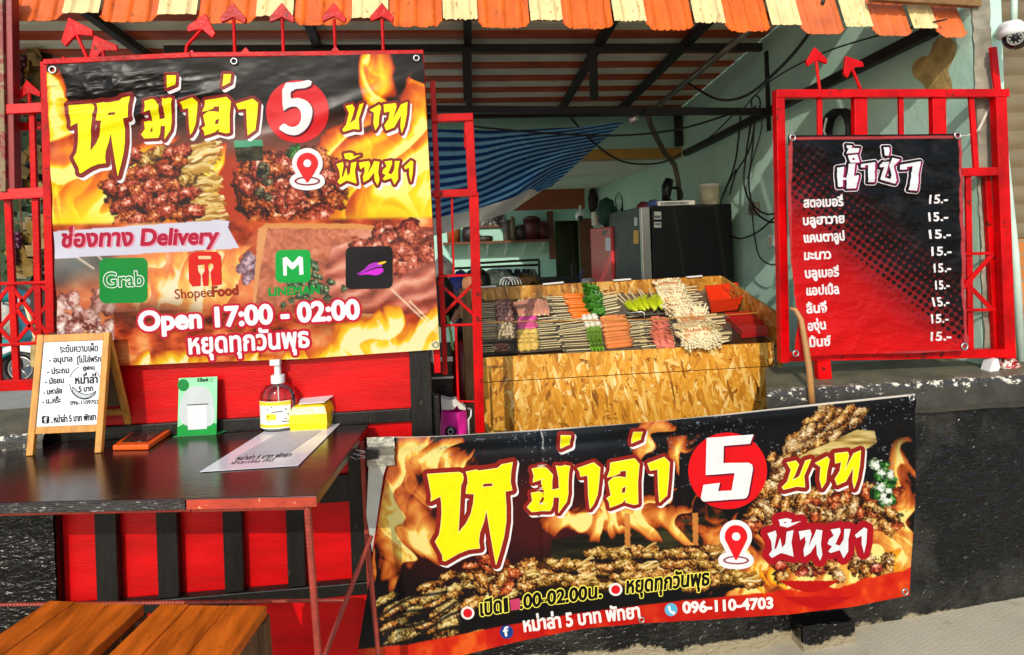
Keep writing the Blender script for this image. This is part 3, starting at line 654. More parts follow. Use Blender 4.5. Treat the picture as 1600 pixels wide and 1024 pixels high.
# narrow leaf in the middle
Ym = 2.46
g = T('gate_leaf', 'narrow red steel gate leaf with one crossed brace, left of the wooden food counter', 'gate', U(745, 670, Ym))
for b_ in ((732, 180, 738, 300, 14), (740, 300.5, 750, 675, 15)): pbar('frame_bar', g, *b_, Ym, .032)
for b_ in ((674, 186, 739, 184, 12), (676, 304, 745, 301, 12)): pbar('rail', g, *b_, Ym-.004, .037)
for b_ in ((676, 128, 696, 585, 8),): pbar('frame_bar', g, *b_, Ym+.01, .03)
for b_ in ((706, 310, 709, 432, 3.5), (712, 508, 716, 625, 4), (726, 190, 726, 232, 2)): pbar('thin_bar', g, *b_, Ym, .01)
for b_ in ((684, 432, 742, 430, 4), (690, 509, 748, 507, 4), (716, 627, 748, 628, 3)): pbar('thin_bar', g, *b_, Ym-.012, .006)
pbar('brace', g, 684, 441, 745, 496, 5, Ym-.004, .006); pbar('brace', g, 743, 440, 690, 494, 5, Ym+.004, .006)
# ------------------------------------------------------------------ counter front of red boards and black battens
Yp = 2.36
ct = T('counter_front', 'red board counter front with black upright battens under the tabletop', 'counter', (-.9, Yp, 0))
x0 = U(80, 800, Yp)[0]; x1 = U(643, 640, Yp)[0]
zt = U(420, 548, Yp)[2]; z1 = U(420, 655, Yp)[2]
m = MB(); m.bx(x0, x1, Yp, Yp+.02, .0, .30); m.bx(x0, x1, Yp+.002, Yp+.02, .303, 1.17); m.obj('red_board', REDP, ct)
zrail = U(300, 940, Yp-.03)[2]
for xa, xb in ((56, 88), (150, 184), (246, 279), (350, 380), (449, 477), (549, 577)):
    a = U(xa, 870, Yp-.03)[0]; b = U(xb, 870, Yp-.03)[0]
    m = MB(); m.bx(a, a+(b-a), Yp-.035, Yp-.001, zrail+.021, .868); m.obj('batten', BLK, ct, bevel=.003)
a = U(300, 940, Yp-.03)[2]
m = MB(); m.bx(x0-.3, x1+.05, Yp-.04, Yp-.001, a-.025, a+.02); m.obj('rail', BLK, ct, bevel=.004)
m = MB(); m.bx(x0-.02, x1, Yp-.022, Yp-.001, .868, .915); m.obj('rail', BLK, ct, bevel=.003)
m = MB(); m.bx(x1, x1+.075, Yp-.03, Yp+.05, 0, 1.17); m.bx(x1+.076, x1+.1, Yp+.0, Yp+.05, 0, .95); m.obj('end_post', BLK, ct, bevel=.003)
m = MB(); a = U(583, 720, Yp-.02); m.bx(U(500, 740, Yp)[0], U(592, 740, Yp)[0], Yp-.018, Yp-.001, U(560, 780, Yp)[2], U(560, 738, Yp)[2]); m.obj('batten', BLK, ct, bevel=.003)
# ------------------------------------------------------------------ large food banner on the left
def crease1(X, Y):
    top = np.exp(-((Y-(150-.02*X))/34.)**2)*np.exp(-((X-165)/110.)**2)
    a = .026*top*(ridge(X/70, Y/22+X/160., 21, 3)-.5)
    a = a+.010*np.exp(-(((Y-190)+.32*(X-190))/9.)**2)*np.exp(-((X-230)/90.)**2)
    a = a+.006*np.exp(-(((Y-190)+.40*(X-480))/14.)**2)*np.exp(-((X-520)/120.)**2)
    a = a+.010*(fbm(X/170, Y/120, 31, 3)-.5)+.004*(fbm(X/60, Y/26, 32, 3)-.5)*np.exp(-((Y-110)/130.)**2)
    a = a+.004*np.exp(-((X-95)/18.)**2)*np.sin(Y/13.)
    return a+.012
def paint1(X, Y):
    g = lambda cx, cy, sx, sy: np.exp(-((X-cx)/sx)**2-((Y-cy)/sy)**2)
    A = np.zeros(X.shape+(3,))+V(30, 24, 22)
    A = over(A, (206, 74, 40), sstep(165, 260, Y+30*(fbm(X/90, Y/60, 4)-.5))*.92); A = over(A, (120, 92, 84), .6*g(440, 215, 110, 26)+.45*g(330, 225, 90, 20))
    m = .75*g(95, 310, 80, 100)+.6*g(215, 285, 90, 80)+.85*g(610, 330, 130, 75)+.65*g(590, 245, 100, 45)+.65*g(660, 205, 30, 80)+.4*g(330, 262, 50, 40)+.75*g(592, 118, 24, 46)+.5*g(90, 170, 16, 60)+.5*g(130, 345, 90, 34)
    t = flames(X, Y, np.clip(m*1.3, 0, 1.05), 74, 120, 3)
    A = over(A, cramp(t, [(0, (120, 34, 14)), (.25, (206, 76, 26)), (.5, (240, 132, 30)), (.72, (250, 196, 30)), (.9, (255, 232, 40)), (1, (255, 248, 150))]), sstep(.08, .3, t))
    A = over(A, (250, 228, 30), .85*g(100, 350, 80, 22)+.8*g(640, 345, 80, 30)+.6*g(560, 352, 60, 14))
    rr = np.random.RandomState(8)
    for j, (cx, cy, rx, ry, an) in enumerate(((245, 300, 78, 44, -.2), (455, 298, 86, 48, .1), (415, 322, 44, 26, 0))): blob(A, X, Y, cx, cy, rx, ry, an, [(0, (30, 10, 6)), (.5, (96, 36, 22)), (1, (160, 78, 48))], 50+j, .35, 14.)
    for k, (x0, y0, n) in enumerate(((196, 252, 6), (190, 276, 6), (180, 300, 7), (186, 324, 7), (190, 346, 7))):
        strands(A, X, Y, x0+n*17-8, y0-6, x0+n*17+50, y0-22+5*k, 24, 20, ENOKI, 40+k, 2.6)
        for i in range(n): blob(A, X, Y, x0+i*19+rr.randn()*3, y0-i*2.6+rr.randn()*3, 17+5*rr.rand(), 13, -.2+rr.randn()*.3, (MEAT, MEATR, MEATR, ENOKI)[int(rr.rand()*3.15)], 60+k*10+i, .5, 5.)
    for i in range(54): blob(A, X, Y, 380+rr.rand()*150, 248+rr.rand()*98, 15+15*rr.rand(), 10+7*rr.rand(), rr.rand()*3, MEATR if i % 3 else MEAT, 200+i, .55, 5.)
    for i in range(7): blob(A, X, Y, 404+rr.rand()*20, 262+rr.rand()*60, 8, 10, rr.rand()*3, [(0, (20, 20, 18)), (.5, (92, 84, 60)), (1, (190, 180, 140))], 280+i, .5, 4.)
    A = over(A, cramp(fbm(X/14, Y/5, 83), [(.3, (26, 34, 24)), (.8, (96, 92, 66))]), inpoly(X, Y, [(368, 228), (412, 224), (414, 252), (372, 254)])*.95); A = over(A, (86, 170, 130), inpoly(X, Y, [(367, 221), (412, 219), (413, 229), (368, 232)]))
    for i in range(7): blob(A, X, Y, 453+rr.rand()*14, 232+rr.rand()*14, 7, 6, rr.rand()*3, GREEN, 300+i, .6, 4.)
    # lower half
    lo = sstep(348, 356, Y+.02*(X-80)); f3 = fbm(X/44, Y/34, 71, 5)
    A = over(A, cramp(f3*1.7-.35, [(0, (96, 30, 14)), (.35, (196, 76, 38)), (.65, (236, 124, 66)), (1, (252, 200, 140))]), lo)
    A = over(A, (92, 116, 116), lo*g(118, 412, 66, 34)*.95); A = over(A, (60, 78, 80), lo*.8*g(160, 408, 18, 20)+lo*.7*g(100, 430, 16, 16))
    f4 = flames(X, Y, 1.0*g(300, 440, 105, 60), 36, 50, 29); A = over(A, cramp(f4, [(0, (214, 96, 50)), (.4, (246, 144, 66)), (.75, (252, 206, 90)), (1, (255, 246, 200))]), lo*sstep(.1, .4, f4))
    for i in range(30): blob(A, X, Y, 92+rr.rand()*90, 462+rr.rand()*80, 17, 12, rr.rand()*3, [(0, (126, 60, 50)), (.35, (206, 150, 140)), (.7, (240, 216, 206)), (1, (255, 250, 244))], 330+i, .5, 7.)
    for i in range(12): blob(A, X, Y, 380+rr.rand()*26, 402+rr.rand()*36, 12, 9, rr.rand()*3, [(0, (90, 60, 80)), (.5, (180, 150, 170)), (1, (236, 220, 226))], 345+i, .4, 7.)
    bd = inpoly(X, Y, [(405, 358), (418, 350), (560, 352), (686, 366), (690, 490), (396, 490)]); A = over(A, cramp(fbm(X/5, Y/5, 81, 4)*.6+.4*fbm(X/50, Y/12, 82), [(.25, (150, 76, 50)), (.55, (206, 116, 80)), (.85, (236, 166, 130))]), bd); A = over(A, (226, 160, 96), inpoly(X, Y, [(405, 358), (418, 349), (560, 350), (684, 366), (684, 372), (560, 358), (420, 357), (408, 420), (400, 480), (396, 480)]))
    rib = np.sin((X*.6+Y*1.1)/5.+6*fbm(X/34, Y/28, 86)); meat = inpoly(X, Y, [(520, 388), (560, 372), (600, 352), (690, 356), (690, 490), (500, 490), (505, 430)]); A = over(A, cramp(.5+.3*rib+.5*(fbm(X/24, Y/20, 87)-.5), [(0, (110, 44, 34)), (.4, (186, 92, 72)), (.75, (226, 146, 120)), (1, (250, 206, 184))]), meat*.95)
    for i in range(26): blob(A, X, Y, 560+rr.rand()*130, 352+rr.rand()*70, 20, 14, rr.rand()*3, MEATR, 360+i, .5, 6.)
    for i in range(50): blob(A, X, Y, 486+rr.randn()*18, 440+rr.randn()*18, 6, 5, rr.rand()*3, [(0, (14, 40, 20)), (.6, (60, 110, 70)), (1, (200, 220, 180))], 460+i, .6, 4.)
    bt = sstep(480, 496, Y); f5 = fbm(X/30, Y/14, 73, 5)
    A = over(A, cramp(f5*1.8-.4, [(0, (60, 18, 10)), (.3, (150, 50, 26)), (.6, (226, 104, 56)), (1, (250, 180, 110))]), bt*.75*(X > 180)*(X < 480)); A = over(A, (74, 36, 22), .7*g(240, 486, 80, 16)+.7*g(520, 492, 50, 24))
    f2 = flames(X, Y, np.clip(1.0*sstep(530, 572, Y+.02*(X-400))+.85*sstep(480, 560, X)*sstep(455, 520, Y), 0, 1.1), 50, 60, 13)
    A = over(A, cramp(f2, [(0, (150, 60, 20)), (.3, (222, 116, 36)), (.6, (246, 186, 44)), (.85, (255, 226, 60)), (1, (255, 250, 190))]), sstep(.1, .42, f2)*.95)
    for x0, y0, x1, y1 in ((90, 380, 150, 420), (130, 372, 190, 436), (240, 372, 275, 392), (612, 452, 684, 520), (590, 500, 625, 560), (640, 470, 690, 520)):
        L = math.hypot(x1-x0, y1-y0); s = ((X-x0)*(x1-x0)+(Y-y0)*(y1-y0))/L; d = (-(X-x0)*(y1-y0)+(Y-y0)*(x1-x0))/L
        A = over(A, (255, 240, 210), .8*np.exp(-(d/1.7)**2)*(s > 0)*(s < L))
    pb = inpoly(X, Y, [(70, 398), (380, 386), (405, 356), (700, 362), (700, 466), (70, 492)]); A = over(A, (244, 200, 190), pb*.2)
    st = inpoly(X, Y, [(60, 364), (345, 344), (360, 346), (358, 356), (376, 388), (60, 406)]); return over(A, (222, 220, 234), st)
p0 = U(380, 320, 2.325)
B1 = Banner(p0, (0, -1, 0), crease1)
top1 = [(77, 104), (200, 97), (370, 91), (520, 88), (661, 85)]; bot1 = [(95, 574), (210, 570), (300, 566), (480, 560), (600, 551), (687, 545)]
VINYL = art_mat('printed_vinyl', .4); VINYLG = art_mat('printed_vinyl_gloss', .3)
b1 = B1.sheet('food_banner', top1, bot1, 1.35, paint1, VINYLG)
tag(b1, 'large banner of skewers and flames at upper left with delivery logos and opening hours', 'banner')
for x, y in ((88, 112), (368, 98), (651, 93), (680, 537)): eyelet(B1, x, y, b1, 4)
I = Ink()
for k in ('ho', 'mo', 'ek', 'aa', 'lo', 'ek2', 'aa2', 'bo', 'aa3', 'tho', 'pho', 'akat', 'tho2', 'yo', 'aa4'):
    L = upg(k); small = k in ('bo', 'aa3', 'tho', 'pho', 'akat', 'tho2', 'yo', 'aa4'); gr = 5.2 if not small else 4.4
    if k == 'ho': gr = 7
    if k != 'akat': I.put(shift(L, 3.6, 5), (238, 232, 232), gr-1, 1)
    I.put(L, (134, 34, 34), gr, 2); I.put(L, (246, 234, 16), .2, 4)
I.put([ell(466, 175.5, 49, 49, 70)], (214, 26, 34), 0, 1)
I.put([smooth_loop(FIVE_UP+V(1.5, 1.5), 1)], (90, 20, 40), .8, 4); I.put([smooth_loop(FIVE_UP, 1)], (234, 228, 228), .3, 5)
pin(I, 482, 240, 33, 46, 482, 284, 20, 7, 4)
I.put(text('ช่องทาง Delivery', (101, 387), (343, 381.5), 36, .12), (240, 150, 170), 1.8, 1); I.put(text('ช่องทาง Delivery', (99, 386), (341, 380.5), 36, .12), (176, 20, 58), 1.3, 2)
I.put([rrect(158, 404, 233, 474, 10, -.02)], (16, 136, 54), 0, 1)
gl = text('Grab', (166, 449), (227, 446), 33); I.put(gl, (240, 246, 240), 1.6, 2); I.put(gl, (16, 136, 54), .3, 3)
I.put([np.array([(302, 396), (318, 394), (341, 394), (347, 401), (348, 444), (334, 446), (331, 426), (336, 418), (335, 412), (329, 411), (326, 416), (328, 426), (327, 446), (320, 446), (318, 430), (322, 424), (322, 413), (310, 414), (311, 424), (315, 430), (315, 446), (303, 447), (298, 440), (297, 403)])], (214, 30, 22), .5, 2)
I.put([rrect(312, 400, 332, 405, 1)], (236, 196, 150), 0, 3)
I.put(text('Shopee', (276, 467), (334, 463), 22), (150, 44, 24), .1, 2); I.put(text('Food', (334.5, 463), (374, 460), 22), (150, 44, 24), .9, 2)
I.put([rrect(432, 391, 487, 442, 9, -.02)], (10, 164, 66), 0, 1)
I.put([np.array([(444, 404), (449, 402), (459, 412), (469, 401), (474, 403), (475, 428), (470, 429), (469, 411), (460, 420), (457, 420), (449, 412), (449, 430), (445, 430)])], (232, 244, 236), .7, 2)
I.put(text('LINEMAN', (422, 462), (500, 458), 18), (14, 150, 60), .9, 1)
I.put([rrect(541, 386, 614, 452, 9, -.02)], (24, 22, 26), 0, 1)
I.put([smooth_loop([(555, 429), (568, 423), (578, 412), (592, 409), (600, 417), (590, 417), (578, 421), (566, 427)])], (176, 50, 190), 0, 2)
I.put([smooth_loop([(557, 431), (575, 424), (590, 419), (600, 419), (599, 426), (588, 431), (575, 428)])], (214, 40, 214), 0, 2); I.put([smooth_loop([(586, 415), (594, 409), (607, 408), (597, 414)])], (240, 190, 60), 0, 2)
for body, a, b, h in (('Open 17:00 - 02:00', (221, 516), (562, 497), 42), ('หยุดทุกวันพุธ', (299, 552), (484, 541), 42)):
    L = text(body, a, b, h); I.put(L, (196, 20, 50), 5.2, 1); I.put(L, (244, 236, 240), 1.9 if 'O' in body else 1.3, 2)
I.obj('lettering', B1.place, b1)
# ------------------------------------------------------------------ drinks menu
def crease2(X, Y):
    a = .017*(ridge(X/95+Y/200., Y/55-X/170., 41, 4)-.5)+.012*(fbm(X/80, Y/90, 42, 3)-.5)+.008*(ridge(X/36+Y/90, Y/24, 44, 3)-.5)
    return a+.012+.012*np.exp(-((X-1240)/14.)**2)*np.exp(-((Y-500)/60.)**2)
def paint2(X, Y):
    u = (X-1228)/270.; v = (Y-215)/340.
    A = np.zeros(X.shape+(3,))+V(20, 19, 20); A = over(A, (52, 48, 50), .8*sstep(.5, .75, fbm(X/36+Y/60, Y/22-X/50, 51, 4)))
    t = v*1.05-u*.72+.02                                  # 0 at the black edge, grows towards the red corner
    A = over(A, (138, 34, 40), sstep(-.08, .12, t)*sstep(-.02, .3, v+.1)); A = over(A, (206, 20, 26), sstep(.18, .5, t)); A = over(A, (228, 26, 30), sstep(.5, .8, t)+sstep(.86, .97, v)*.8)
    c, s = math.cos(.62), math.sin(.62); gx = (X*c+Y*s)/10.; gy = (-X*s+Y*c)/10.
    d = np.hypot(gx-np.round(gx), gy-np.round(gy)); r = .56-1.25*np.abs(t-.10)-.16*(t > .3)
    A = over(A, (24, 16, 18), (1-sstep(r-.06, r+.06, d))*(r > .05)*(t > -.05)*.92)
    for k in (.02, .05, .09): A = over(A, (120, 96, 96), .5*np.exp(-((Y-240-k*900-(X-1230)*1.05)/1.1)**2)*sstep(1330, 1240, X)*(fbm(X/8, Y/8, 57) > .5))
    e = np.minimum(np.minimum(X-1228-.055*np.clip(Y-330, 0, 400)*.5, 1499-X+.02*(Y-215)), np.minimum(Y-214.5+.012*(X-1228), 557-Y-.02*(X-1236)))
    A = over(A, (196, 78, 82), (1-sstep(5, 6.5, e))*(1-sstep(.55, .7, t))); return over(A, (30, 18, 18), (1-sstep(1, 2, e))*(v < .04))
B2 = Banner(U(1365, 380, 2.345), (0, -1, 0), crease2, .0011)
b2 = B2.sheet('drinks_menu', [(1227, 213), (1330, 212), (1420, 211), (1497, 210)], [(1236, 557), (1320, 553), (1430, 551), (1506, 546)], 1.0, paint2, VINYLG, left=[(0, 0), (.35, -2), (.6, 2), (.85, 6), (1, 0)], right=[(0, 0), (.5, 1), (.92, -2), (.95, 2), (1, -2)])
tag(b2, 'crinkled black and red drinks menu with prices hung on the right hand red gate', 'banner')
for x, y in ((1233, 217), (1491, 213), (1238, 551), (1499, 540)): eyelet(B2, x, y, b2, 4)
I = Ink()
def ZF(l): return np.array(l, float)/8.889+V(1280, 220)
TT = [[(215,385),(310,370),(300,520),(350,525),(375,330),(465,325),(440,500),(510,485),(470,665),(345,668),(355,545),(295,550),(295,640),(235,645)], [(340,75),(420,80),(400,112),(520,115),(510,170),(345,185),(375,120),(345,110)],
      [(545,335),(730,310),(720,580),(630,580),(650,345),(600,347),(600,375),(545,378)], [(790,350),(830,310),(915,305),(890,420),(862,520),(945,545),(960,480),(925,350),(970,250),(1070,272),(990,360),(1030,560),(1010,600),(805,545),(850,372),(790,378)],
      [(850,105),(920,105),(910,215),(865,215)], [(1080,345),(1340,300),(1300,700),(1190,690),(1240,362),(1160,372),(1160,405),(1080,408)]]
ring = [ZF([(370,215),(500,200),(520,310),(400,310)]), ZF([(425,245),(430,278),(460,282),(465,245)])]
allp = [ZF(l) for l in TT]; every = [[p] for p in allp]+[ring]
for L in every:
    I.put(L, (236, 222, 226), 5.2, 1)
for L in every: I.put(L, (26, 14, 20), 4.0, 2); I.put(shift(L, 2.6, .8), (150, 20, 84), .9, 3)
for L in every: I.put(L, (226, 232, 234), .2, 4)
items = [('สตอเบอรี่', 1252, 1314, 324.5, 322, 1450, 1477, 318.5), ('บลูฮาวาย', 1253, 1315, 352, 348.5, 1448, 1477, 346), ('แคนตาลูป', 1254, 1316, 379, 375.5, 1448, 1480, 373), ('มะนาว', 1255, 1294, 406, 404, 1450, 1482, 399.5), ('บลูเบอรี่', 1255, 1307, 434, 431.5, 1454, 1481, 425.5), ('แอปเปิ้ล', 1257, 1308, 461, 458.5, 1458, 1479, 452), ('ลิ้นจี่', 1258, 1288, 489, 487, 1452, 1477, 478), ('องุ่น', 1259, 1286, 516, 513, 1449, 1476, 504), ('มิ้นซ์', 1261, 1293, 541, 538.5, 1449, 1480, 531.5)]
for body, xa, xb, ya, yb, pa, pb, py in items:
    I.put(text(body, (xa, ya), (xb, yb), 20), (232, 226, 226), .75, 1, .4); I.put(text('15.-', (pa, py), (pb, py-1), 19), (236, 230, 230), .55, 1, .4)
I.obj('lettering', B2.place, b2)
# ------------------------------------------------------------------ long food banner in front
def crease3(X, Y):
    a = .012*(fbm(X/210, Y/150, 61, 3)-.5)+.004*(fbm(X/40, Y/60, 62, 4)-.5)
    for x, w_, k in ((845, 4., .0035), (1062, 7., .002), (1138, 10., .0015)): a = a-k*np.exp(-((X-x-.02*(Y-700))/w_)**2)
    yt = np.interp(X, [590, 870, 1140, 1425], [684, 668, 645, 615]); a = a+.007*np.exp(-((Y-yt-12)/9.)**2)-.006*np.exp(-((Y-yt-26)/7.)**2)*np.exp(-((X-900)/200.)**2)
    return a+.015*np.exp(-((X-590)/60.)**2)*np.sin(Y/40.)+.012
def paint3(X, Y):
    g = lambda cx, cy, sx, sy, r=0: np.exp(-((X-cx)/sx)**2-((Y-cy+r*(X-cx))/sy)**2)
    A = np.zeros(X.shape+(3,))+V(20, 20, 25); A = over(A, (84, 26, 26), .8*g(900, 800, 140, 60)+.8*g(700, 830, 120, 90)+.6*g(840, 790, 40, 80)); A = over(A, (34, 48, 58), .8*g(860, 690, 130, 26))
    A = over(A, cramp(fbm(X/60, Y/9, 98), [(.3, (28, 30, 20)), (.8, (88, 86, 48))]), .9*inpoly(X, Y, [(860, 842), (1130, 800), (1130, 852), (860, 880)]))
    m = .9*g(612, 790, 52, 100)+.8*g(655, 830, 36, 60)+.85*g(700, 715, 90, 28, -.1)+.9*g(1045, 690, 60, 40)+.85*g(1000, 800, 110, 34)+.8*g(920, 820, 60, 26)+1.1*g(1190, 905, 80, 50)+1.15*g(1370, 880, 60, 70)+.85*g(1290, 905, 90, 34)+.8*g(1405, 800, 24, 120)+.6*g(1130, 840, 60, 40)
    t = flames(X, Y, np.clip(m, 0, 1.1), 40, 80, 23)
    fl = cramp(t, [(0, (60, 20, 12)), (.25, (150, 62, 24)), (.5, (212, 118, 50)), (.75, (236, 168, 84)), (.92, (250, 206, 90)), (1, (255, 236, 150))]); A = over(A, fl, sstep(.16, .3, t))
    yl = .9*g(1185, 900, 44, 34)+.8*g(1385, 900, 34, 50); f7 = flames(X, Y, np.clip(yl, 0, 1), 30, 60, 37); A = over(A, cramp(f7, [(.2, (226, 120, 30)), (.6, (250, 190, 40)), (1, (255, 240, 120))]), sstep(.15, .4, f7))
    rr = np.random.RandomState(18); GAR = [(0, (60, 34, 16)), (.3, (170, 122, 66)), (.6, (230, 196, 140)), (1, (255, 248, 224))]
    for (x0, y0, x1, y1, w_) in ((1205, 742, 1330, 640, 26), (1235, 700, 1290, 640, 13)):
        blob(A, X, Y, (x0+x1)/2, (y0+y1)/2, math.hypot(x1-x0, y1-y0)*.56, w_, math.atan2(y1-y0, x1-x0), [(0, (40, 20, 10)), (.5, (120, 70, 36)), (1, (190, 130, 76))], 590+x0, .3, 10.)
        for i in range(44):
            s = rr.rand(); blob(A, X, Y, x0+s*(x1-x0)+rr.randn()*w_*.32, y0+s*(y1-y0)+rr.randn()*w_*.32, 12+8*rr.rand(), 8, -.75+rr.randn()*.5, CHAR if rr.rand() < .45 else GAR, 600+i, .6, 3.)
    A = over(A, cramp(fbm(X/30, Y/5, 97), [(.2, (150, 116, 56)), (.5, (206, 180, 110)), (.8, (236, 214, 150))]), inpoly(X, Y, [(1225, 722), (1335, 670), (1362, 672), (1366, 690), (1350, 700), (1240, 745)]))
    A = over(A, (20, 20, 22), .9*g(1395, 655, 26, 40))
    blob(A, X, Y, 1285, 792, 118, 36, .05, [(0, (30, 16, 10)), (.5, (110, 60, 30)), (1, (180, 116, 60))], 690, .4, 12.)
    for i in range(120): blob(A, X, Y, 1170+rr.rand()*225, 760+rr.rand()*66, 13+8*rr.rand(), 9, rr.rand()*3, (CHAR, MEAT, GAR)[i % 3], 700+i, .6, 3.4)
    for i in range(34): blob(A, X, Y, 1360+rr.rand()*30, 722+rr.rand()*62, 9, 7, rr.rand()*3, GREEN if i % 2 else [(0, (90, 120, 80)), (.4, (230, 238, 220)), (1, (255, 255, 250))], 800+i, .6, 4.)
    for i in range(36): blob(A, X, Y, 1215+rr.rand()*170, 868+rr.rand()*32, 14, 10, rr.rand()*3, (CHAR, MEATR, GAR)[i % 3], 830+i, .6, 4.)
    # mushroom bundles on the grill
    for cx, cy in ((970, 862), (1076, 862), (970, 884), (1078, 882), (975, 904), (1080, 900), (868, 884), (870, 904), (780, 894), (1128, 905)):
        blob(A, X, Y, cx, cy+2, 58, 15, -.06, [(0, (14, 8, 4)), (.5, (60, 32, 12)), (1, (110, 70, 28))], 880+int(cx), .3, 8.)
        for j in range(10): blob(A, X, Y, cx+(j-4.5)*10+rr.randn()*3, cy-(j-4)*.8+rr.randn()*5, 17, 8, rr.rand()*.9-.5, CHAR if rr.rand() < .6 else ENOKI, 900+j+int(cx), .5, 3.4)
        strands(A, X, Y, cx+30, cy+2, cx+60, cy-6, 16, 8, ENOKI, int(cx+cy), 1.6)
    for cx in (978, 1084): A = over(A, (224, 150, 76), .9*inpoly(X, Y, [(cx-4, 800), (cx+5, 800), (cx+5, 850), (cx-3, 850)]))
    for i in range(60):
        s = rr.rand(); blob(A, X, Y, 600+s*200+rr.randn()*8, 985-s*70+rr.randn()*26, 22, 8, -.42+rr.randn()*.12, [(0, (40, 22, 8)), (.3, (170, 130, 60)), (.6, (232, 206, 130)), (1, (250, 242, 196))] if rr.rand() < .6 else CHAR, 1000+i, .5, 4.5)
    for i in range(18): blob(A, X, Y, 735+rr.rand()*100, 870+rr.rand()*50, 17, 10, rr.rand()*3, CHAR if i % 2 else MEAT, 1100+i, .5, 4.)
    for k in range(7): A = over(A, (16, 12, 10), .85*np.exp(-((Y-940-k*17+.42*(X-600)+6*np.sin(X/20.+k))/2.6)**2)*(X < 690+8*k)*(X > 560))
    A = over(A, (20, 12, 10), .75*inpoly(X, Y, [(712, 958), (950, 915), (960, 938), (720, 978)])*.8)
    # red strip along the foot
    yr = np.interp(X, [550, 640, 760, 900, 1000, 1180, 1300, 1420], [1010, 1003, 980, 955, 942, 925, 916, 884]); f3 = fbm(X/26, Y/30, 99, 4)
    A = over(A, cramp(f3, [(.3, (206, 28, 18)), (.6, (226, 62, 24)), (.8, (242, 112, 40))]), sstep(-1, 1.5, Y-yr-(X > 1170)*12*(fbm(X/20, Y/30, 9)-.5))); A = over(A, (196, 22, 22), sstep(-1, 1, Y-yr)*(1-sstep(700, 760, X)*0)*.45*(X > 760)*(X < 1190))
    for x0, y0, x1, y1 in ((1215, 905, 1310, 908), (1220, 930, 1330, 925)):
        A = over(A, (196, 14, 16), .95*(np.abs(Y-y0-16*np.sin((X-x0)/(x1-x0)*3.14)*.6) < 9*np.sin(np.clip((X-x0)/(x1-x0), 0, 1)*3.14)))
    # scuffs and cracked print
    A = over(A, (150, 160, 166), .75*(fbm(X/3.4, Y/3.4, 44, 3) > .76)*(fbm(X/60, Y/30, 45) > .5)*(Y < 760)); A = over(A, (220, 220, 220), .8*(np.abs(X-846-2*np.sin(Y/9.)) < 1)*(Y < 700)*(fbm(X/4, Y/7, 3) > .4))
    yt = np.interp(X, [590, 870, 1140, 1425], [684, 668, 645, 615]); return over(A, (226, 218, 204), 1-sstep(1.2, 2.4, Y-yt))
B3 = Banner(U(1000, 820, 2.215), (0, -1, .02), crease3)
top3 = [(613, 683), (700, 679), (870, 668), (1000, 659), (1140, 645), (1300, 627), (1425, 614)]
bot3 = [(552, 1062), (640, 1041), (708, 1024), (807, 1000), (904, 980), (1000, 970.5), (1079, 967), (1231, 958), (1330, 946), (1418, 928)]
b3 = B3.sheet('food_banner', top3, bot3, 1.35, paint3, VINYL, right=[(0, 0), (.5, 5), (1, 0)])
tag(b3, 'long black banner of flames and skewers hung low in front, left end taped', 'banner')
for x, y in ((1418, 620), (1410, 922), (1000, 964)): eyelet(B3, x, y, b3, 3.4)
I = Ink()
for k in ('ho', 'mo', 'ek', 'aa', 'lo', 'ek2', 'aa2', 'bo', 'aa3', 'tho'):
    L = low(k); gr = {'ho': 8}.get(k, 6.4 if k not in ('bo', 'aa3', 'tho') else 7.5)
    I.put(shift(L, 2.6, 3), (238, 234, 232), gr, 1)
for k in ('ho', 'mo', 'ek', 'aa', 'lo', 'ek2', 'aa2', 'bo', 'aa3', 'tho'):
    L = low(k); gr = {'ho': 8}.get(k, 6.4 if k not in ('bo', 'aa3', 'tho') else 7.5); I.put(L, (140, 32, 24), gr, 2); I.put(L, (250, 240, 170), .6, 3); I.put(L, (240, 232, 12), -.1, 4)
for k in ('pho', 'akat', 'tho2', 'yo', 'aa4'): I.put(low(k), (168, 14, 30), 10.5, 2)
for k in ('pho', 'akat', 'tho2', 'yo', 'aa4'): I.put(low(k), (222, 226, 228), .1, 4)
I.put([ell(1135, 734.5, 61.5, 59.5, 80)], (222, 16, 24), 0, 1); I.put([FIVE_LOW+V(2, 2)], (110, 10, 40), .8, 4); I.put([FIVE_LOW], (232, 232, 230), .2, 5)
pin(I, 1147, 818, 35, 54, 1147, 872.5, 20, 6.5, 4)
I.put([ell(730.5, 955, 10.5, 10)], (240, 230, 226), 0, 1); I.put([ell(730.5, 955, 7, 6.8)], (214, 22, 30), 0, 2); I.put([ell(960, 917.5, 10.5, 10)], (240, 230, 226), 0, 1); I.put([ell(960, 917.5, 7, 6.8)], (214, 22, 30), 0, 2)
for body, a, b, h in (('เปิด', (751, 959), (783, 953.5), 33), ('1', (788, 953), (793, 952), 30), ('.00-02.00น.', (812, 947.5), (938, 929.5), 30), ('หยุดทุกวันพุธ', (977, 923), (1105, 911), 33)):
    L = text(body, a, b, h, .14); I.put(L, (244, 232, 90), 2.5, 1); I.put(L, (16, 12, 10), 1.0, 2)
I.put([np.array([(796, 934), (811, 931), (812, 948), (798, 950.5)])], (196, 60, 100), 0, 3)
I.put([ell(791, 984.5, 10.5, 10.5)], (24, 62, 132), 0, 1); I.put(text('f', (787.5, 991), (795.5, 989.5), 20), (240, 240, 240), .6, 2)
I.put([ell(1046.5, 949.5, 10, 10)], (92, 176, 204), 0, 1); I.put([smooth_loop([(1041, 945), (1043, 943), (1046, 947), (1044.5, 949), (1048, 953), (1050, 951.5), (1053, 955), (1050.5, 957), (1045, 954)])], (240, 244, 244), .4, 2)
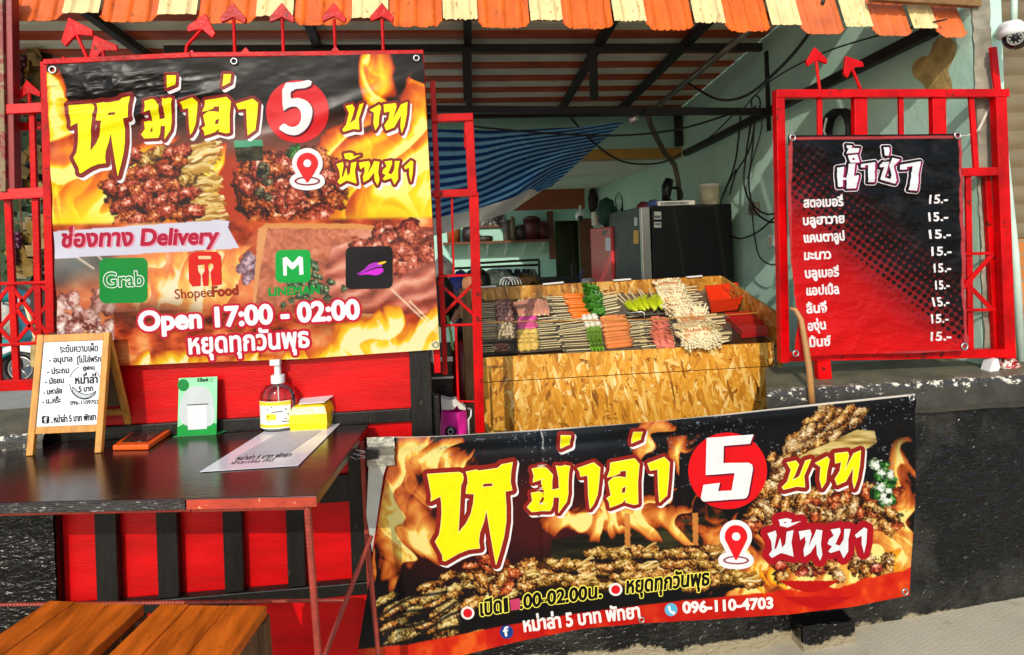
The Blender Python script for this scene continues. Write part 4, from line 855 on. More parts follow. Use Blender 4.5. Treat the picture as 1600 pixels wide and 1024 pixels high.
I.put(text('หม่าล่า 5 บาท พัทยา', (819, 984), (998, 961), 30), (236, 230, 226), 1.0, 1); I.put(text('096-110-4703', (1066, 955), (1205, 947.5), 24), (238, 232, 228), 1.1, 1)
I.obj('lettering', B3.place, b3)
m = MB(); P = lambda x, y, l: B3.place(np.array([float(x)]), np.array([float(y)]), np.array([l]))[0]
m.add([P(578, 690, 6), P(616, 688, 14), P(600, 740, 16), P(583, 858, 4), P(574, 800, 4), P(576, 740, 5)], [(0, 5, 4, 3, 2, 1)])
m.obj('folded_corner', mat('banner_reverse', '#a9a79c', .5, var=.25, vs=9, bump=.3), b3, solid=.001)
m = MB()
for y0, y1, l in ((680, 697, 20), (694, 708, 22), (706, 724, 21)): m.add([P(574, y0+2, l), P(616, y0, l), P(618, y1, l), P(575, y1+2, l)], [(3, 2, 1, 0)])
m.obj('duct_tape', mat('silver_tape', '#8f8c80', .35, metal=.5, var=.4, vs=22, bump=.8, bs=60), b3, solid=.0006)
ck = T('binder_clip', 'black binder clip with wire handles gripping the taped corner of the long banner', 'clip', P(580, 705, 24))
m = MB(); m.prism([P(573, 695, 26), P(592, 699, 26), P(592, 712, 26), P(573, 715, 26)], V(0, -.014, 0)); m.obj('clip_body', BLKP, ck, bevel=.002)
for dy in (-3, 5):
    m = MB(); m.tube([P(x, y+dy, 36) for x, y in ((588, 704), (570, 706), (557, 708), (551, 704), (554, 699), (562, 702), (572, 704))], .0013, 6); m.obj('wire_handle', STEEL, ck)
# ------------------------------------------------------------------ table with rebar legs
ZT = .874
def top_mat():
    m, nt, N, L, b = nodes('dark_glossy_tabletop'); v = tc(nt, (1, 14, 1)); v2 = tc(nt)
    c = ramp(nt, noise(nt, v, 4, 8, .6, .4), [(.3, '#120b0a'), (.7, '#2a1713')])
    c = mixc(nt, ramp(nt, noise(nt, v2, 70, 3), [(.76, 0.), (.79, .5)]), c, '#8a7a6a'); L.new(c, b.inputs['Base Color'])
    r = N.new('ShaderNodeMapRange'); L.new(noise(nt, v, 6, 5), r.inputs[0]); r.inputs[3].default_value = .08; r.inputs[4].default_value = .26; L.new(r.outputs[0], b.inputs['Roughness'])
    bumpn(nt, b, noise(nt, v, 9, 6), .16, .004); return m
tb = T('table', 'long dark brown table with a glossy top on ribbed steel rod legs', 'table', (-.9, 2, 0))
poly = [(-.355, 1.674), (-.302, 2.318), (-1.95, 2.318), (-1.95, 1.885)]
m = MB(); m.prism([V(x, y, ZT-.026) for x, y in poly][::1], V(0, 0, .026)); m.obj('tabletop', top_mat(), tb, bevel=.003)
d = V(-1.95+.355, 1.885-1.674, 0); d /= np.linalg.norm(d); q = V(-.355, 1.674, ZT-.014)+V(0, -.003, 0)
m = MB(); m.beam(q+d*.34, q+d*1.7, .024, .004, (d[1], -d[0], 0)); m.obj('edge_trim', mat('peeling_black_edge', '#1d1a18', .25, var=.5, vs=12, bump=.8, chip='#a8a49a', chips=.6, scale=(1, 1, 6)), tb)
m = MB(); m.beam(q, q+d*.336, .024, .004, (d[1], -d[0], 0)); m.obj('edge_trim', mat('worn_red_edge', '#a8361f', .5, var=.4, vs=12, bump=.5, chip='#d8a070'), tb)
def rebar(name, pts, r, par):
    m = MB(); m.tube(pts, r, 10)
    for a, b in zip(pts[:-1], pts[1:]):
        a = V(*a); b = V(*b); L = np.linalg.norm(b-a); t = (b-a)/L; e = np.cross(t, V(0, 0, 1) if abs(t[2]) < .9 else V(1, 0, 0)); e /= np.linalg.norm(e); f = np.cross(t, e); n = int(L/.0105)
        for i in range(n):
            c = a+t*(i+.5)*L/n
            m.tube([c+(e*math.cos(q)+f*math.sin(q))*(r+.0006)+t*.0035*math.cos(q) for q in np.linspace(0, 2*math.pi, 9)], .0013, 4, caps=False)
    return m.obj(name, mt_rebar, par)
mt_rebar = mat('rusty_red_rebar', '#9a3a2c', .5, var=.3, vs=25, bump=.2)
a = V(-.385, 1.70, ZT-.036)
rebar('leg', [a, V(-.352, 1.70, -.05)], .0085, tb); rebar('leg', [V(-.32, 2.25, ZT-.036), V(-.30, 2.25, -.05)], .0085, tb)
rebar('apron_rod', [a+V(.006, 0, 0), a+d*.30], .0075, tb); rebar('apron_rod', [a+d*.305, a+d*1.5], .006, tb)
p = U(580, 838, 2.0); q = U(505, 1030, 1.75); rebar('brace_rod', [p, q], .0065, tb)
p = U(573, 836, 2.0); rebar('brace_rod', [p, U(593, 1040, 2.0)], .0065, tb); p = U(0, 945, 2.26); rebar('brace_rod', [p, U(545, 938, 2.26)], .0055, tb)
# ------------------------------------------------------------------ two stools
STL = mat('orange_brown_varnished_plank', '#d6661a', .26, var=.5, vs=4, bump=.35, bs=14, scale=(8, 1.2, 8), chip='#8a3f10', chips=.62)
STS = mat('weathered_stool_leg', '#6d4a2a', .6, var=.5, vs=6, bump=.5, bs=30, scale=(6, 6, 1), chip='#c8b088', chips=.63)
ZS = .6
def stool(c4, label):
    P = [UZ(x, y, ZS) for x, y in c4]; fr = [P[1]+(P[2]-P[1])*1.25, P[0]+(P[3]-P[0])*1.25]; Q = [P[0], P[1], fr[0], fr[1]]
    t = T('stool', label, 'stool', (sum(p[0] for p in Q)/4, sum(p[1] for p in Q)/4, -.05), 'wooden stools at the table')
    for k0, k1 in ((0, .27), (.277, .64), (.647, 1)):
        m = MB(); m.prism([p-V(0, 0, .028) for p in (Q[0]+(Q[1]-Q[0])*k0, Q[0]+(Q[1]-Q[0])*k1, Q[3]+(Q[2]-Q[3])*k1, Q[3]+(Q[2]-Q[3])*k0)][::-1], V(0, 0, .028-.0015*(k0 == .277))); m.obj('seat_plank', STL, t, bevel=.003)
    c = sum(Q)/4
    for k in range(4):
        k2 = (k+1) % 4
        p = Q[k]+(c-Q[k])*.12; m = MB(); o = (Q[k]-c); o[2] = 0
        m.beam(V(p[0], p[1], ZS-.029), V(p[0], p[1], gz(0))+o*.12, .045, .045, (1, 0, 0)); m.obj('leg', STS, t, bevel=.003)
        p2 = Q[k2]+(c-Q[k2])*.12; dd = (p2-p)/np.linalg.norm(p2-p)
        m = MB(); m.beam(V(p[0], p[1], ZS-.085)+dd*.024, V(p2[0], p2[1], ZS-.085)-dd*.024, .02, .11, (0, 0, 1)); m.obj('side_rail', STS, t, bevel=.002)
stool([(78, 938), (225, 944), (137, 1024), (-30, 1010)], 'orange brown wooden stool, the left one of two tucked under the table')
stool([(252, 943), (417, 946), (360, 1024), (168, 1024)], 'orange brown wooden stool, the right one of two tucked under the table')
# ------------------------------------------------------------------ easel board on the table
FL = UZ(43, 712, ZT); FR = UZ(160, 707, ZT); BR = UZ(211, 678, ZT); back = (BR-FR); BL = FL+back
half = back*.36; Hs = [h for h in np.arange(.25, .5, .002) if (lambda p: PPY-F*np.dot(p-CAM, cu)/np.dot(p-CAM, cf))(FL+half+V(0, 0, h)) < 524][0]
AL = FL+half+V(0, 0, Hs); AR = FR+half+V(0, 0, Hs)
ea = T('easel_sign', 'small pine folding board listing spice levels in black handwriting on the table', 'sign', FL)
sx = (FR-FL)/np.linalg.norm(FR-FL); wB = np.linalg.norm(FR-FL); upF = (AL-FL)/np.linalg.norm(AL-FL); nF = np.cross(sx, upF); nF /= np.linalg.norm(nF)
upB = (AL-BL)/np.linalg.norm(AL-BL); nB = np.cross(upB, sx); LF = np.linalg.norm(AL-FL)
pw = .021
def fpt(a, b, o=0): return FL+sx*a+upF*b+nF*o
m = MB()
m.beam(fpt(pw/2, 0), fpt(pw/2, LF), pw, .016, nF); m.beam(fpt(wB-pw/2, 0), fpt(wB-pw/2, LF), pw, .016, nF)
m.beam(fpt(pw+.0005, LF-.013), fpt(wB-pw-.0005, LF-.013), .024, .014, nF); zb_ = LF*.20; m.beam(fpt(pw+.0005, zb_), fpt(wB-pw-.0005, zb_), .022, .014, nF); m.obj('front_frame', WOODY, ea, bevel=.0015)
m = MB(); bp = lambda a, b: BL+sx*a+upB*b-nB*.004
LB = np.linalg.norm(AL-BL)-.006
m.beam(bp(pw/2, 0), bp(pw/2, LB), pw, .014, nB); m.beam(bp(wB-pw/2, 0), bp(wB-pw/2, LB), pw, .014, nB); m.beam(bp(pw+.0005, LB*.24), bp(wB-pw-.0005, LB*.24), .02, .012, nB); m.obj('rear_frame', WOODY, ea, bevel=.0015)
m = MB(); c = [bp(pw+.001, LB*.3), bp(wB-pw-.001, LB*.3), bp(wB-pw-.001, LB-.02), bp(pw+.001, LB-.02)]; m.prism(c, nB*.004); m.obj('rear_panel', mat('hardboard', '#6e5b3c', .6), ea)
m = MB(); m.prism([fpt(pw+.0005, zb_+.0115, -.002), fpt(wB-pw-.0005, zb_+.0115, -.002), fpt(wB-pw-.0005, LF-.0255, -.002), fpt(pw+.0005, LF-.0255, -.002)], nF*.005); wb = m.obj('whiteboard', mat('whiteboard', '#d6dbe0', .25, var=.05), ea)
BN = Banner(fpt(0, .1, .0034), nF if nF[1] < 0 else -nF, lambda x, y: 0*x, .0005)
I = Ink(); K = (22, 22, 26)
for body, a, b, h, gr in (('ระดับความเผ็ด', (94, 551), (153, 549), 15.5, .28), ('- อนุบาล', (77, 567), (113, 565), 13, .35), ('[ไม่ใส่พริก]', (121, 567), (161, 565), 13, .3), ('- ประถม', (74, 585), (108, 583), 13, .35), ('- มัธยม', (71, 600.5), (100, 598.5), 12.5, .35), ('- มหาลัย', (68.5, 617), (97, 614.5), 12, .35), ('- น..ครึ้ะ', (66.5, 631.5), (95, 629), 12, .35),
                         ('@พัทยา', (130, 579), (148, 577.5), 9, .2), ('หม่าล่า', (118, 600), (152.5, 598.5), 17, .55), ('5 บาท', (123.5, 612.5), (145.5, 611), 12, .4), ('096-1109703', (110, 633), (154, 631), 9, .2), ('.', (80, 661), (82, 660.5), 12, .4), ('หม่าล่า 5 บาท พัทยา', (84.5, 660.5), (150, 656.5), 14, .4)):
    I.put(text(body, a, b, h), K, gr, 1, .3)
arc = lambda a0, a1, rx, ry, th, cx=132, cy=599: [np.array([(cx+(rx+s*th)*math.cos(a), cy-(ry+s*th)*math.sin(a)) for s, A in ((.5, np.linspace(a0, a1, 24)), (-.5, np.linspace(a1, a0, 24))) for a in A])]
I.put(arc(1.9, 2.8, 24, 27, .9), K, 0, 1, .3); I.put(arc(.35, 1.15, 25, 27, .9), K, 0, 1, .3); I.put(arc(3.2, 5.6, 23, 25, 1.1), K, 0, 1, .3)
ch = smooth_loop([(113, 604), (113, 612), (122, 621), (135, 624), (148, 615), (151, 610), (145, 615), (134, 617), (122, 613), (115, 606)]); I.put([ch], K, .5, 1, .3); I.put([ch], (206, 212, 216), -.6, 2, .3)
for x, y in ((134.5, 585), (149, 585.5)): I.put([smooth_loop([(x, y-4), (x-1.6, y+1), (x, y+3), (x+1.8, y)])], K, .3, 1, .3)
I.put([rrect(65.5, 650, 77, 662, 2.4)], K, 0, 1, .3); I.put(text('f', (69.5, 660.5), (74.5, 660), 12), (226, 228, 230), .6, 2, .3)
o = I.obj('handwriting', BN.place, wb)
# ------------------------------------------------------------------ small things on the table
def table_prism(px4, z0, h): return [UZ(x, y, z0) for x, y in px4]
t = T('flat_case', 'flat orange plastic case lying on the table beside the spice board', 'case', UZ(176, 704, ZT))
P = [UZ(x, y, ZT+.001) for x, y in ((176, 704), (232, 703), (276, 673), (216, 674))]; m = MB(); m.prism(P, V(0, 0, .016)); m.obj('case_body', mat('orange_plastic', '#f0590c', .35, var=.1), t, bevel=.003)
c = sum(P)/4+V(0, 0, .0185); m = MB(); m.prism([c+(p+V(0, 0, .0175)-c)*.74*V(1, 1, 0)+V(0, 0, -.0008) for p in P], V(0, 0, .0015)); m.obj('dark_print', mat('dark_print', '#2a1512', .3, var=.7, vs=45, chip='#b09a8a', chips=.6), t)
# green acrylic payment stand (code and figure left out)
t = T('payment_stand', 'green printed acrylic card stand on the table between the orange case and the pump bottle', 'card stand', UZ(306, 682, ZT))
a = UZ(277, 682, ZT+.002); b = UZ(338, 679, ZT+.002); x_ = (b-a); upv = U(277, 592, a[1]+.02)[2]-a[2]; lean = V(0, .028, upv)
nn = np.cross(x_, lean); nn /= np.linalg.norm(nn)
m = MB(); m.prism([a, b, b+lean, a+lean], -nn*.003); cdp = m.obj('card', mat('mint_card', '#7fd79c', .22, var=.06), t, bevel=.0008)
m = MB(); m.prism([a+V(-.012, -.004, -.001), b+V(.0, -.004, -.001), b+V(.03, .05, -.001), a+V(.02, .05, -.001)], V(0, 0, .0025)); m.obj('base', mat('clear_green_acrylic', '#49b96a', .08, var=.05, trans=.5, bump=0), t)
BK = Banner(a, nn if nn[1] < 0 else -nn, lambda x, y: 0*x, .0005); I = Ink()
I.put([np.array([(277, 668), (290, 661), (320, 658), (338, 662), (338, 678.5), (277, 681.5)])], (12, 158, 62), 0, 1); I.put([ell(286.5, 602, 9, 9.5)], (20, 140, 60), 0, 1)
I.put([smooth_loop([(282, 628), (290, 610), (300, 604), (322, 603), (332, 616), (336, 640), (335, 664), (316, 668), (286, 666), (279, 648)], 3)], (206, 214, 214), 0, 2)
I.put([np.array([(293, 634), (323, 632), (323.5, 670), (294, 672)])], (232, 234, 236), 0, 3); I.put([np.array([(292.5, 632.5), (326, 630.5), (326, 632), (292.5, 634)])], (40, 44, 44), 0, 4)
I.put(text('KBank', (309, 597), (326, 596), 8.5), (28, 60, 44), .3, 2, .3); I.put([ell(330.5, 594, 2.8, 2.8), ell(330.5, 594, 2, 2)[::-1]], (28, 60, 44), 0, 2, .3)
I.obj('print', BK.place, cdp)
# pump bottle
c = UZ(437, 671, ZT); s = np.linalg.norm(c-CAM)/F; k = s*1.0
t = T('pump_bottle', 'clear hand gel bottle with white pump and yellow label', 'bottle', c)
def clear(name, col='#f4f6f4', mixv=.86):
    if name in _mc: return _mc[name]
    mt_, nt, N, L, b = nodes(name); tr = N.new('ShaderNodeBsdfTransparent'); tr.inputs[0].default_value = (*hx(col), 1); gl_ = N.new('ShaderNodeBsdfGlossy'); gl_.inputs['Roughness'].default_value = .06
    fr = N.new('ShaderNodeFresnel'); fr.inputs[0].default_value = 1.45; mx = N.new('ShaderNodeMixShader'); L.new(fr.outputs[0], mx.inputs[0]); L.new(tr.outputs[0], mx.inputs[1]); L.new(gl_.outputs[0], mx.inputs[2]); L.new(mx.outputs[0], N['Material Output'].inputs[0])
    _mc[name] = mt_; return mt_
R_ = 25.5*k; hb = 66*k
m = MB(); m.lathe([(R_*.3, .001), (R_*.93, .001), (R_, .006), (R_, hb*.68), (R_*.93, hb*.82), (R_*.66, hb*.95), (R_*.34, hb)], c, 28, sy=.7); m.obj('bottle_body', clear('clear_plastic', '#f2f4f2'), t, smooth=True)
m = MB(); m.lathe([(R_*.3, .005), (R_*.9, .005), (R_*.9, hb*.42), (R_*.3, hb*.42)], c, 28, sy=.66); m.obj('gel', mat('cloudy_gel', '#c4c9c6', .2, var=.08, bump=0), t, smooth=True)
m = MB(); A = np.linspace(math.radians(195), math.radians(318), 20)
def lab(z0, z1, o=1.012): return [[c+V(R_*o*math.cos(q), R_*o*.7*math.sin(q), z) for q in A] for z in (z0, z1)]
m.grid(lab(.014, hb*.66)); lb_ = m.obj('label', mat('white_label', '#e6e4dc', .4, var=.04), t, smooth=True)
m = MB(); m.grid(lab(.018, .028, 1.02)); m.obj('yellow_band', mat('yellow_print', '#f2c62a', .4, var=.05), lb_); m = MB(); m.grid(lab(hb*.57, hb*.65, 1.02)); m.obj('yellow_band', mat('yellow_print', '#f2c62a', .4, var=.05), lb_)
m = MB(); A2 = np.linspace(math.radians(238), math.radians(272), 9); m.grid([[c+V(R_*1.022*math.cos(q), R_*1.022*.7*math.sin(q), z) for q in A2] for z in (hb*.27, hb*.40)]); m.obj('yellow_mark', mat('yellow_print', '#f2c62a', .4), lb_)
BT = Banner(c+V(0, -R_*.73, 0), (0, -1, 0), lambda x, y: 0*x, .0004); I = Ink()
for x, y in ((417, 641), (418, 652), (424, 637), (446, 640), (449, 648), (446, 655), (452, 655), (420, 660)): I.put([ell(x, y, 1.2, 1.0, 10)], K, 0, 1, .3)
I.put([np.array([(424, 644), (441, 643), (441, 644), (424, 645)])], K, .2, 1, .3); I.put([np.array([(440, 659), (452, 658.6), (452, 659.4), (440, 659.8)])], K, .2, 1, .3)
def on_label(px, py, l):
    P = BT.place(px, py, l); x = np.clip((P[:, 0]-c[0])/(R_*1.03), -.98, .98); P[:, 1] = c[1]-R_*1.03*.7*np.sqrt(1-x*x)-.0006; return P
I.obj('small_print', on_label, lb_)
m = MB(); m.lathe([(R_*.1, hb), (R_*.37, hb), (R_*.37, hb+11*k), (R_*.18, hb+12*k), (R_*.17, hb+28*k), (R_*.1, hb+28*k)], c, 20); m.box(c+V(-.004, -.006, hb+30*k), (R_*.52, R_*.5, 8*k)); m.tube([c+V(0, 0, hb), c+V(0, 0, .012)], .0025, 6); m.obj('pump', WHITE, t, bevel=.0008)
# tissue pack
t = T('tissue_pack', 'yellow soft pack of tissues with a white flap on the table beside the pump bottle', 'tissue pack', UZ(490, 672, ZT))
q = [UZ(x, y, ZT+.003) for x, y in ((453, 674), (511, 671), (527, 655), (470, 656))]; hh = 34*k
def lift(p, z): return p+V(0, 0, z)
ctr = sum(q)/4; topq = [lift(ctr+(p-ctr)*.86, hh) for p in q]
mids = [[q[0], q[1], lift(q[1], hh*.55), lift(q[0], hh*.5)]]
m = MB(); m.prism(q, V(0, 0, .001)); rows = [[ctr+(p-ctr)*f_+V(0, 0, z) for p in q+[q[0]]] for f_, z in ((.97, .0015), (1.03, hh*.3), (1.0, hh*.65), (.86, hh*.93), (.6, hh))]
m.grid(np.array(rows)); m.add([rows[-1][i] for i in range(4)], [(0, 1, 2, 3)]); o = m.obj('wrapper', mat('yellow_film', '#f4d010', .3, var=.12, vs=20, bump=.5, bs=40), t, smooth=False, bevel=.004)
m = MB(); f0 = [lift(p, hh*1.02) for p in topq]; P = [lift(topq[0]+(topq[1]-topq[0])*.2, .004), lift(topq[1], .006), lift(topq[2]+(topq[2]-topq[3])*.12, .012), lift(topq[3], .008)]; m.prism(P, V(0, 0, .002)); m.obj('white_flap', WHITE, t)
m = MB(); e = (q[1]+q[2])/2; ux = (q[2]-q[1]); ux /= np.linalg.norm(ux); oz = V(0, 0, 1); nrm = np.cross(ux, oz); nrm = nrm if nrm[0] > 0 else -nrm
m.add([e+nrm*.004+ux*.016*math.cos(a)+oz*(hh*.45+.012*math.sin(a)) for a in np.linspace(0, 2*math.pi, 18, endpoint=False)], [tuple(range(18))]); m.obj('end_window', mat('brown_tissue_end', '#b9a08a', .5, var=.3, vs=30), t)
# laminated sheet (its code left out)
pz = ZT+.0035
t = T('laminated_sheet', 'white laminated payment sheet lying askew at the right end of the table', 'sheet', UZ(420, 700, ZT))
c4 = [(312, 738), (466, 728), (534, 660), (428, 665)]
m = MB(); m.prism([UZ(x, y, pz-.0015) for x, y in c4], V(0, 0, .0012)); m.obj('sheet', mat('white_laminate', '#d3d0d6', .16, var=.05, bump=0), t)
place = lambda px, py, l: np.array([UZ(x, y, pz+.0004+.0003*k_) for x, y, k_ in zip(px, py, l)])
I = Ink(); I.put([np.array([(366, 716), (448, 710), (503, 672), (436, 676)])], (206, 204, 208), 0, 1, .6)
I.put(text('หม่าล่า 5 บาท พัทยา', (368, 719.5), (452, 713.5), 8.5, 1.1), K, .15, 2, .3); I.put(text('ชำระเงิน ที่นี่', (360, 725.5), (425, 721), 6, 1.1), K, .05, 2, .3)
I.obj('print', place, t)
# ------------------------------------------------------------------ wooden strand-board food counter
def osb_mat(name='strand_board', dark=1.):
    m, nt, N, L, b = nodes(name); base = tc(nt); cols = hmix = None
    nz = N.new('ShaderNodeTexNoise'); nz.inputs['Scale'].default_value = 14; nz.inputs['Detail'].default_value = 3; L.new(base, nz.inputs['Vector'])
    for k, (ry, sc) in enumerate(((.15, (52, 20, 11)), (-.6, (58, 20, 13)), (1.1, (50, 20, 12)), (-1.25, (56, 20, 15)), (.45, (46, 20, 10)), (-.2, (70, 20, 13)))):
        vo = N.new('ShaderNodeTexVoronoi'); vo.inputs['Scale'].default_value = 1
        ad = N.new('ShaderNodeVectorMath'); ad.operation = 'MULTIPLY_ADD'; L.new(nz.outputs['Color'], ad.inputs[0]); ad.inputs[1].default_value = (.3, .15, .25); L.new(tc(nt, sc, (0, ry, 0), 'Object', True), ad.inputs[2]); L.new(ad.outputs[0], vo.inputs['Vector'])
        sp = N.new('ShaderNodeSeparateColor'); L.new(vo.outputs['Color'], sp.inputs[0])
        c = ramp(nt, sp.outputs[0], [(0, '#74420f'), (.08, '#b8761c'), (.3, '#cf8a22'), (.6, '#dd9d30'), (.88, '#e8ba5c'), (1, '#f2d692')])
        g_ = noise(nt, tc(nt, (150, 150, 9), (0, ry, 0), 'Object', True), 1.2, 3); c = mixc(nt, ramp(nt, g_, [(.45, 0.), (.8, .45)]), c, '#96601c')
        if cols is None: cols, hmix = c, sp.outputs[0]
        else:
            f_ = ramp(nt, sp.outputs[1], [(.56, 0.), (.58, 1.)]); cols = mixc(nt, f_, cols, c); hmix = mixc(nt, f_, hmix, sp.outputs[0])
    ed = ramp(nt, noise(nt, tc(nt, (1, 1, .5)), 34, 7, .75, 1.2), [(.61, 0.), (.66, .85)]); cols = mixc(nt, ed, cols, '#4e2c0c')
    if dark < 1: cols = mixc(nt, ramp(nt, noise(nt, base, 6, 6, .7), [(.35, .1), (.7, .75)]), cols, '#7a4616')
    L.new(cols, b.inputs['Base Color']); b.inputs['Roughness'].default_value = .4; bumpn(nt, b, hmix, .5, .004); return m
OSB = osb_mat(); OSBD = osb_mat('darker_strand_board', .6)  # second board is mixed towards darker brown, for back and side panels
YF, YK = 2.92, 3.66; ZF, ZK = .962, 1.168
xl = U(733, 600, YF)[0]; xr = U(1207, 560, YF)[0]; zs = U(980, 584, YF)[2]
ct = T('food_counter', 'boxy strand board counter displaying trays of food skewers', 'counter', ((xl+xr)/2, 3.3, 0))
m = MB(); m.bx(xl, xr, YF-.018, YF, .05, zs-.002); m.obj('front_panel', OSB, ct, bevel=.0015)
m = MB(); m.bx(xl, xr, YF-.02, YF-.001, zs+.002, ZF+.022); m.obj('front_lip', OSB, ct, bevel=.0015)
zbk0 = U(750, 450, YK+.03)[2]; zbk = U(1125, 431, YK+.03)[2]; xbr = U(1125, 431, YK+.03)[0]
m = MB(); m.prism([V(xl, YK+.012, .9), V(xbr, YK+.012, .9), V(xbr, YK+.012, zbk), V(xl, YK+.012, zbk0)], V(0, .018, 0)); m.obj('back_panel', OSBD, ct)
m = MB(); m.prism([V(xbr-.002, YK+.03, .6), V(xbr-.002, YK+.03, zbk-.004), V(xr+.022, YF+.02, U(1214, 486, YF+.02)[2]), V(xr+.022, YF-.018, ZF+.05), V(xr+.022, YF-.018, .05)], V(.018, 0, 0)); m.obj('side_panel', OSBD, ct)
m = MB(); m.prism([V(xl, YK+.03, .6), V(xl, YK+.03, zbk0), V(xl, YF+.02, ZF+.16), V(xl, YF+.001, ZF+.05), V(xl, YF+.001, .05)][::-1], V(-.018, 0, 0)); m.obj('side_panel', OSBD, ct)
m = MB(); m.add([V(xl, YF, ZF), V(xr+.02, YF, ZF), V(xr+.02, YK+.01, ZK), V(xl, YK+.01, ZK)], [(0, 1, 2, 3)]); m.obj('deck', mat('dark_deck_board', '#4a3018', .5, var=.4), ct, solid=.006)
m = MB(); e = V(0, 0, .006)
for fr_, to in (((744, 450), (775, 448)), ((848, 445), (880, 442)), ((958, 439), (985, 437)), ((1073, 434), (1096, 432))):
    a = U(*fr_, YK+.01); b = U(*to, YK+.01); m = MB(); m.beam(a+V(0, 0, .003), b+V(0, 0, .003), .008, .03); m.obj('edge_clip', WHITE, ct)
m = MB(); a = U(738, 504, YF+.03); b = U(1030, 499, YF+.03); c_ = U(1214, 487, YF+.03); m.tube([V(xl+.01, YF+.03, a[2]), b, c_], .0028, 6); m.obj('guard_rim', mat('amber_rim', '#b07a30', .3), ct)
m = MB(); m.add([V(xl+.01, YF+.03, ZF+.03), V(xr, YF+.03, ZF+.03), V(xr, YF+.03, c_[2]-.003), V(xl+.01, YF+.03, a[2]-.003)], [(0, 1, 2, 3)]); m.obj('guard_pane', clear('clear_acrylic', '#f6f2ea'), ct)
m = MB(); cx_ = U(737, 580, 2.87)[0]; m.beam(V(cx_, 2.87, .05), V(cx_-.012, 2.87, U(735, 456, 2.87)[2]), .036, .04); m.obj('corner_post', mat('raw_timber', '#7a5a34', .75, var=.45, vs=10, bump=.6, scale=(5, 5, 1)), ct)
dn = V(0, -(ZK-ZF), YK-YF); dn /= np.linalg.norm(dn)
def D(px, py, h=0.): return UP(px, py, V(0, YF, ZF)+dn*(.004+h), dn)
TRAY = mat('dull_steel_tray', '#7c766c', .38, metal=.5, var=.3); TRAYB = mat('black_tray', '#151314', .35, var=.3)
def tray(px4, label, mt, par=None, cat='tray'):
    P = [D(x, y) for x, y in px4]; c = sum(P)/4; t = T('serving_tray', label, cat, c, 'trays on the food counter'); m = MB()
    rings = [[c+(p-c)*.93+dn*.001 for p in P], [c+(p-c)*.97+dn*.012 for p in P], [c+(p-c)*1.0+dn*.015 for p in P], [c+(p-c)*1.03+dn*.013 for p in P]]
    def rnd(R_):
        out = []
        for i in range(4):
            p, a, b = R_[i], R_[i-1], R_[(i+1) % 4]
            for k in range(5):
                q = k/4; pa = p+(a-p)*.09; pb = p+(b-p)*.09; out.append((1-q)**2*pa+2*q*(1-q)*p+q*q*pb)
        return out+[out[0]]
    rr_ = [rnd(R_) for R_ in rings]; m.add(rr_[0][:-1], [tuple(range(20))]); m.grid(np.array(rr_)); return m.obj('tray_body', mt, t, solid=.0012)
tray([(746, 508), (862, 502), (862, 464), (752, 468)], 'steel tray of octopus and crab skewers at the back left of the counter', TRAY)
tray([(740, 538), (806, 533), (806, 508), (746, 511)], 'steel tray of pale tofu skewers behind the small black tray', TRAY)
tray([(738, 562), (808, 556), (806, 531), (740, 537)], 'small black tray with a few dark meat skewers at the front left corner', TRAYB)
tray([(811, 555), (882, 550), (878, 498), (811, 503)], 'steel tray of pink rolls and yellow dumplings at the front', TRAY)
tray([(884, 556), (1030, 546), (1018, 503), (876, 512)], 'steel tray of okra, white balls and orange sausages at the front', TRAY)
tray([(872, 505), (982, 495), (968, 456), (858, 464)], 'steel tray of orange sausages and green leaves at the back', TRAY)
tray([(984, 498), (1110, 488), (1100, 448), (970, 458)], 'steel tray of green chillies and mushrooms at the back', TRAY)
tray([(1014, 548), (1142, 538), (1140, 494), (1006, 502)], 'steel tray of pink ham and mushrooms at the front', TRAY)
# --- skewers: one prototype of each kind, copied along its row
def frame_on(p, q):
    x = (q-p); L = np.linalg.norm(x); x = x/L; z = dn-x*np.dot(dn, x); z /= np.linalg.norm(z); y = np.cross(z, x); return Matrix(np.column_stack([x, y, z]).tolist()).to_euler(), L
def jit(m, a, seed):
    r = np.random.RandomState(seed); m.v = [tuple(np.array(v)+a*(r.rand(3)-.5)) for v in m.v]; return m
def sausage(m, x0, x1, r, mi=0):
    n = 9; m.tube([V(x0+(x1-x0)*i/(n-1), 0, r) for i in range(n)], [r*(.55 if i in (0, n-1) else .96 if i in (1, n-2) else 1) for i in range(n)], 12, mi); return m
def skew(kind, label, group, builder, rows, stick_to, L0):
    """rows: list of (tip pixel, tail pixel, height); builder adds the food to a mesh along +x"""
    proto = None
    for i, (a, b, h) in enumerate(rows):
        p = D(*a, h); q = D(*b, h); e, L = frame_on(p, q); sc = L/L0
        if proto is None:
            t = T('food_skewer', label, kind, p, group)
            m = MB(); m.tube([V(0, 0, .006), V(L0, 0, .006)], .0025, 6)
            s = m.obj('stick', STICK); s.parent = t
            for nm, mb, mt, sm in builder():
                o = mb.obj(nm, mt, smooth=sm); o.parent = t
            t.rotation_euler = e; t.scale = (sc,)*3; proto = t
        else:
            rj = np.random.RandomState(i*7+len(label)); roll = Matrix.Rotation((rj.rand()-.5)*1.2, 3, 'X'); e2 = (e.to_matrix() @ Matrix.Rotation((rj.rand()-.5)*.12, 3, 'Z') @ roll).to_euler()
            dup(proto, p+dn*.004*rj.rand(), e2, scale=(sc*(.94+.14*rj.rand()),)*3)
ORS = mat('orange_sausage', '#e8741c', .35, var=.15, vs=20, bump=.08); ORF = mat('pale_orange_sausage', '#e2894a', .38, var=.12, vs=20, bump=.08); PNK = mat('pink_sausage', '#e2549a', .4, var=.12, vs=20)
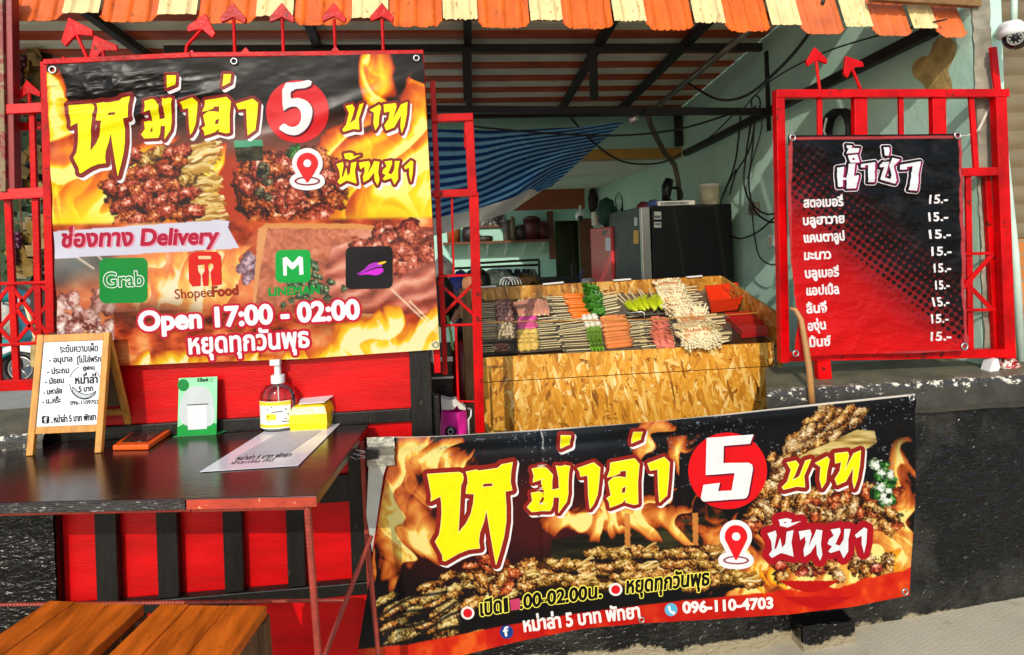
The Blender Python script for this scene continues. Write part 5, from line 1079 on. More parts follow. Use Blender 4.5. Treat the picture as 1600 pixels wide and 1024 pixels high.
OCT = mat('octopus_pink', '#b98a80', .4, var=.45, vs=60, bump=.3); CRB = mat('crab_stick', '#d99a80', .45, var=.3, vs=50); DMP = mat('yellow_dumpling', '#e6c96a', .45, var=.15, vs=30, bump=.3); TFU = mat('pale_tofu', '#d9c7a4', .5, var=.25, vs=50, bump=.3)
LEAF = mat('green_leaf', '#3f7d22', .45, var=.5, vs=25, bump=.3); WBL = mat('white_fish_ball', '#ded8c6', .45, var=.1, vs=30); OKR = mat('okra_green', '#6c9c22', .45, var=.3, vs=30, scale=(1, 8, 8)); OKE = mat('okra_cut_end', '#d9e6b4', .5, var=.1)
CHL = mat('lime_green_chilli', '#b9c81a', .3, var=.2, vs=15); HAM = mat('pink_ham', '#dd7a66', .45, var=.2, vs=30, bump=.2); ENK = mat('enoki_cream', '#e9dcb4', .5, var=.15, vs=40); ENS = mat('enoki_salmon_band', '#d99a6a', .5, var=.2); DMT = mat('dark_meat', '#54281c', .4, var=.4, vs=50, bump=.4)
def lerp(a, b, t): return (a[0]+(b[0]-a[0])*t, a[1]+(b[1]-a[1])*t)
def rows(n, t0, t1, u0, u1, h=.004, hj=0., seed=1, j=1.):
    r = np.random.RandomState(seed); out = []
    for i in range(n):
        k = i/(n-1) if n > 1 else .5; a = lerp(t0, t1, k); b = lerp(u0, u1, k); out.append(((a[0]+j*(r.rand()-.5)*2, a[1]+j*(r.rand()-.5)), (b[0]+j*(r.rand()-.5)*5, b[1]+j*(r.rand()-.5)*1.5), h+hj*(i % 2)))
    return out
one = lambda nm, mt, sm, f: (lambda: [(nm, f(MB()), mt, sm)])
skew('sausage skewer', 'bright orange sausage skewer in the back row left of the green leaves', 'orange sausage skewers at the back', one('sausage', ORS, True, lambda m: sausage(m, -.002, .105, .0115)), rows(11, (924, 497), (908, 465), (868, 502), (858, 466), .008, .012), None, .2)
skew('sausage skewer', 'pale orange sausage skewer in the front row behind the pale front board', 'orange sausage skewers at the front', one('sausage', ORF, True, lambda m: sausage(m, -.002, .13, .0125)), rows(13, (948, 546), (938, 502), (1012, 540), (1000, 497), .004, .014), None, .2)
skew('roll skewer', 'bright pink roll skewer lying above the yellow dumplings', 'pink roll skewers', one('roll', PNK, True, lambda m: sausage(m, -.002, .095, .0145)), rows(7, (810, 521), (810, 503), (870, 517), (868, 498), .010, .012), None, .2)
def dumps(m):
    for i in range(3): m.ball(V(.016+i*.03, 0, .014), (.021, .021, .016), 10, 6)
    return jit(m, .006, 3)
skew('dumpling skewer', 'yellow dumpling skewer at the front of the counter beside the small black tray', 'yellow dumpling skewers', one('dumplings', DMP, True, dumps), rows(8, (811, 549), (809, 524), (877, 544), (874, 520), .006, .010), None, .2)
def octo(m):
    for i in range(5): m.ball(V(.012+i*.017, .006*(-1)**i, .012), (.016, .016, .014), 8, 6)
    return jit(m, .012, 5)
skew('octopus skewer', 'pinkish brown octopus skewer at the back left of the counter', 'octopus skewers', one('octopus_pieces', OCT, True, octo), rows(11, (803, 505), (797, 474), (742, 508), (745, 477), .006, .014), None, .22)
skew('tofu skewer', 'pale tofu skewer in the left tray behind the black tray', 'tofu skewers', one('tofu_pieces', TFU, True, octo), rows(9, (805, 529), (801, 506), (742, 532), (744, 510), .004, .012), None, .22)
def meatstrip(m):
    for i in range(4): m.ball(V(.015+i*.02, 0, .006), (.014, .009, .006), 8, 5)
    return jit(m, .006, 7)
skew('meat skewer', 'thin dark meat skewer lying in the small black tray at the front left', 'dark meat skewers', one('meat_strip', DMT, True, meatstrip), rows(4, (798, 548), (794, 540), (742, 553), (746, 543), .004), None, .2)
def crab(m):
    for i in range(3): m.beam(V(.004+i*.004, (i-1)*.006, .010), V(.07, (i-1)*.011, .010), .007, .012, (0, 0, 1))
    return jit(m, .003, 8)
skew('crab stick skewer', 'orange and white crab stick skewer standing at the back of the octopus tray', 'crab stick skewers', one('crab_strips', CRB, False, crab), rows(9, (818, 499), (850, 496), (812, 475), (842, 472), .014), None, .1)
def leaves(m):
    r = np.random.RandomState(9)
    for i in range(26):
        c = V(.005+.06*r.rand(), .03*(r.rand()-.5), .008+.03*r.rand()); a = V(*(r.rand(3)-.5)); a /= np.linalg.norm(a); b = np.cross(a, V(*(r.rand(3)-.5))); b /= np.linalg.norm(b); s = .013+.012*r.rand()
        m.add([c-a*s, c-a*s*.3+b*s*.6, c+a*s*.6+b*s*.5+dn*.003, c+a*s, c+a*s*.5-b*s*.5, c-a*s*.4-b*s*.6], [(0, 1, 2, 3, 4, 5)])
    return m
skew('leaf skewer', 'leafy green vegetable skewer in the back row beside the orange sausages', 'green leaf skewers', one('leaves', LEAF, False, leaves), rows(12, (922, 497), (912, 460), (970, 488), (962, 452), .008, .012), None, .16)
def balls(m):
    for i in range(3): m.ball(V(.016+i*.026, 0, .013), .0145, 10, 7)
    return m
skew('fish ball skewer', 'skewer of three white fish balls above the okra', 'white fish ball skewers', one('fish_balls', WBL, True, balls), rows(7, (942, 513), (932, 497), (878, 522), (874, 506), .014, .014), None, .2)
def okra(m):
    for i in range(4):
        x = .012+i*.0165; m.tube([V(x, -.034, .013), V(x, -.02, .013), V(x, .012, .012), V(x+.003, .042, .010)], [.0075, .0098, .008, .0015], 6, 0); m.tube([V(x, -.0355, .013), V(x, -.034, .013)], .0075, 6, 1)
    return m
skew('okra skewer', 'green okra skewer with pale cut ends in the front tray', 'okra skewers', lambda: [('okra_pods', okra(MB()), [OKR, OKE], False)], rows(8, (945, 546), (938, 514), (882, 550), (878, 520), .006, .012), None, .2)
def chil(m): m.tube([V(-.005, 0, .010), V(.02, .004, .012), V(.055, .002, .012), V(.085, -.008, .010), V(.10, -.016, .008)], [.003, .0095, .0105, .007, .0015], 8); return m
skew('chilli skewer', 'lime green chilli skewer in the back row left of the mushrooms', 'green chilli skewers', one('chilli', CHL, True, chil), [((990+i*6.2, 489-i*.5+2*(i % 2)), (962+i*8.4, 465-i*1.8), .014+.004*(i % 2)) for i in range(10)], None, .17)
def ham(m):
    r = np.random.RandomState(12)
    for i in range(4):
        x = .012+i*.02; P = [[V(x+.008*math.sin(k*1.3)+.022*j, -.034+.0113*k, .006+.012*abs(math.sin(k*.9+i))+.002*j) for k in range(7)] for j in range(2)]; m.grid(np.array(P))
    return m
skew('ham skewer', 'folded pink ham skewer in the front tray left of the mushrooms', 'pink ham skewers', lambda: [('ham_folds', ham(MB()), HAM, True)], rows(12, (1056, 543), (1046, 503), (1006, 547), (1000, 508), .004, .012), None, .15)
def enoki(m):
    r = np.random.RandomState(14)
    for i in range(60):
        x = .005+.08*r.rand(); y0 = -.05+.024*r.rand(); y1 = .044-.02*r.rand(); z = .008+.018*r.rand(); dx = .05*(r.rand()-.5)
        m.tube([V(x-dx, y0, z+.004*r.rand()), V(x, 0, z), V(x+dx, y1, z+.006*r.rand())], [(.0017), .0021, .0017], 5, 0); m.ball(V(x-dx, y0, z+.002), .0036, 6, 4, None, 0)
    for i in range(3):
        x = .02+.025*i; m.box(V(x, 0, .018), (.020, .014, .022), None, 1)
    return jit(m, .003, 2)
def enb(): return [('enoki_bundle', enoki(MB()), [ENK, ENS], False)]
skew('enoki skewer', 'cream enoki mushroom skewer in the back row beside the red box', 'enoki skewers at the back', enb, rows(14, (1040, 494), (1022, 450), (1100, 488), (1082, 446), .012, .014, 3), None, .16)
skew('enoki skewer', 'frilly white enoki mushroom skewer in the front tray left of the red lid', 'enoki skewers at the front', enb, rows(14, (1064, 543), (1056, 500), (1140, 535), (1122, 494), .010, .014, 5), None, .15)
# tongs handle, red boxes
m = MB(); P = [D(966, 509, .01), D(966, 493, .05), D(972, 490, .055), D(1003, 487, .055), D(1007, 490, .05), D(1007, 502, .01)]; m.tube(P, .0032, 8); tag(m.obj('tongs', STEEL, smooth=True), 'bent steel wire tongs standing up behind the pale orange sausages', 'tongs')
REDB = mat('red_plastic', '#c4141a', .3, var=.1); ORB = mat('orange_red_plastic', '#e03a18', .3, var=.12)
t = T('plastic_box', 'flat dark red plastic box with a lid at the front right of the counter', 'box', D(1170, 515)); P = [D(x, y, .006) for x, y in ((1160, 526), (1206, 523), (1206, 500), (1138, 495))]
P = [D(1158, 530, .004), D(1209, 525, .004), D(1200, 497, .004), D(1132, 500, .004)]
m = MB(); c = sum(P)/4; m.prism([c+(p-c)*.96 for p in P], dn*.035); m.obj('box_body', REDB, t, bevel=.004); m = MB(); m.prism([p+dn*.0355 for p in P], dn*.008); m.prism([c+(p-c)*.9+dn*.044 for p in P], dn*.002); m.obj('lid', REDB, t, bevel=.003)
t = T('plastic_box', 'orange red open plastic box at the back right of the counter', 'box', D(1135, 480)); P = [D(1108, 492, .004), D(1158, 486, .004), D(1150, 462, .004), D(1100, 468, .004)]; c = sum(P)/4
m = MB(); m.grid(np.array([[c+(p-c)*f_+dn*h for p in P+[P[0]]] for f_, h in ((.86, .002), (1, .075), (1.03, .075), (1.03, .08), (.97, .08), (.84, .006))])); m.add([c+(p-c)*.85+dn*.007 for p in P], [(0, 1, 2, 3)]); m.obj('box_body', ORB, t)
m = MB()
for pts in (((1165, 490), (1150, 470), (1128, 448)), ((1178, 490), (1160, 465), (1135, 452)), ((1150, 489), (1160, 470), (1165, 446))): m.tube([D(*pts[0], .02), D(*pts[1], .05), D(*pts[2], .1)], .002, 6)
tag(m.obj('loose_wire', RUB), 'thin dark wires dangling inside the right end of the food counter', 'wires')
# ------------------------------------------------------------------ fridges and what stands on them
def px_z(px, py, Y): return U(px, py, Y)[2]
BLF = mat('black_fridge_steel', '#0e0e0e', .5, metal=0, var=.25, bump=.05, spec=.3); SIL = mat('silver_trim', '#a5a29c', .3, metal=.8, var=.12)
fx0, fx1, fy = 1.5, 2.12, 4.6; fz = px_z(1080, 320, fy)
DGREY = mat('dark_grey_door', '#241f1a', .45, var=.2, spec=.35)
t = T('fridge', 'large black fridge with silver door edge against the green wall', 'fridge', (1.8, 5, 0))
m = MB(); m.bx(fx0, fx1, fy, fy+.98, .02, fz); m.obj('cabinet', BLF, t, bevel=.008)
m = MB(); m.bx(fx0-.075, fx0-.006, fy+.06, fy+.97, .75, fz-.005); dr = m.obj('door', DGREY, t, bevel=.006)
m = MB(); m.bx(fx0-.076, fx0-.008, fy+.005, fy+.058, .75, fz-.005); m.obj('door_edge', SIL, t, bevel=.006)
m = MB(); m.bx(fx0-.075, fx0-.006, fy+.01, fy+.97, .08, .73); m.obj('door', DGREY, t, bevel=.006)
def sticker(par, px0, py0, px1, py1, X=None, Y=None, mt=WHITE, off=.0015, nm='sticker'):
    if Y is not None: P = [U(x, y, Y-off) for x, y in ((px0, py0), (px1, py0), (px1, py1), (px0, py1))]; v = V(0, -.001, 0)
    else: P = [UX(x, y, X-off) for x, y in ((px0, py0), (px1, py0), (px1, py1), (px0, py1))]; v = V(-.001, 0, 0)
    m = MB(); m.prism(P, v); return m.obj(nm, mt, par)
LBG = mat('grey_print', '#6f7274', .5, var=.8, vs=60)
sticker(t, 1022, 331, 1033, 343, Y=fy); sticker(t, 1022, 347, 1033, 356, Y=fy); sticker(t, 1023, 337, 1032, 341, Y=fy, mt=LBG, off=.003); sticker(t, 1023.5, 349, 1032, 352, Y=fy, mt=LBG, off=.003)
sticker(dr, 991, 340, 996, 353, X=fx0-.075); sticker(dr, 990, 360, 998, 381, X=fx0-.075, mt=mat('yellow_label', '#d9a52a', .5))
t = T('fridge', 'small red fridge standing behind the black one', 'fridge', (1.7, 6.05, 0))
X_ = 1.42; ya = UX(957, 352, X_)[1]; yb = UX(925, 358, X_)[1]; zf = UX(957, 354, X_)[2]
m = MB(); m.bx(X_+.03, 2.0, ya, yb, .02, zf); m.obj('cabinet', BLF, t, bevel=.01)
m = MB(); m.bx(X_-.02, X_+.025, ya-.005, yb, .1, zf+.002); dr = m.obj('door', mat('coral_red_door', '#d0343a', .3, var=.15), t, bevel=.012)
sticker(dr, 946, 372, 954, 392, X=X_-.02); sticker(dr, 941, 360, 947, 368, X=X_-.02, mt=BLKP)
def lathe_thing(name, label, cat, c, prof, mt, seg=24, parts=()):
    t = T(name, label, cat, c); m = MB(); m.lathe(prof, c, seg); m.obj('body', mt, t, smooth=True)
    for nm, pf, mm in parts: m = MB(); m.lathe(pf, c, seg); m.obj(nm, mm, t, smooth=True)
    return t
c = V(U(1110, 318, 4.85)[0], 4.85, fz+.002)
lathe_thing('bucket', 'cream plastic bucket standing on the black fridge', 'bucket', c, [(.05, 0), (.068, 0), (.075, .15), (.07, .15), (.06, .02), (.04, .02)], CREAM, 28, [('rim', [(.074, .148), (.079, .148), (.08, .168), (.07, .168)], WHITE), ])
c = V(U(968, 340, 5.35)[0], 5.35, fz+.002)
lathe_thing('water_bottle', 'clear water bottle on top of the fridge', 'bottle', c, [(.02, 0), (.034, .002), (.035, .1), (.028, .125), (.012, .15), (.012, .165)], clear('clear_plastic'), 18, [('cap', [(.005, .166), (.014, .166), (.014, .18), (.005, .18)], WHITE)])
t = T('carton', 'flat printed carton lying on the black fridge', 'carton', V(1.75, 4.72, fz)); a = U(1028, 318, 4.66)[0]; b = U(1086, 318, 4.66)[0]; m = MB(); m.bx(a, b, 4.66, 4.9, fz+.002, fz+.035); m.obj('carton_body', mat('dusty_white_card', '#b9b4a4', .7, var=.3), t, bevel=.002)
m = MB(); m.bx(a+.02, b-.05, 4.6575, 4.659, fz+.008, fz+.028); m.obj('print', LBG, t)
t = T('folded_bag', 'dark green bag stuffed beside the fridge top', 'bag', U(947, 340, 5.7)); c = U(948, 333, 5.7); m = MB(); m.ball(c, (.09, .1, .13), 14, 10); jit(m, .03, 4); m.obj('bag_body', mat('dark_green_cloth', '#12402c', .7, var=.4), t, smooth=True)
t = T('paper_box', 'small pale box on the red fridge', 'box', U(932, 350, 6.0)); c = U(935, 345, 6.0); m = MB(); m.box(c+V(.02, 0, .02), (.14, .16, .13)); m.obj('box_body', CREAM, t, bevel=.004); m = MB(); m.box(c+V(.01, -.082, .01), (.07, .002, .07)); m.obj('dark_panel', LBG, t)
t = T('cloth_bundle', 'crumpled red and blue cloths lying on the fridge', 'cloths', V(1.62, 5.0, fz)); m = MB(); m.ball(U(1008, 322, 4.9), (.07, .12, .03), 12, 8); jit(m, .025, 5); m.obj('red_cloth', mat('dull_red_cloth', '#7a2430', .8), t); m = MB(); m.ball(U(1022, 320, 4.75), (.05, .08, .035), 12, 8); jit(m, .02, 6); m.obj('blue_cloth', mat('navy_cloth', '#1d2f5c', .8), t)
# socket, conduit, cord on the wall above the fridge
t = T('conduit', 'bent grey conduit dropping down the wall to behind the fridge', 'conduit', U(1040, 240, 5.2)); m = MB(); P = [U(1012, 182, 4.6), U(1018, 200, 4.8), U(1038, 238, 5.1), U(1054, 258, 5.2), U(1060, 285, 5.2), U(1062, 312, 5.2)]; m.tube(P, .022, 10); m.obj('pipe', mat('grey_brown_conduit', '#5b5344', .55, var=.3), t, smooth=True)
m = MB(); P = [U(1046, 280, 5.15), U(1042, 292, 5.15), U(1040, 315, 5.12)]; m.tube(P, [.035, .045, .03], 10); m.obj('plug', BLKP, t, smooth=True)
m = MB(); c = U(1054, 305, 5.1); m.tube([c+V(.06*math.cos(q), 0, .06*math.sin(q)) for q in np.linspace(0, 2*math.pi, 18)], .014, 6, caps=False); tag(m.obj('coiled_cord', RUB, smooth=True), 'small coiled black cord on the fridge under the conduit', 'cord')
t = T('wall_socket', 'square white socket on the green wall under the hanging cables', 'socket', UX(1176, 324, XW)); c = UX(1178, 326, XW-.02); m = MB(); m.box(c, (.036, .11, .09)); m.obj('socket_body', mat('grimy_switch', '#8f8468', .5, var=.3), t, bevel=.006); m = MB(); m.box(c+V(-.021, 0, 0), (.006, .05, .04)); m.obj('face', mat('dark_switch_face', '#4a4438', .5), t, bevel=.002)
t = T('junction_box', 'small white junction box on the green wall close to the right gate', 'box', UX(1207, 376, XW)); c = UX(1208, 376, XW-.02); m = MB(); m.box(c, (.04, .07, .075)); m.obj('box_body', WHITE, t, bevel=.004); m = MB(); m.box(c+V(-.021, 0, 0), (.004, .05, .05)); m.obj('cover', CREAM, t, bevel=.001)
# ------------------------------------------------------------------ cables
def cable(pts, r, label, sag=None, nm='cable', cat='cable'):
    P = []
    for i in range(len(pts)-1):
        p0 = pts[max(i-1, 0)]; p1, p2 = pts[i], pts[i+1]; p3 = pts[min(i+2, len(pts)-1)]
        for k in range(8):
            u = k/8; P.append(.5*((2*p1)+(-p0+p2)*u+(2*p0-5*p1+4*p2-p3)*u*u+(-p0+3*p1-3*p2+p3)*u**3))
    P.append(pts[-1]); m = MB(); m.tube(P, r, 7); return tag(m.obj(nm, RUB, smooth=True), label, cat, None)
def W(px, py, off=.04): return UX(px, py, XW-off)
cable([U(1287, 0, 2.5), U(1262, 55, 2.6), U(1215, 110, 3.0), U(1165, 150, 3.5), U(1120, 155, 3.8), U(1075, 130, 4.0)], .008, 'thick black cable looping from the awning down past the roof frame')
cable([U(1480, 30, 2.42), U(1350, 62, 2.7), U(1270, 90, 3.0), U(1200, 130, 3.4), U(1160, 172, 3.9)], .004, 'thin black cable rising towards the awning over the green wall')
cable([U(740, 198, 4.0), U(850, 208, 4.05), U(960, 212, 4.1), U(1060, 202, 4.1), U(1160, 172, 4.1)], .007, 'black cable strung across in front of the blue tarpaulin')
cable([U(890, 182, 4.1), U(930, 225, 4.2), U(975, 253, 4.4), U(1030, 255, 4.6), U(1065, 240, 5.2)], .007, 'black cable drooping below the corner of the blue tarpaulin')
for k, (pts, r, lb) in enumerate(((((1158, 170), (1154, 215), (1147, 260), (1128, 310)), .007, 'black cable hanging furthest left in the bundle on the green wall'),
        (((1176, 168), (1178, 200), (1168, 240), (1150, 270), (1140, 305)), .006, 'second black cable from the left in the bundle on the green wall'),
        (((1180, 165), (1176, 230), (1170, 285), (1176, 318), (1195, 334), (1212, 334)), .006, 'black cable running from the bundle past the socket into the red gate'),
        (((1174, 190), (1166, 240), (1163, 290), (1180, 330), (1200, 346), (1212, 347)), .007, 'black cable curving low from the bundle into the red gate post'),
        (((1150, 265), (1128, 310), (1126, 350), (1150, 372), (1180, 365), (1210, 340)), .006, 'black cable making a wide loop beside the black fridge'),
        (((1172, 300), (1178, 360), (1186, 400), (1205, 414), (1216, 410)), .005, 'thin black cable dropping lowest beside the red gate'),
        (((1156, 170), (1140, 185), (1120, 205), (1108, 215)), .005, 'short black cable slanting left from the roof frame corner'),
        (((1186, 165), (1190, 200), (1176, 250), (1168, 280)), .004, 'thin black cable twisting down nearest the red gate'))):
    cable([W(x, y, .05+.012*k) for x, y in pts], r, lb)
m = MB(); c = U(1181, 162, 3.9); m.tube([c+V(.03*math.cos(q), 0, .05*math.sin(q)) for q in np.linspace(0, 2*math.pi, 18)], .005, 6, caps=False); tag(m.obj('cable_tie', RUB), 'looped knot of cable at the roof frame corner above the bundle', 'cable')
t = T('cable_coil', 'fat coil of black cable hung on the green wall behind the right gate', 'coil', W(1311, 205, .05)); c = W(1311, 208, .05)
m = MB()
for k in range(5): m.tube([c+V(-.012*k+.02, (.115+.006*math.sin(k*2))*math.cos(q), (.115+.006*math.cos(k*3))*math.sin(q)) for q in np.linspace(0, 2*math.pi, 30)], .013, 7, caps=False)
m.obj('loops', RUB, t, smooth=True); m = MB(); m.tube([c+V(-.05, .03, .09), c+V(-.06, .045, .02), c+V(-.05, .03, -.03)], .006, 6); m.obj('tie', WHITE, t)
t = T('spot_lamp', 'small steel clamp spotlight on the lower roof chord', 'lamp', U(990, 185, 4.1)); m = MB(); m.tube([U(984, 190, 4.05), U(1000, 182, 4.05)], [.028, .02], 12); m.obj('lamp_head', STEEL, t, smooth=True); m = MB(); m.tube([U(1000, 182, 4.07), U(1008, 172, 4.1)], .006, 6); m.obj('arm', STEELD, t)
# ------------------------------------------------------------------ blue striped tarpaulin with cream hem
def tarp():
    nu, nv = 200, 150; u = np.linspace(0, 1, nu); v = np.linspace(0, 1, nv)
    tx = np.array([560, 678, 760, 830, 900, 975]); ty = np.array([205, 202, 204, 202, 199, 190]); bx = np.array([560, 683, 745, 800, 850, 862]); by = np.array([372, 368, 350, 330, 296, 292])
    tt = np.array([0, .28, .48, .66, .83, 1.]); TX = np.interp(u, tt, tx); TY = np.interp(u, tt, ty); BX = np.interp(u, tt, bx); BY = np.interp(u, tt, by)
    X = TX[None]*(1-v[:, None])+BX[None]*v[:, None]; Y = TY[None]*(1-v[:, None])+BY[None]*v[:, None]
    uu = np.repeat(u[None], nv, 0); vv = np.repeat(v[:, None], nu, 1)
    sagf = np.sin(np.pi*vv)*(6+10*np.sin(np.pi*uu)); Y = Y+sagf*(1-uu)
    dep = 4.25+.95*vv-.25*uu+.06*np.sin(uu*16+vv*9)*vv+.10*np.exp(-((uu-.72)/.12)**2)*np.sin(vv*14+uu*20)*vv+.05*(fbm(X/26, Y/22, 15, 3)-.5)
    dv = raysV(X, Y); P = CAM+dv*(dep/dv[..., 1])[..., None]
    s = vv*(12.5+4*uu)+.9*np.exp(-((uu-.66)/.16)**2)*np.sin(vv*5)*1.4+.35*np.sin(uu*7+vv*3)+1.1*uu
    st = sstep(.42, .5, s % 1)*(1-sstep(.92, 1, s % 1)); lo_ = np.array((138, 204, 244.)); dk = np.array((22, 66, 140.))
    A = lo_[None, None]*(1-st[..., None])+dk*st[..., None]; hem = (vv > .80+.2*sstep(.72, .82, uu)).astype(float); A = over(A, (250, 246, 230), hem)
    me = bpy.data.meshes.new('tarpaulin'); n = nu*nv; idx = np.arange(n).reshape(nv, nu); fq = np.stack([idx[:-1, :-1], idx[1:, :-1], idx[1:, 1:], idx[:-1, 1:]], -1).reshape(-1, 4)
    me.vertices.add(n); me.vertices.foreach_set('co', P.reshape(-1)); me.loops.add(fq.size); me.loops.foreach_set('vertex_index', fq.reshape(-1).astype(np.int32)); me.polygons.add(len(fq)); me.polygons.foreach_set('loop_start', np.arange(0, fq.size, 4, dtype=np.int32)); me.polygons.foreach_set('use_smooth', [True]*len(fq)); me.update(calc_edges=True)
    at = me.color_attributes.new('art', 'FLOAT_COLOR', 'POINT'); c = np.ones((n, 4)); c[:, :3] = lin(A).reshape(-1, 3); at.data.foreach_set('color', c.reshape(-1))
    mt_ = art_mat('woven_tarp', .5, .2); nt = mt_.node_tree; b = nt.nodes['Principled BSDF']; trn = nt.nodes.new('ShaderNodeBsdfTranslucent'); mx = nt.nodes.new('ShaderNodeMixShader'); mx.inputs[0].default_value = .45
    a = [q for q in nt.nodes if q.type == 'ATTRIBUTE'][0]; nt.links.new(a.outputs['Color'], trn.inputs[0]); nt.links.new(b.outputs[0], mx.inputs[1]); nt.links.new(trn.outputs[0], mx.inputs[2]); nt.links.new(mx.outputs[0], nt.nodes['Material Output'].inputs[0])
    me.materials.append(mt_); o = bpy.data.objects.new('tarpaulin', me); COL.objects.link(o); return tag(o, 'blue striped tarpaulin with a cream hem sagging under the roof', 'tarpaulin')
tarp()
# ------------------------------------------------------------------ back of the shop
Yb = 7.6
a = U(822, 297, Yb); b = U(914, 326, Yb); m = MB(); m.bx(-.4, b[0], Yb, Yb+.05, b[2], a[2]); tag(m.obj('wood_beam', mat('red_brown_board', '#7a3a14', .5, var=.3)), 'red brown wooden beam crossing behind the tail of the tarpaulin', 'beam')
t = T('security_camera', 'small white security camera hanging inside below the brown beam', 'camera', U(906, 335, 7.4)); c = U(906, 338, 7.3); m = MB(); m.ball(c, (.055, .055, .06), 14, 10); m.obj('housing', WHITE, t, smooth=True); m = MB(); m.ball(c+V(-.005, -.05, -.03), .035, 12, 8); m.obj('lens', BLKP, t, smooth=True); m = MB(); m.tube([c+V(0, 0, .05), c+V(.02, .05, .12)], .015, 8); m.obj('bracket', WHITE, t)
t = T('hanging_bundle', 'dark bundle of cords hanging from a rod on the green wall above the red fridge', 'bundle', W(925, 310, .06)); c = W(926, 312, .08); m = MB(); m.tube([c+V(0, 0, .16), c+V(0, 0, .02), c+V(0, 0, -.14), c+V(0, 0, -.22)], [.03, .075, .06, .02], 10); jit(m, .03, 8); m.obj('cords', mat('dark_maroon_cord', '#35181a', .7, var=.5, bump=.6), t); m = MB(); m.tube([c+V(0, -.28, .12), c+V(0, .25, .14)], .008, 6); m.obj('rod', STEELD, t)
z = U(780, 378, 9.35)[2]; x0 = U(692, 378, 9.35)[0]; x1 = U(858, 374, 9.35)[0]
t = T('wall_shelf', 'long dark wooden shelf on the back wall', 'shelf', ((x0+x1)/2, 9.35, z)); m = MB(); m.bx(x0, x1, 9.2, 9.59, z-.02, z+.015); m.obj('board', WOODB, t)
for i in range(6): m = MB(); xx = x0+.1+i*(x1-x0-.2)/5; m.beam(V(xx, 9.24, z-.022), V(xx, 9.58, z-.2), .015, .02, (1, 0, 0)); m.obj('bracket', WHITE, t)
def pot(px, h, r, col, lb, nm='pot'):
    x = U(px, 374, 9.38)[0]; c = V(x, 9.38, z+.016); t = T(nm, lb, 'pot', c); m = MB(); m.lathe([(r*.5, 0), (r*.9, 0), (r, h*.5), (r*.9, h*.85)], c, 18); m.obj('pot_body', mat('pot_'+nm+str(px), col, .5, var=.3), t, smooth=True); m = MB(); m.lathe([(r*.2, h*.86), (r*1.02, h*.86), (r*.6, h), (r*.2, h*1.03)], c, 18); m.obj('lid', mat('pot_lid'+str(px), col, .4), t, smooth=True)
pot(709, .3, .1, '#8a4a18', 'orange brown pot on the left end of the back shelf'); pot(734, .24, .11, '#2a1a16', 'dark pot on the back shelf just left of the red gate upright'); pot(757, .08, .13, '#3a3228', 'flat dark pan lying in the middle of the back shelf'); pot(792, .3, .06, '#5a5648', 'tall dull jar on the back shelf'); pot(801, .34, .05, '#70684c', 'slim pale jar on the back shelf'); pot(815, .22, .09, '#241a18', 'black pot on the back shelf beside the red tins'); pot(832, .34, .14, '#4a1416', 'wide dark red tin on the back shelf'); pot(848, .26, .1, '#541618', 'small dark red tin at the right end of the back shelf')
t = T('wall_picture', 'dark framed picture high on the back wall below the tarpaulin hem', 'picture', U(770, 340, 9.55)); a = U(748, 330, 9.56); b = U(788, 352, 9.56); m = MB(); m.bx(a[0]-.03, b[0], 9.56, 9.59, b[2], a[2]+.1); m.obj('print', mat('dark_mottled_print', '#3a3430', .6, var=.9, vs=9, chip='#a09a88', chips=.55), t); m = MB(); m.bx(a[0]-.05, b[0]+.02, 9.55, 9.595, b[2]-.03, b[2]-.001); m.obj('frame', WOODB, t)
# clothes rail
Yr = 8.3; t = T('clothes_rail', 'black metal clothes rail in front of the back wall', 'rail', U(790, 450, Yr)); a = U(737, 412, Yr); b = U(842, 406, Yr)
for p, q in ((a, b), (a, a*V(1, 1, 0)), (b, b*V(1, 1, 0)), (U(705, 420, Yr-.2), U(840, 414, Yr-.1))): m = MB(); m.tube([p, q], .016, 8); m.obj('rail_tube', STEELD, t)
CL = [mat('black_cloth', '#15161a', .8, var=.4, bump=.4, bs=20), mat('navy_shirt', '#1a2238', .8, var=.3, bump=.4, bs=20), mat('grey_shirt', '#5c605e', .8, var=.3, bump=.4, bs=20)]
for i, (px, k, lb) in enumerate(((770, 0, 'black shirt hanging first from the left on the clothes rail'), (779, 1, 'navy shirt hanging second from the left on the clothes rail'), (788, 2, 'grey shirt hanging on the clothes rail between two dark ones'), (795, 0, 'narrow black shirt hanging right of the grey shirt'), (808, 0, 'black shirt hanging alone in the middle of the clothes rail'), (820, 1, 'navy shirt hanging right of the gap on the clothes rail'), (826, 0, 'black shirt hanging near the right end of the clothes rail'), (832, 2, 'pale grey shirt at the right end of the clothes rail'))):
    c = U(px, 416, Yr-.1); t = T('hanging_shirt', lb, 'shirt', c, 'shirts on the clothes rail'); m = MB(); n = 14; P = []
    for j in range(9):
        v_ = j/8; w_ = .03+.10*min(1, v_*2.2)+.03*v_; P.append([c+V(w_*math.cos(q)*(1+.1*math.sin(5*q+i)), .03*math.sin(q)+.01*math.sin(3*q), -.04-.6*v_) for q in np.linspace(0, 2*math.pi, n)])
    m.grid(np.array(P)); m.obj('cloth', CL[k], t, smooth=True); m = MB(); m.tube([c+V(0, 0, .02), c+V(.015, 0, .0), c+V(0, 0, -.03), c+V(-.08, 0, -.06)], .004, 5); m.obj('hanger', STEEL, t)
def lump(nm, lb, cat, c, r, mt_, seed, amt=.04): m = MB(); m.ball(c, r, 18, 12); jit(m, amt, seed); return tag(m.obj(nm, mt_, smooth=True), lb, cat)
PLB = mat('pale_green_plastic_bag', '#93a08a', .4, var=.4, vs=12, bump=.5); WSK = mat('white_sack', '#c8c8ba', .6, var=.2, bump=.5)
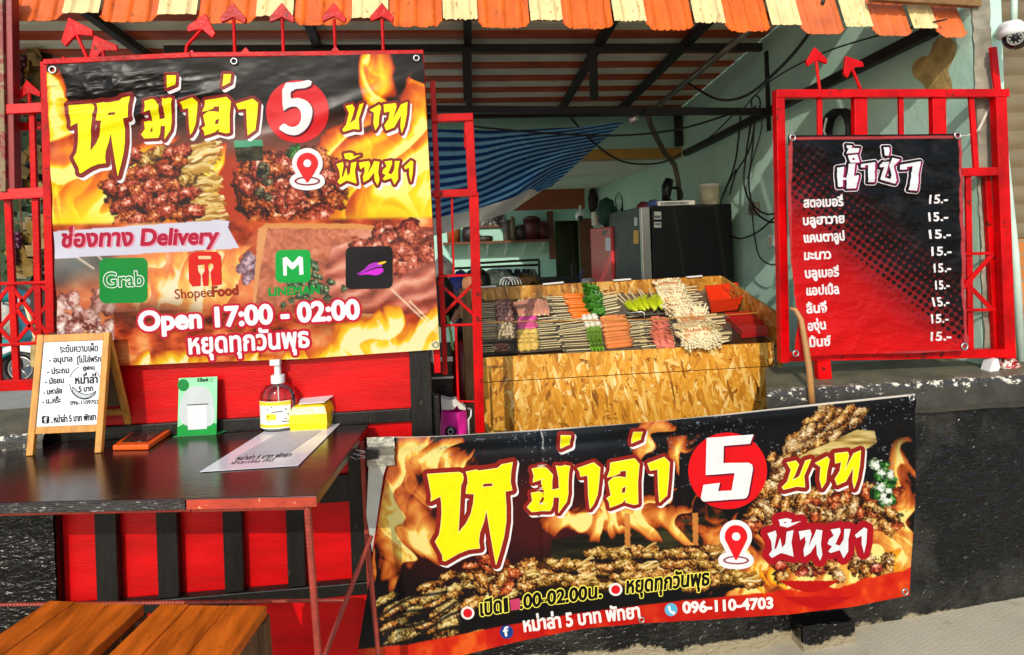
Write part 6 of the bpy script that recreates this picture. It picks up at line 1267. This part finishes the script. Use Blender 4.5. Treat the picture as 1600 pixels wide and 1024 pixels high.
lump('plastic_bag', 'pale green plastic bag heaped behind the counter back', 'bag', U(765, 440, 4.6), (.17, .12, .07), PLB, 3); lump('sack', 'white sack slumped at the left behind the narrow gate leaf', 'sack', U(692, 440, 6.6), (.12, .12, .26), WSK, 4); lump('cloth_pile', 'brown cloth heap behind the counter back right of the wire loops', 'cloths', U(820, 443, 4.8), (.1, .1, .06), mat('brown_cloth', '#8a6a34', .8), 6)
t = T('wire_basket', 'bent white wire basket behind the counter back', 'basket', U(797, 442, 4.4)); 
for i in range(4): m = MB(); c = U(791+5*i, 446, 4.4); m.tube([c+V(.045*math.cos(q), .02*i, .055*math.sin(q)) for q in np.linspace(0, math.pi, 12)], .0035, 6); m.obj('loop', WHITE, t)
m = MB(); c = U(880, 446, 7.5); m.bx(c[0]-.3, c[0]+.25, 7.5, 8, 0, c[2]+.08); m.bx(c[0]+.1, c[0]+.16, 7.45, 7.5, c[2]+.08, c[2]+.25); tag(m.obj('low_cabinet', mat('dark_cabinet', '#1d1a17', .5, var=.4), bevel=.005), 'low dark cabinet by the doorway at the back', 'cabinet')
t = T('water_jug', 'clear jug with a blue handle beside the red fridge', 'jug', U(918, 440, 5.4)); c = U(919, 446, 5.4); m = MB(); m.lathe([(.03, 0), (.055, 0), (.06, .1), (.05, .12)], c-V(0, 0, .06), 18); m.obj('jug_body', mat('milky_plastic', '#a9aeb2', .3), t, smooth=True); m = MB(); m.tube([c+V(-.06, 0, .02), c+V(-.07, 0, .08), c+V(-.03, 0, .13)], .008, 6); m.obj('handle', mat('blue_plastic', '#20306c', .4), t)
# ------------------------------------------------------------------ behind the narrow gate leaf
t = T('gas_cylinder', 'dark red gas cylinder behind the narrow gate leaf', 'cylinder', U(725, 560, 3.1)); c = U(725, 575, 3.1); cz = V(c[0], c[1], 0); hz = U(725, 530, 3.1)[2]; m = MB(); m.lathe([(.06, .35), (.075, .36), (.08, hz-.06), (.06, hz-.02), (.03, hz)], cz, 20); m.obj('cylinder_body', mat('dark_red_enamel', '#8a0f16', .35, var=.2), t, smooth=True); m = MB(); m.lathe([(.02, hz), (.035, hz), (.035, hz+.09), (.02, hz+.1)], cz, 14); m.obj('valve', BLKP, t, smooth=True); m = MB(); m.bx(cz[0]-.2, cz[0]+.1, 3.0, 3.2, .3, .348); m.obj('stand_shelf', STEELD, t)
t = T('grill_cabinet', 'dark steel grill cabinet with a grip hole low behind the gate leaf', 'cabinet', U(690, 620, 2.75)); xa = U(660, 620, 2.75)[0]; xb = U(708, 620, 2.75)[0]; zt_ = U(690, 560, 2.75)[2]; m = MB(); m.bx(xa, xb, 2.75, 3.2, 0, zt_); m.obj('cabinet_body', mat('greasy_brown_steel', '#2e261f', .4, metal=.5, var=.4), t, bevel=.006); m = MB(); zz = U(690, 590, 2.75)[2]; m.bx(xa+.01, xb+.005, 2.742, 2.749, zz-.004, zz+.004); m.bx(xa+.0, xb+.004, 2.735, 2.749, zt_-.012, zt_+.006); m.obj('edge_strip', STEEL, t); a = U(684, 603, 2.745); b = U(697, 616, 2.745); m = MB(); m.bx(a[0], b[0], 2.742, 2.748, b[2], a[2]); m.obj('grip_hole_shade', mat('painted_hole_dark', '#040404', .8), t, bevel=.002)  # black plate paints the shade inside the grip hole
m = MB(); P = [U(699, 494, 3.0), U(704, 520, 2.95), U(708, 548, 2.9)]; m.tube(P, .006, 6); tag(m.obj('green_stick', mat('green_plastic_stick', '#9cc25a', .4), smooth=True), 'thin lime green stick leaning behind the crossed brace', 'stick')
t = T('drinks_bag', 'bright magenta cloth bag with a white top hanging beside the food counter', 'bag', U(708, 672, 2.55)); Yc = 2.6; P = []
for j in range(10):
    v_ = j/9; y = 640+v_*60; l = 690-3*math.sin(v_*2); r_ = 729+1.5*math.sin(v_*3); a = U(l, y, Yc); b = U(r_, y, Yc); c = (a+b)/2; w_ = (b[0]-a[0])/2; P.append([c+V(w_*math.cos(q), .045*math.sin(q)*(1+.15*math.sin(4*q+v_*6)), 0) for q in np.linspace(0, 2*math.pi, 25)])
m = MB(); m.grid(np.array(P)); m.obj('bag_body', mat('magenta_cloth', '#f2269a', .5, var=.2, vs=12, bump=.4, bs=20), t, smooth=True)
m = MB(); q = [U(x, y, Yc-.05) for x, y in ((690, 641), (689, 622), (703, 626), (712, 624), (728, 638), (727, 641), (718, 640), (714, 634), (709, 640))]; m.prism(q[::-1], V(0, .05, 0)); m.obj('white_top', mat('white_nylon', '#d2d0c2', .5, var=.15, bump=.4), t)
m = MB(); m.tube([U(731, 638, Yc-.05), U(736, 640, Yc-.05), U(736, 650, Yc-.05), U(732, 656, Yc-.05), U(733, 680, Yc-.05)], .004, 7); m.obj('strap', WHITE, t, smooth=True)
c = U(704, 674, Yc-.052); m = MB(); m.ball(c, (.022, .006, .022), 16, 8); o = m.obj('round_badge', BLKP, t, smooth=True); m = MB(); m.tube([c+V(.010*math.cos(q), -.008, .010*math.sin(q)) for q in np.linspace(0, 2*math.pi, 16)], .002, 6, caps=False); m.obj('badge_ring', WHITE, o)
# person half hidden by the gate upright: seated, dark top, elbow out, hand to the chin
def skin(name, chains, mt_, parent, sub=2):
    vs, es, rs = [], [], []; key = {}
    for ch in chains:
        pr = None
        for p, r in ch:
            k = tuple(round(float(c), 4) for c in p)
            if k not in key: key[k] = len(vs); vs.append(k); rs.append(r)
            if pr is not None: es.append((pr, key[k]))
            pr = key[k]
    me = bpy.data.meshes.new(name); me.from_pydata(vs, es, []); o = bpy.data.objects.new(name, me); COL.objects.link(o); o.modifiers.new('skin', 'SKIN'); 
    for v_, r in zip(me.skin_vertices[0].data, rs): v_.radius = (r, r) if not hasattr(r, '__len__') else r
    me.skin_vertices[0].data[0].use_root = True; s_ = o.modifiers.new('sub', 'SUBSURF'); s_.levels = sub; s_.render_levels = sub; me.materials.append(mt_); o.modifiers['skin'].use_smooth_shade = True
    if parent is not None: put(o, parent)
    return o
Yq = 4.25
E_ = U(712, 503, Yq-.12); H_ = U(738, 462, Yq-.1); SH = U(716, 472, Yq+.08); HD = U(741, 452, Yq); pel = U(712, 560, Yq+.12)
pt = T('person', 'person in dark purple top sitting half hidden behind narrow gate leaf, hand at chin', 'person', V(pel[0], pel[1], 0))
nk = (SH+HD)/2+V(.03, .04, -.02); S2 = SH+V(.30, .06, .0); ch_ = (SH+S2)/2+V(0, .02, -.06)
hipL = pel+V(-.02, 0, 0); kneeL = V(pel[0]+.02, pel[1]-.42, .50); kneeR = V(pel[0]+.24, pel[1]-.4, .50)
body = skin('body', [[(pel+V(.1, 0, 0), .12), (ch_+V(-.02, .02, -.2), .12), (ch_, .125), (nk, .05), (HD+V(0, 0, -.05), .075), (HD+V(.0, -.01, .04), .095), (HD+V(0, .01, .10), .07)],
    [(ch_, .125), (SH, .06), (SH*.5+E_*.5+V(-.015, 0, 0), .045), (E_, .038), (E_*.5+H_*.5, .036), (H_, .024), (H_+V(.02, -.01, .035), .03), (H_+V(.035, -.01, .075), .018)], [(ch_, .125), (S2, .06), (S2+V(.08, -.1, -.22), .045), (S2+V(-.02, -.26, -.3), .034)],
    [(pel+V(.1, 0, 0), .12), (kneeL, .07), (V(kneeL[0], kneeL[1]-.02, .06), .042), (V(kneeL[0], kneeL[1]-.16, .03), .035)], [(pel+V(.1, 0, 0), .12), (kneeR, .07), (V(kneeR[0], kneeR[1]-.02, .06), .042), (V(kneeR[0], kneeR[1]-.16, .03), .035)]], SKIN, pt)
PUR = mat('dark_purple_cotton', '#1e1626', .8, var=.3, vs=12, bump=.4, bs=18)
skin('shirt', [[(pel+V(.1, 0, .02), .15), (ch_+V(-.02, .02, -.2), .145), (ch_, .15), (nk+V(0, .01, -.045), .07)], [(ch_, .15), (SH, .078), (SH*.55+E_*.45+V(-.015, 0, 0), .062), (SH*.3+E_*.7, .054)], [(ch_, .15), (S2, .078), (S2+V(.07, -.08, -.18), .06)]], PUR, pt)
skin('shorts', [[(pel+V(.1, 0, 0), .15), (pel*.4+kneeL*.6, .095)], [(pel+V(.1, 0, 0), .15), (pel*.4+kneeR*.6, .095)]], CL[0], pt)
m = MB(); m.ball(HD+V(.02, .025, .045), (.095, .10, .095), 18, 12); m.obj('hair', mat('black_hair', '#0d0b0a', .5, var=.3, bump=.5), pt, smooth=True)
m = MB()
for k in range(4): f0 = H_+V(.03+.004*k, -.02+.014*k-.02, .06-.004*k); m.tube([f0, f0+V(.014, -.006, .026), f0+V(.03, -.002, .04-.004*k)], [.009, .008, .006], 8)
m.tube([H_+V(.02, -.03, .04), H_+V(.045, -.045, .055), H_+V(.06, -.04, .06)], [.01, .009, .006], 8); m.obj('fingers', SKIN, pt, smooth=True)
m = MB(); m.lathe([(.16, .40), (.17, .40), (.17, .45), (.15, .455)], V(pel[0]+.1, pel[1]+.02, 0), 20)
t = T('plastic_stool', 'low dark stool under the seated person', 'stool', V(pel[0]+.1, pel[1]+.02, 0)); m.obj('seat', BLKP, t)
for sx_, sy_ in ((-1, -1), (1, -1), (1, 1), (-1, 1)): m = MB(); m.tube([V(pel[0]+.1+.1*sx_, pel[1]+.02+.1*sy_, .4), V(pel[0]+.1+.14*sx_, pel[1]+.02+.14*sy_, 0)], .016, 8); m.obj('leg', BLKP, t)
lump('blue_bag', 'deep blue bag slung behind the crossed brace of the narrow gate leaf', 'bag', U(720, 447, 4.9), (.09, .08, .11), mat('royal_blue_nylon', '#14247c', .5, var=.3, bump=.4), 9, .03)
lump('backpack', 'black rucksack standing behind the crossed brace of the narrow gate leaf', 'bag', U(692, 470, 3.9), (.07, .1, .16), mat('black_nylon', '#121114', .6, var=.4, bump=.4), 10, .02)
# ------------------------------------------------------------------ right edge: shutter, bricks, pipes, dome camera, stick, wrapper
t = T('roller_shutter', 'beige roller shutter slats at the far right edge', 'shutter', (2.8, 2.7, 1.4)); m = MB()
zb0 = U(1595, 372, 2.7)[2]
P = [[V(x, 2.7-.012*abs(math.sin((z-1)*math.pi/.085)), z) for x in (2.46, 4.2)] for z in np.arange(zb0, 3.4, .0085)]; m.grid(np.array(P)); m.obj('slats', mat('beige_shutter', '#75664a', .5, var=.2, vs=5), t)
def brick_mat():
    m_, nt, N, L, b = nodes('orange_brick'); br = N.new('ShaderNodeTexBrick'); br.inputs['Scale'].default_value = 4.2; br.inputs['Color1'].default_value = (*hx('#c07a38'), 1); br.inputs['Color2'].default_value = (*hx('#a9622a'), 1); br.inputs['Mortar'].default_value = (*hx('#8a7a60'), 1); mp = tc(nt, (1, 1, 1), (math.pi/2, 0, 0)); L.new(mp, br.inputs['Vector']); L.new(br.outputs['Color'], b.inputs['Base Color']); b.inputs['Roughness'].default_value = .85; bumpn(nt, b, br.outputs['Fac'], -.4, .01); return m_
m = MB(); m.bx(2.44, 4.2, 2.66, 2.9, -.1, zb0-.004); tag(m.obj('brick_wall', brick_mat()), 'low orange brick wall below the roller shutter at the right edge', 'wall')
m = MB(); m.grid(rough_face(2.285, 2.43, .9, 3.4, 2.60, .01, .03, 22)); m.bx(2.285, 2.43, 2.602, 2.85, .9, 3.4); tag(m.obj('cement_pillar', mat('grey_cement_pillar', '#86827a', .85, var=.25, vs=5, bump=.5)), 'bare grey cement pillar beside the roller shutter', 'pillar')
m = MB(); m.tube([U(1552, -10, 2.5), U(1556, 78, 2.5), U(1565, 200, 2.5), U(1586, 400, 2.5), U(1597, 575, 2.5)], .016, 12); m.tube([U(1585, -10, 2.52), U(1584, 40, 2.52)], .013, 10); tag(m.obj('drain_pipe', mat('pale_green_pvc', '#b9cdc0', .4, var=.2), smooth=True), 'pale plastic drain pipe running down beside the right gate', 'pipe')
t = T('security_camera', 'white and black dome security camera at the top right corner', 'camera', U(1580, 60, 2.5)); c = U(1588, 58, 2.3); m = MB(); m.tube([U(1556, 60, 2.5), U(1570, 44, 2.4), c+V(0, 0, .04)], [.018, .025, .028], 12); m.obj('arm', WHITE, t, smooth=True)
m = MB(); m.lathe([(.01, .05), (.034, .048), (.052, .03), (.056, .004), (.042, .002)], c, 28); m.obj('cap', WHITE, t, smooth=True); m = MB(); m.ball(c+V(0, 0, -.002), .047, 24, 16); bl = m.obj('dome', mat('glossy_black_plastic', '#0b0b0d', .15, var=.2, bump=0), t, smooth=True)
dv = (CAM-c); dv /= np.linalg.norm(dv); dv = dv+V(-.12, 0, -.12); dv /= np.linalg.norm(dv); cc = c+dv*.0455; a = np.cross(dv, V(0, 0, 1)); a /= np.linalg.norm(a); b = np.cross(dv, a)
m = MB(); m.tube([cc+(a*math.cos(q)+b*math.sin(q))*.024 for q in np.linspace(0, 2*math.pi, 24)], .004, 8, caps=False)
for k in range(8): q = 2*math.pi*k/8; m.ball(cc+dv*.002+(a*math.cos(q)+b*math.sin(q))*.017, .0045, 8, 5)
m.obj('led_ring', mat('grey_led_ring', '#8f8f88', .3), bl, smooth=True); m = MB(); m.ball(cc+dv*.002, .009, 12, 8); m.obj('lens', BLKP, bl, smooth=True)
t = T('wrapper', 'crumpled white and red wrapper lying on the ledge at the right edge', 'wrapper', U(1570, 580, 2.4)); m = MB(); m.prism([U(x, y, 2.36) for x, y in ((1546, 584), (1552, 565), (1560, 560), (1564, 574), (1558, 586))][::-1], V(0, .05, 0)); m.obj('white_side', WHITE, t, bevel=.004); m = MB(); m.ball(U(1576, 572, 2.42), (.05, .04, .025), 16, 10); jit(m, .03, 14); m.obj('red_foil', mat('red_white_foil', '#b8322c', .35, var=.4, vs=20, chip='#dcd6ca', chips=.5), t)
m = MB(); m.tube([U(1234, 482, 2.31), U(1243, 484, 2.3), U(1252, 500, 2.29), U(1259, 540, 2.275), U(1265, 580, 2.26), U(1269, 632, 2.25)], [.006, .008, .010, .011, .012, .012], 10); tag(m.obj('bent_stick', mat('tan_peeled_stick', '#a87843', .5, var=.3, vs=9, bump=.3), smooth=True), 'bent tan wooden stick standing in front of the drinks menu', 'stick')
m = MB(); P = [U(1512, 145, 2.47), U(1505, 170, 2.45), U(1490, 195, 2.42), U(1497, 212, 2.38)]; m.tube([U(1553, 152, 2.46), U(1540, 180, 2.44), U(1528, 205, 2.42)], .006, 8); m.tube([U(1528, 205, 2.42), U(1512, 212, 2.40), U(1497, 213, 2.36)], .003, 6); tag(m.obj('tie_cord', mat('white_tie', '#c9c4b4', .5)), 'white cord tying the drinks menu corner to the right gate', 'cord')
# ------------------------------------------------------------------ seen through the grille on the left: scooter, hanging grapes, house
TEAL = mat('teal_bodywork', '#1f8f92', .25, var=.15, bump=.02); Ys = 8.6
cw = UZ(32, 550, .235); cw = U(32, 548, Ys); R_w = .235; g0 = V(cw[0], Ys, -.09)
t = T('scooter', 'parked teal and white motor scooter seen through the grille', 'scooter', g0)
def sc(x, z, y=0.): return g0+V(x, y, z)
m = MB()
for wx in (0, -1.22):
    m = MB(); m.tube([sc(wx+R_w*.82*math.cos(q), R_w+R_w*.82*math.sin(q)) for q in np.linspace(0, 2*math.pi, 32)], R_w*.2, 10, caps=False); wl = m.obj('wheel', RUB, t, smooth=True)
    m = MB(); m.tube([sc(wx+R_w*.6*math.cos(q), R_w+R_w*.6*math.sin(q), -.005) for q in np.linspace(0, 2*math.pi, 28)], .014, 8, caps=False)
    for k in range(5): q = 2*math.pi*k/5+.3; m.tube([sc(wx, R_w), sc(wx+R_w*.6*math.cos(q), R_w+R_w*.6*math.sin(q))], .012, 6)
    m.obj('rim', SIL, wl, smooth=True)
m = MB(); m.prism([sc(x, z, -.12) for x, z in ((.06, .5), (.12, .62), (.02, .95), (-.1, 1.0), (-.14, .7), (-.3, .42), (-.62, .40), (-.8, .6), (-1.45, .72), (-1.5, .62), (-1.1, .42), (-.8, .3), (-.3, .28), (-.12, .4))][::-1], V(0, .24, 0)); m.obj('fairing', TEAL, t, bevel=.03)
m = MB(); m.prism([sc(x, z, -.14) for x, z in ((.26, .42), (.2, .52), (.0, .56), (-.2, .48), (-.24, .38), (0, .48))][::-1], V(0, .28, 0)); m.obj('front_mudguard', WHITE, t, bevel=.02)
m = MB(); m.prism([sc(x, z, -.13) for x, z in ((-.72, .74), (-.8, .82), (-1.42, .88), (-1.5, .76))][::-1], V(0, .26, 0)); m.obj('seat', BLKP, t, bevel=.04)
m = MB(); m.tube([sc(0, R_w), sc(-.1, .9), sc(-.14, 1.12)], .03, 8); m.tube([sc(-.16, 1.14, -.34), sc(-.12, 1.13), sc(-.16, 1.14, .34)], .018, 8); m.obj('handlebar', STEELD, t)
m = MB(); m.ball(sc(.02, 1.06, -.02), (.11, .13, .09), 16, 10); m.obj('headlight', mat('headlight_glass', '#c9d2d4', .1, var=.1, bump=0), t, smooth=True)
m = MB(); m.ball(sc(-.1, 1.14, 0), (.17, .22, .1), 16, 10); m.obj('cowl', TEAL, t, smooth=True)
m = MB(); m.tube([sc(-.16, 1.14, -.3), sc(-.14, 1.34, -.32)], .008, 6); m.ball(sc(-.14, 1.38, -.33), (.03, .07, .05), 12, 8); m.obj('mirror', BLKP, t, smooth=True)
lump('carrier_bag', 'crumpled pale carrier bag hanging on the scooter handlebar', 'bag', sc(-.02, .88, -.3), (.14, .08, .22), mat('translucent_white_bag', '#b9b6a8', .4, var=.2, bump=.4), 15, .05)
t = T('broom', 'broom with a pale handle leaning beside the scooter', 'broom', U(52, 560, 7.6)); m = MB(); m.tube([U(38, 468, 7.6), U(56, 530, 7.6)], .02, 8); m.obj('handle', STICK, t); m = MB(); m.tube([U(56, 528, 7.6), U(59, 545, 7.6), U(58, 572, 7.6)], [.03, .07, .05], 10); jit(m, .02, 3); m.obj('bristles', mat('straw', '#a8905a', .8, var=.4, bump=.6), t)
GRP = mat('purple_grape', '#4a1638', .3, var=.3, vs=30, bump=0); VLF = mat('ochre_leaf', '#7a5e18', .5, var=.5, vs=12, bump=.2); VLG = mat('dark_vine_leaf', '#27401c', .5, var=.4, vs=12, bump=.2)
rr = np.random.RandomState(31)
def leafs(m, n, cx, cy, sp, Y, s0, mi):
    for i in range(n):
        c = U(cx+sp*(rr.rand()-.5), cy+sp*1.6*(rr.rand()-.5), Y+.15*(rr.rand()-.5)); a = V(*(rr.rand(3)-.5)); a[1] *= .4; a /= np.linalg.norm(a); b = np.cross(a, V(.1, 1, .2)); b /= np.linalg.norm(b); s = s0*(.7+.6*rr.rand())
        m.add([c-a*s, c-a*s*.4+b*s*.8, c+b*s*.35, c+a*s*.5+b*s*.7, c+a*s*1.1, c+a*s*.5-b*s*.7, c-b*s*.35, c-a*s*.4-b*s*.8], [tuple(range(8))], mi)
for k, (cx, cy, lb) in enumerate(((32, 386, 'hanging purple grape garland with ochre leaves above the scooter'), (28, 275, 'dark hanging grape garland behind the upper rail of the grille'), (40, 110, 'topmost hanging garland of ochre leaves left of the large banner'))):
    Y = 4.3; t = T('grape_garland', lb, 'garland', U(cx, cy, Y), 'hanging garlands behind the grille'); m = MB()
    for i in range(48): q = rr.rand(); c = U(cx-8+14*(rr.rand()-.5)*(1.3-q), cy-22+48*q, Y+.06*(rr.rand()-.5)); m.ball(c, .017, 8, 6)
    m.obj('grapes', GRP, t, smooth=True); m = MB(); leafs(m, 22, cx+12, cy, 50, Y+.05, .06, 0); m.obj('ochre_leaves', VLF, t); m = MB(); leafs(m, 80, cx, cy-16, 92, Y+.14, .06, 0); m.obj('dark_leaves', VLG, t); m = MB(); a = U(cx, cy-60, Y); m.tube([V(a[0], Y, zr(Y)-.004), a, U(cx+4, cy, Y), U(cx-2, cy+20, Y)], .004, 5); m.obj('stem', WOODB, t)
t = T('checked_cloth', 'dark blue checked cloth hanging behind the grille at upper left', 'cloth', U(45, 200, 4.9)); m = MB(); P = [[U(x, y, 4.9+.08*math.sin(x/7.)) for x in np.linspace(-60, 84, 40)] for y in np.linspace(40, 330, 12)]; P.insert(0, [V(p[0], p[1], zr(p[1])-.003) for p in P[0]]); m.grid(np.array(P))
mt_, nt, N, L, b = nodes('blue_check'); ck_ = N.new('ShaderNodeTexChecker'); ck_.inputs['Scale'].default_value = 34; ck_.inputs[1].default_value = (*hx('#1c2438'), 1); ck_.inputs[2].default_value = (*hx('#4a5468'), 1); L.new(tc(nt), ck_.inputs[0]); L.new(ck_.outputs[0], b.inputs['Base Color']); b.inputs['Roughness'].default_value = .9
m.obj('cloth', mt_, t, smooth=True, solid=.002)
t = T('house', 'plain brown fronted house far behind the parked scooter', 'house', (-8.5, 13, 0)); m = MB(); m.bx(-16, -5.2, 13, 13.4, -.1, 4.2); m.obj('wall', mat('brown_house_wall', '#2c241c', .8, var=.3, vs=2), t); m = MB(); m.bx(-9.4, -8.2, 12.93, 12.99, 0, 2.2); m.obj('door', mat('dark_door', '#2a2420', .5), t); m = MB(); m.bx(-7.8, -6.6, 12.94, 12.99, .9, 2.1); m.obj('window', mat('dim_glass', '#1c2428', .15, var=.3), t); m = MB(); m.bx(-16.2, -5, 12.4, 13.6, 4.21, 4.4); m.obj('roof', mat('grey_roof', '#5a5650', .8), t)
for o_ in [o for o in bpy.data.objects if o.type == 'EMPTY']: o_.empty_display_size = .05
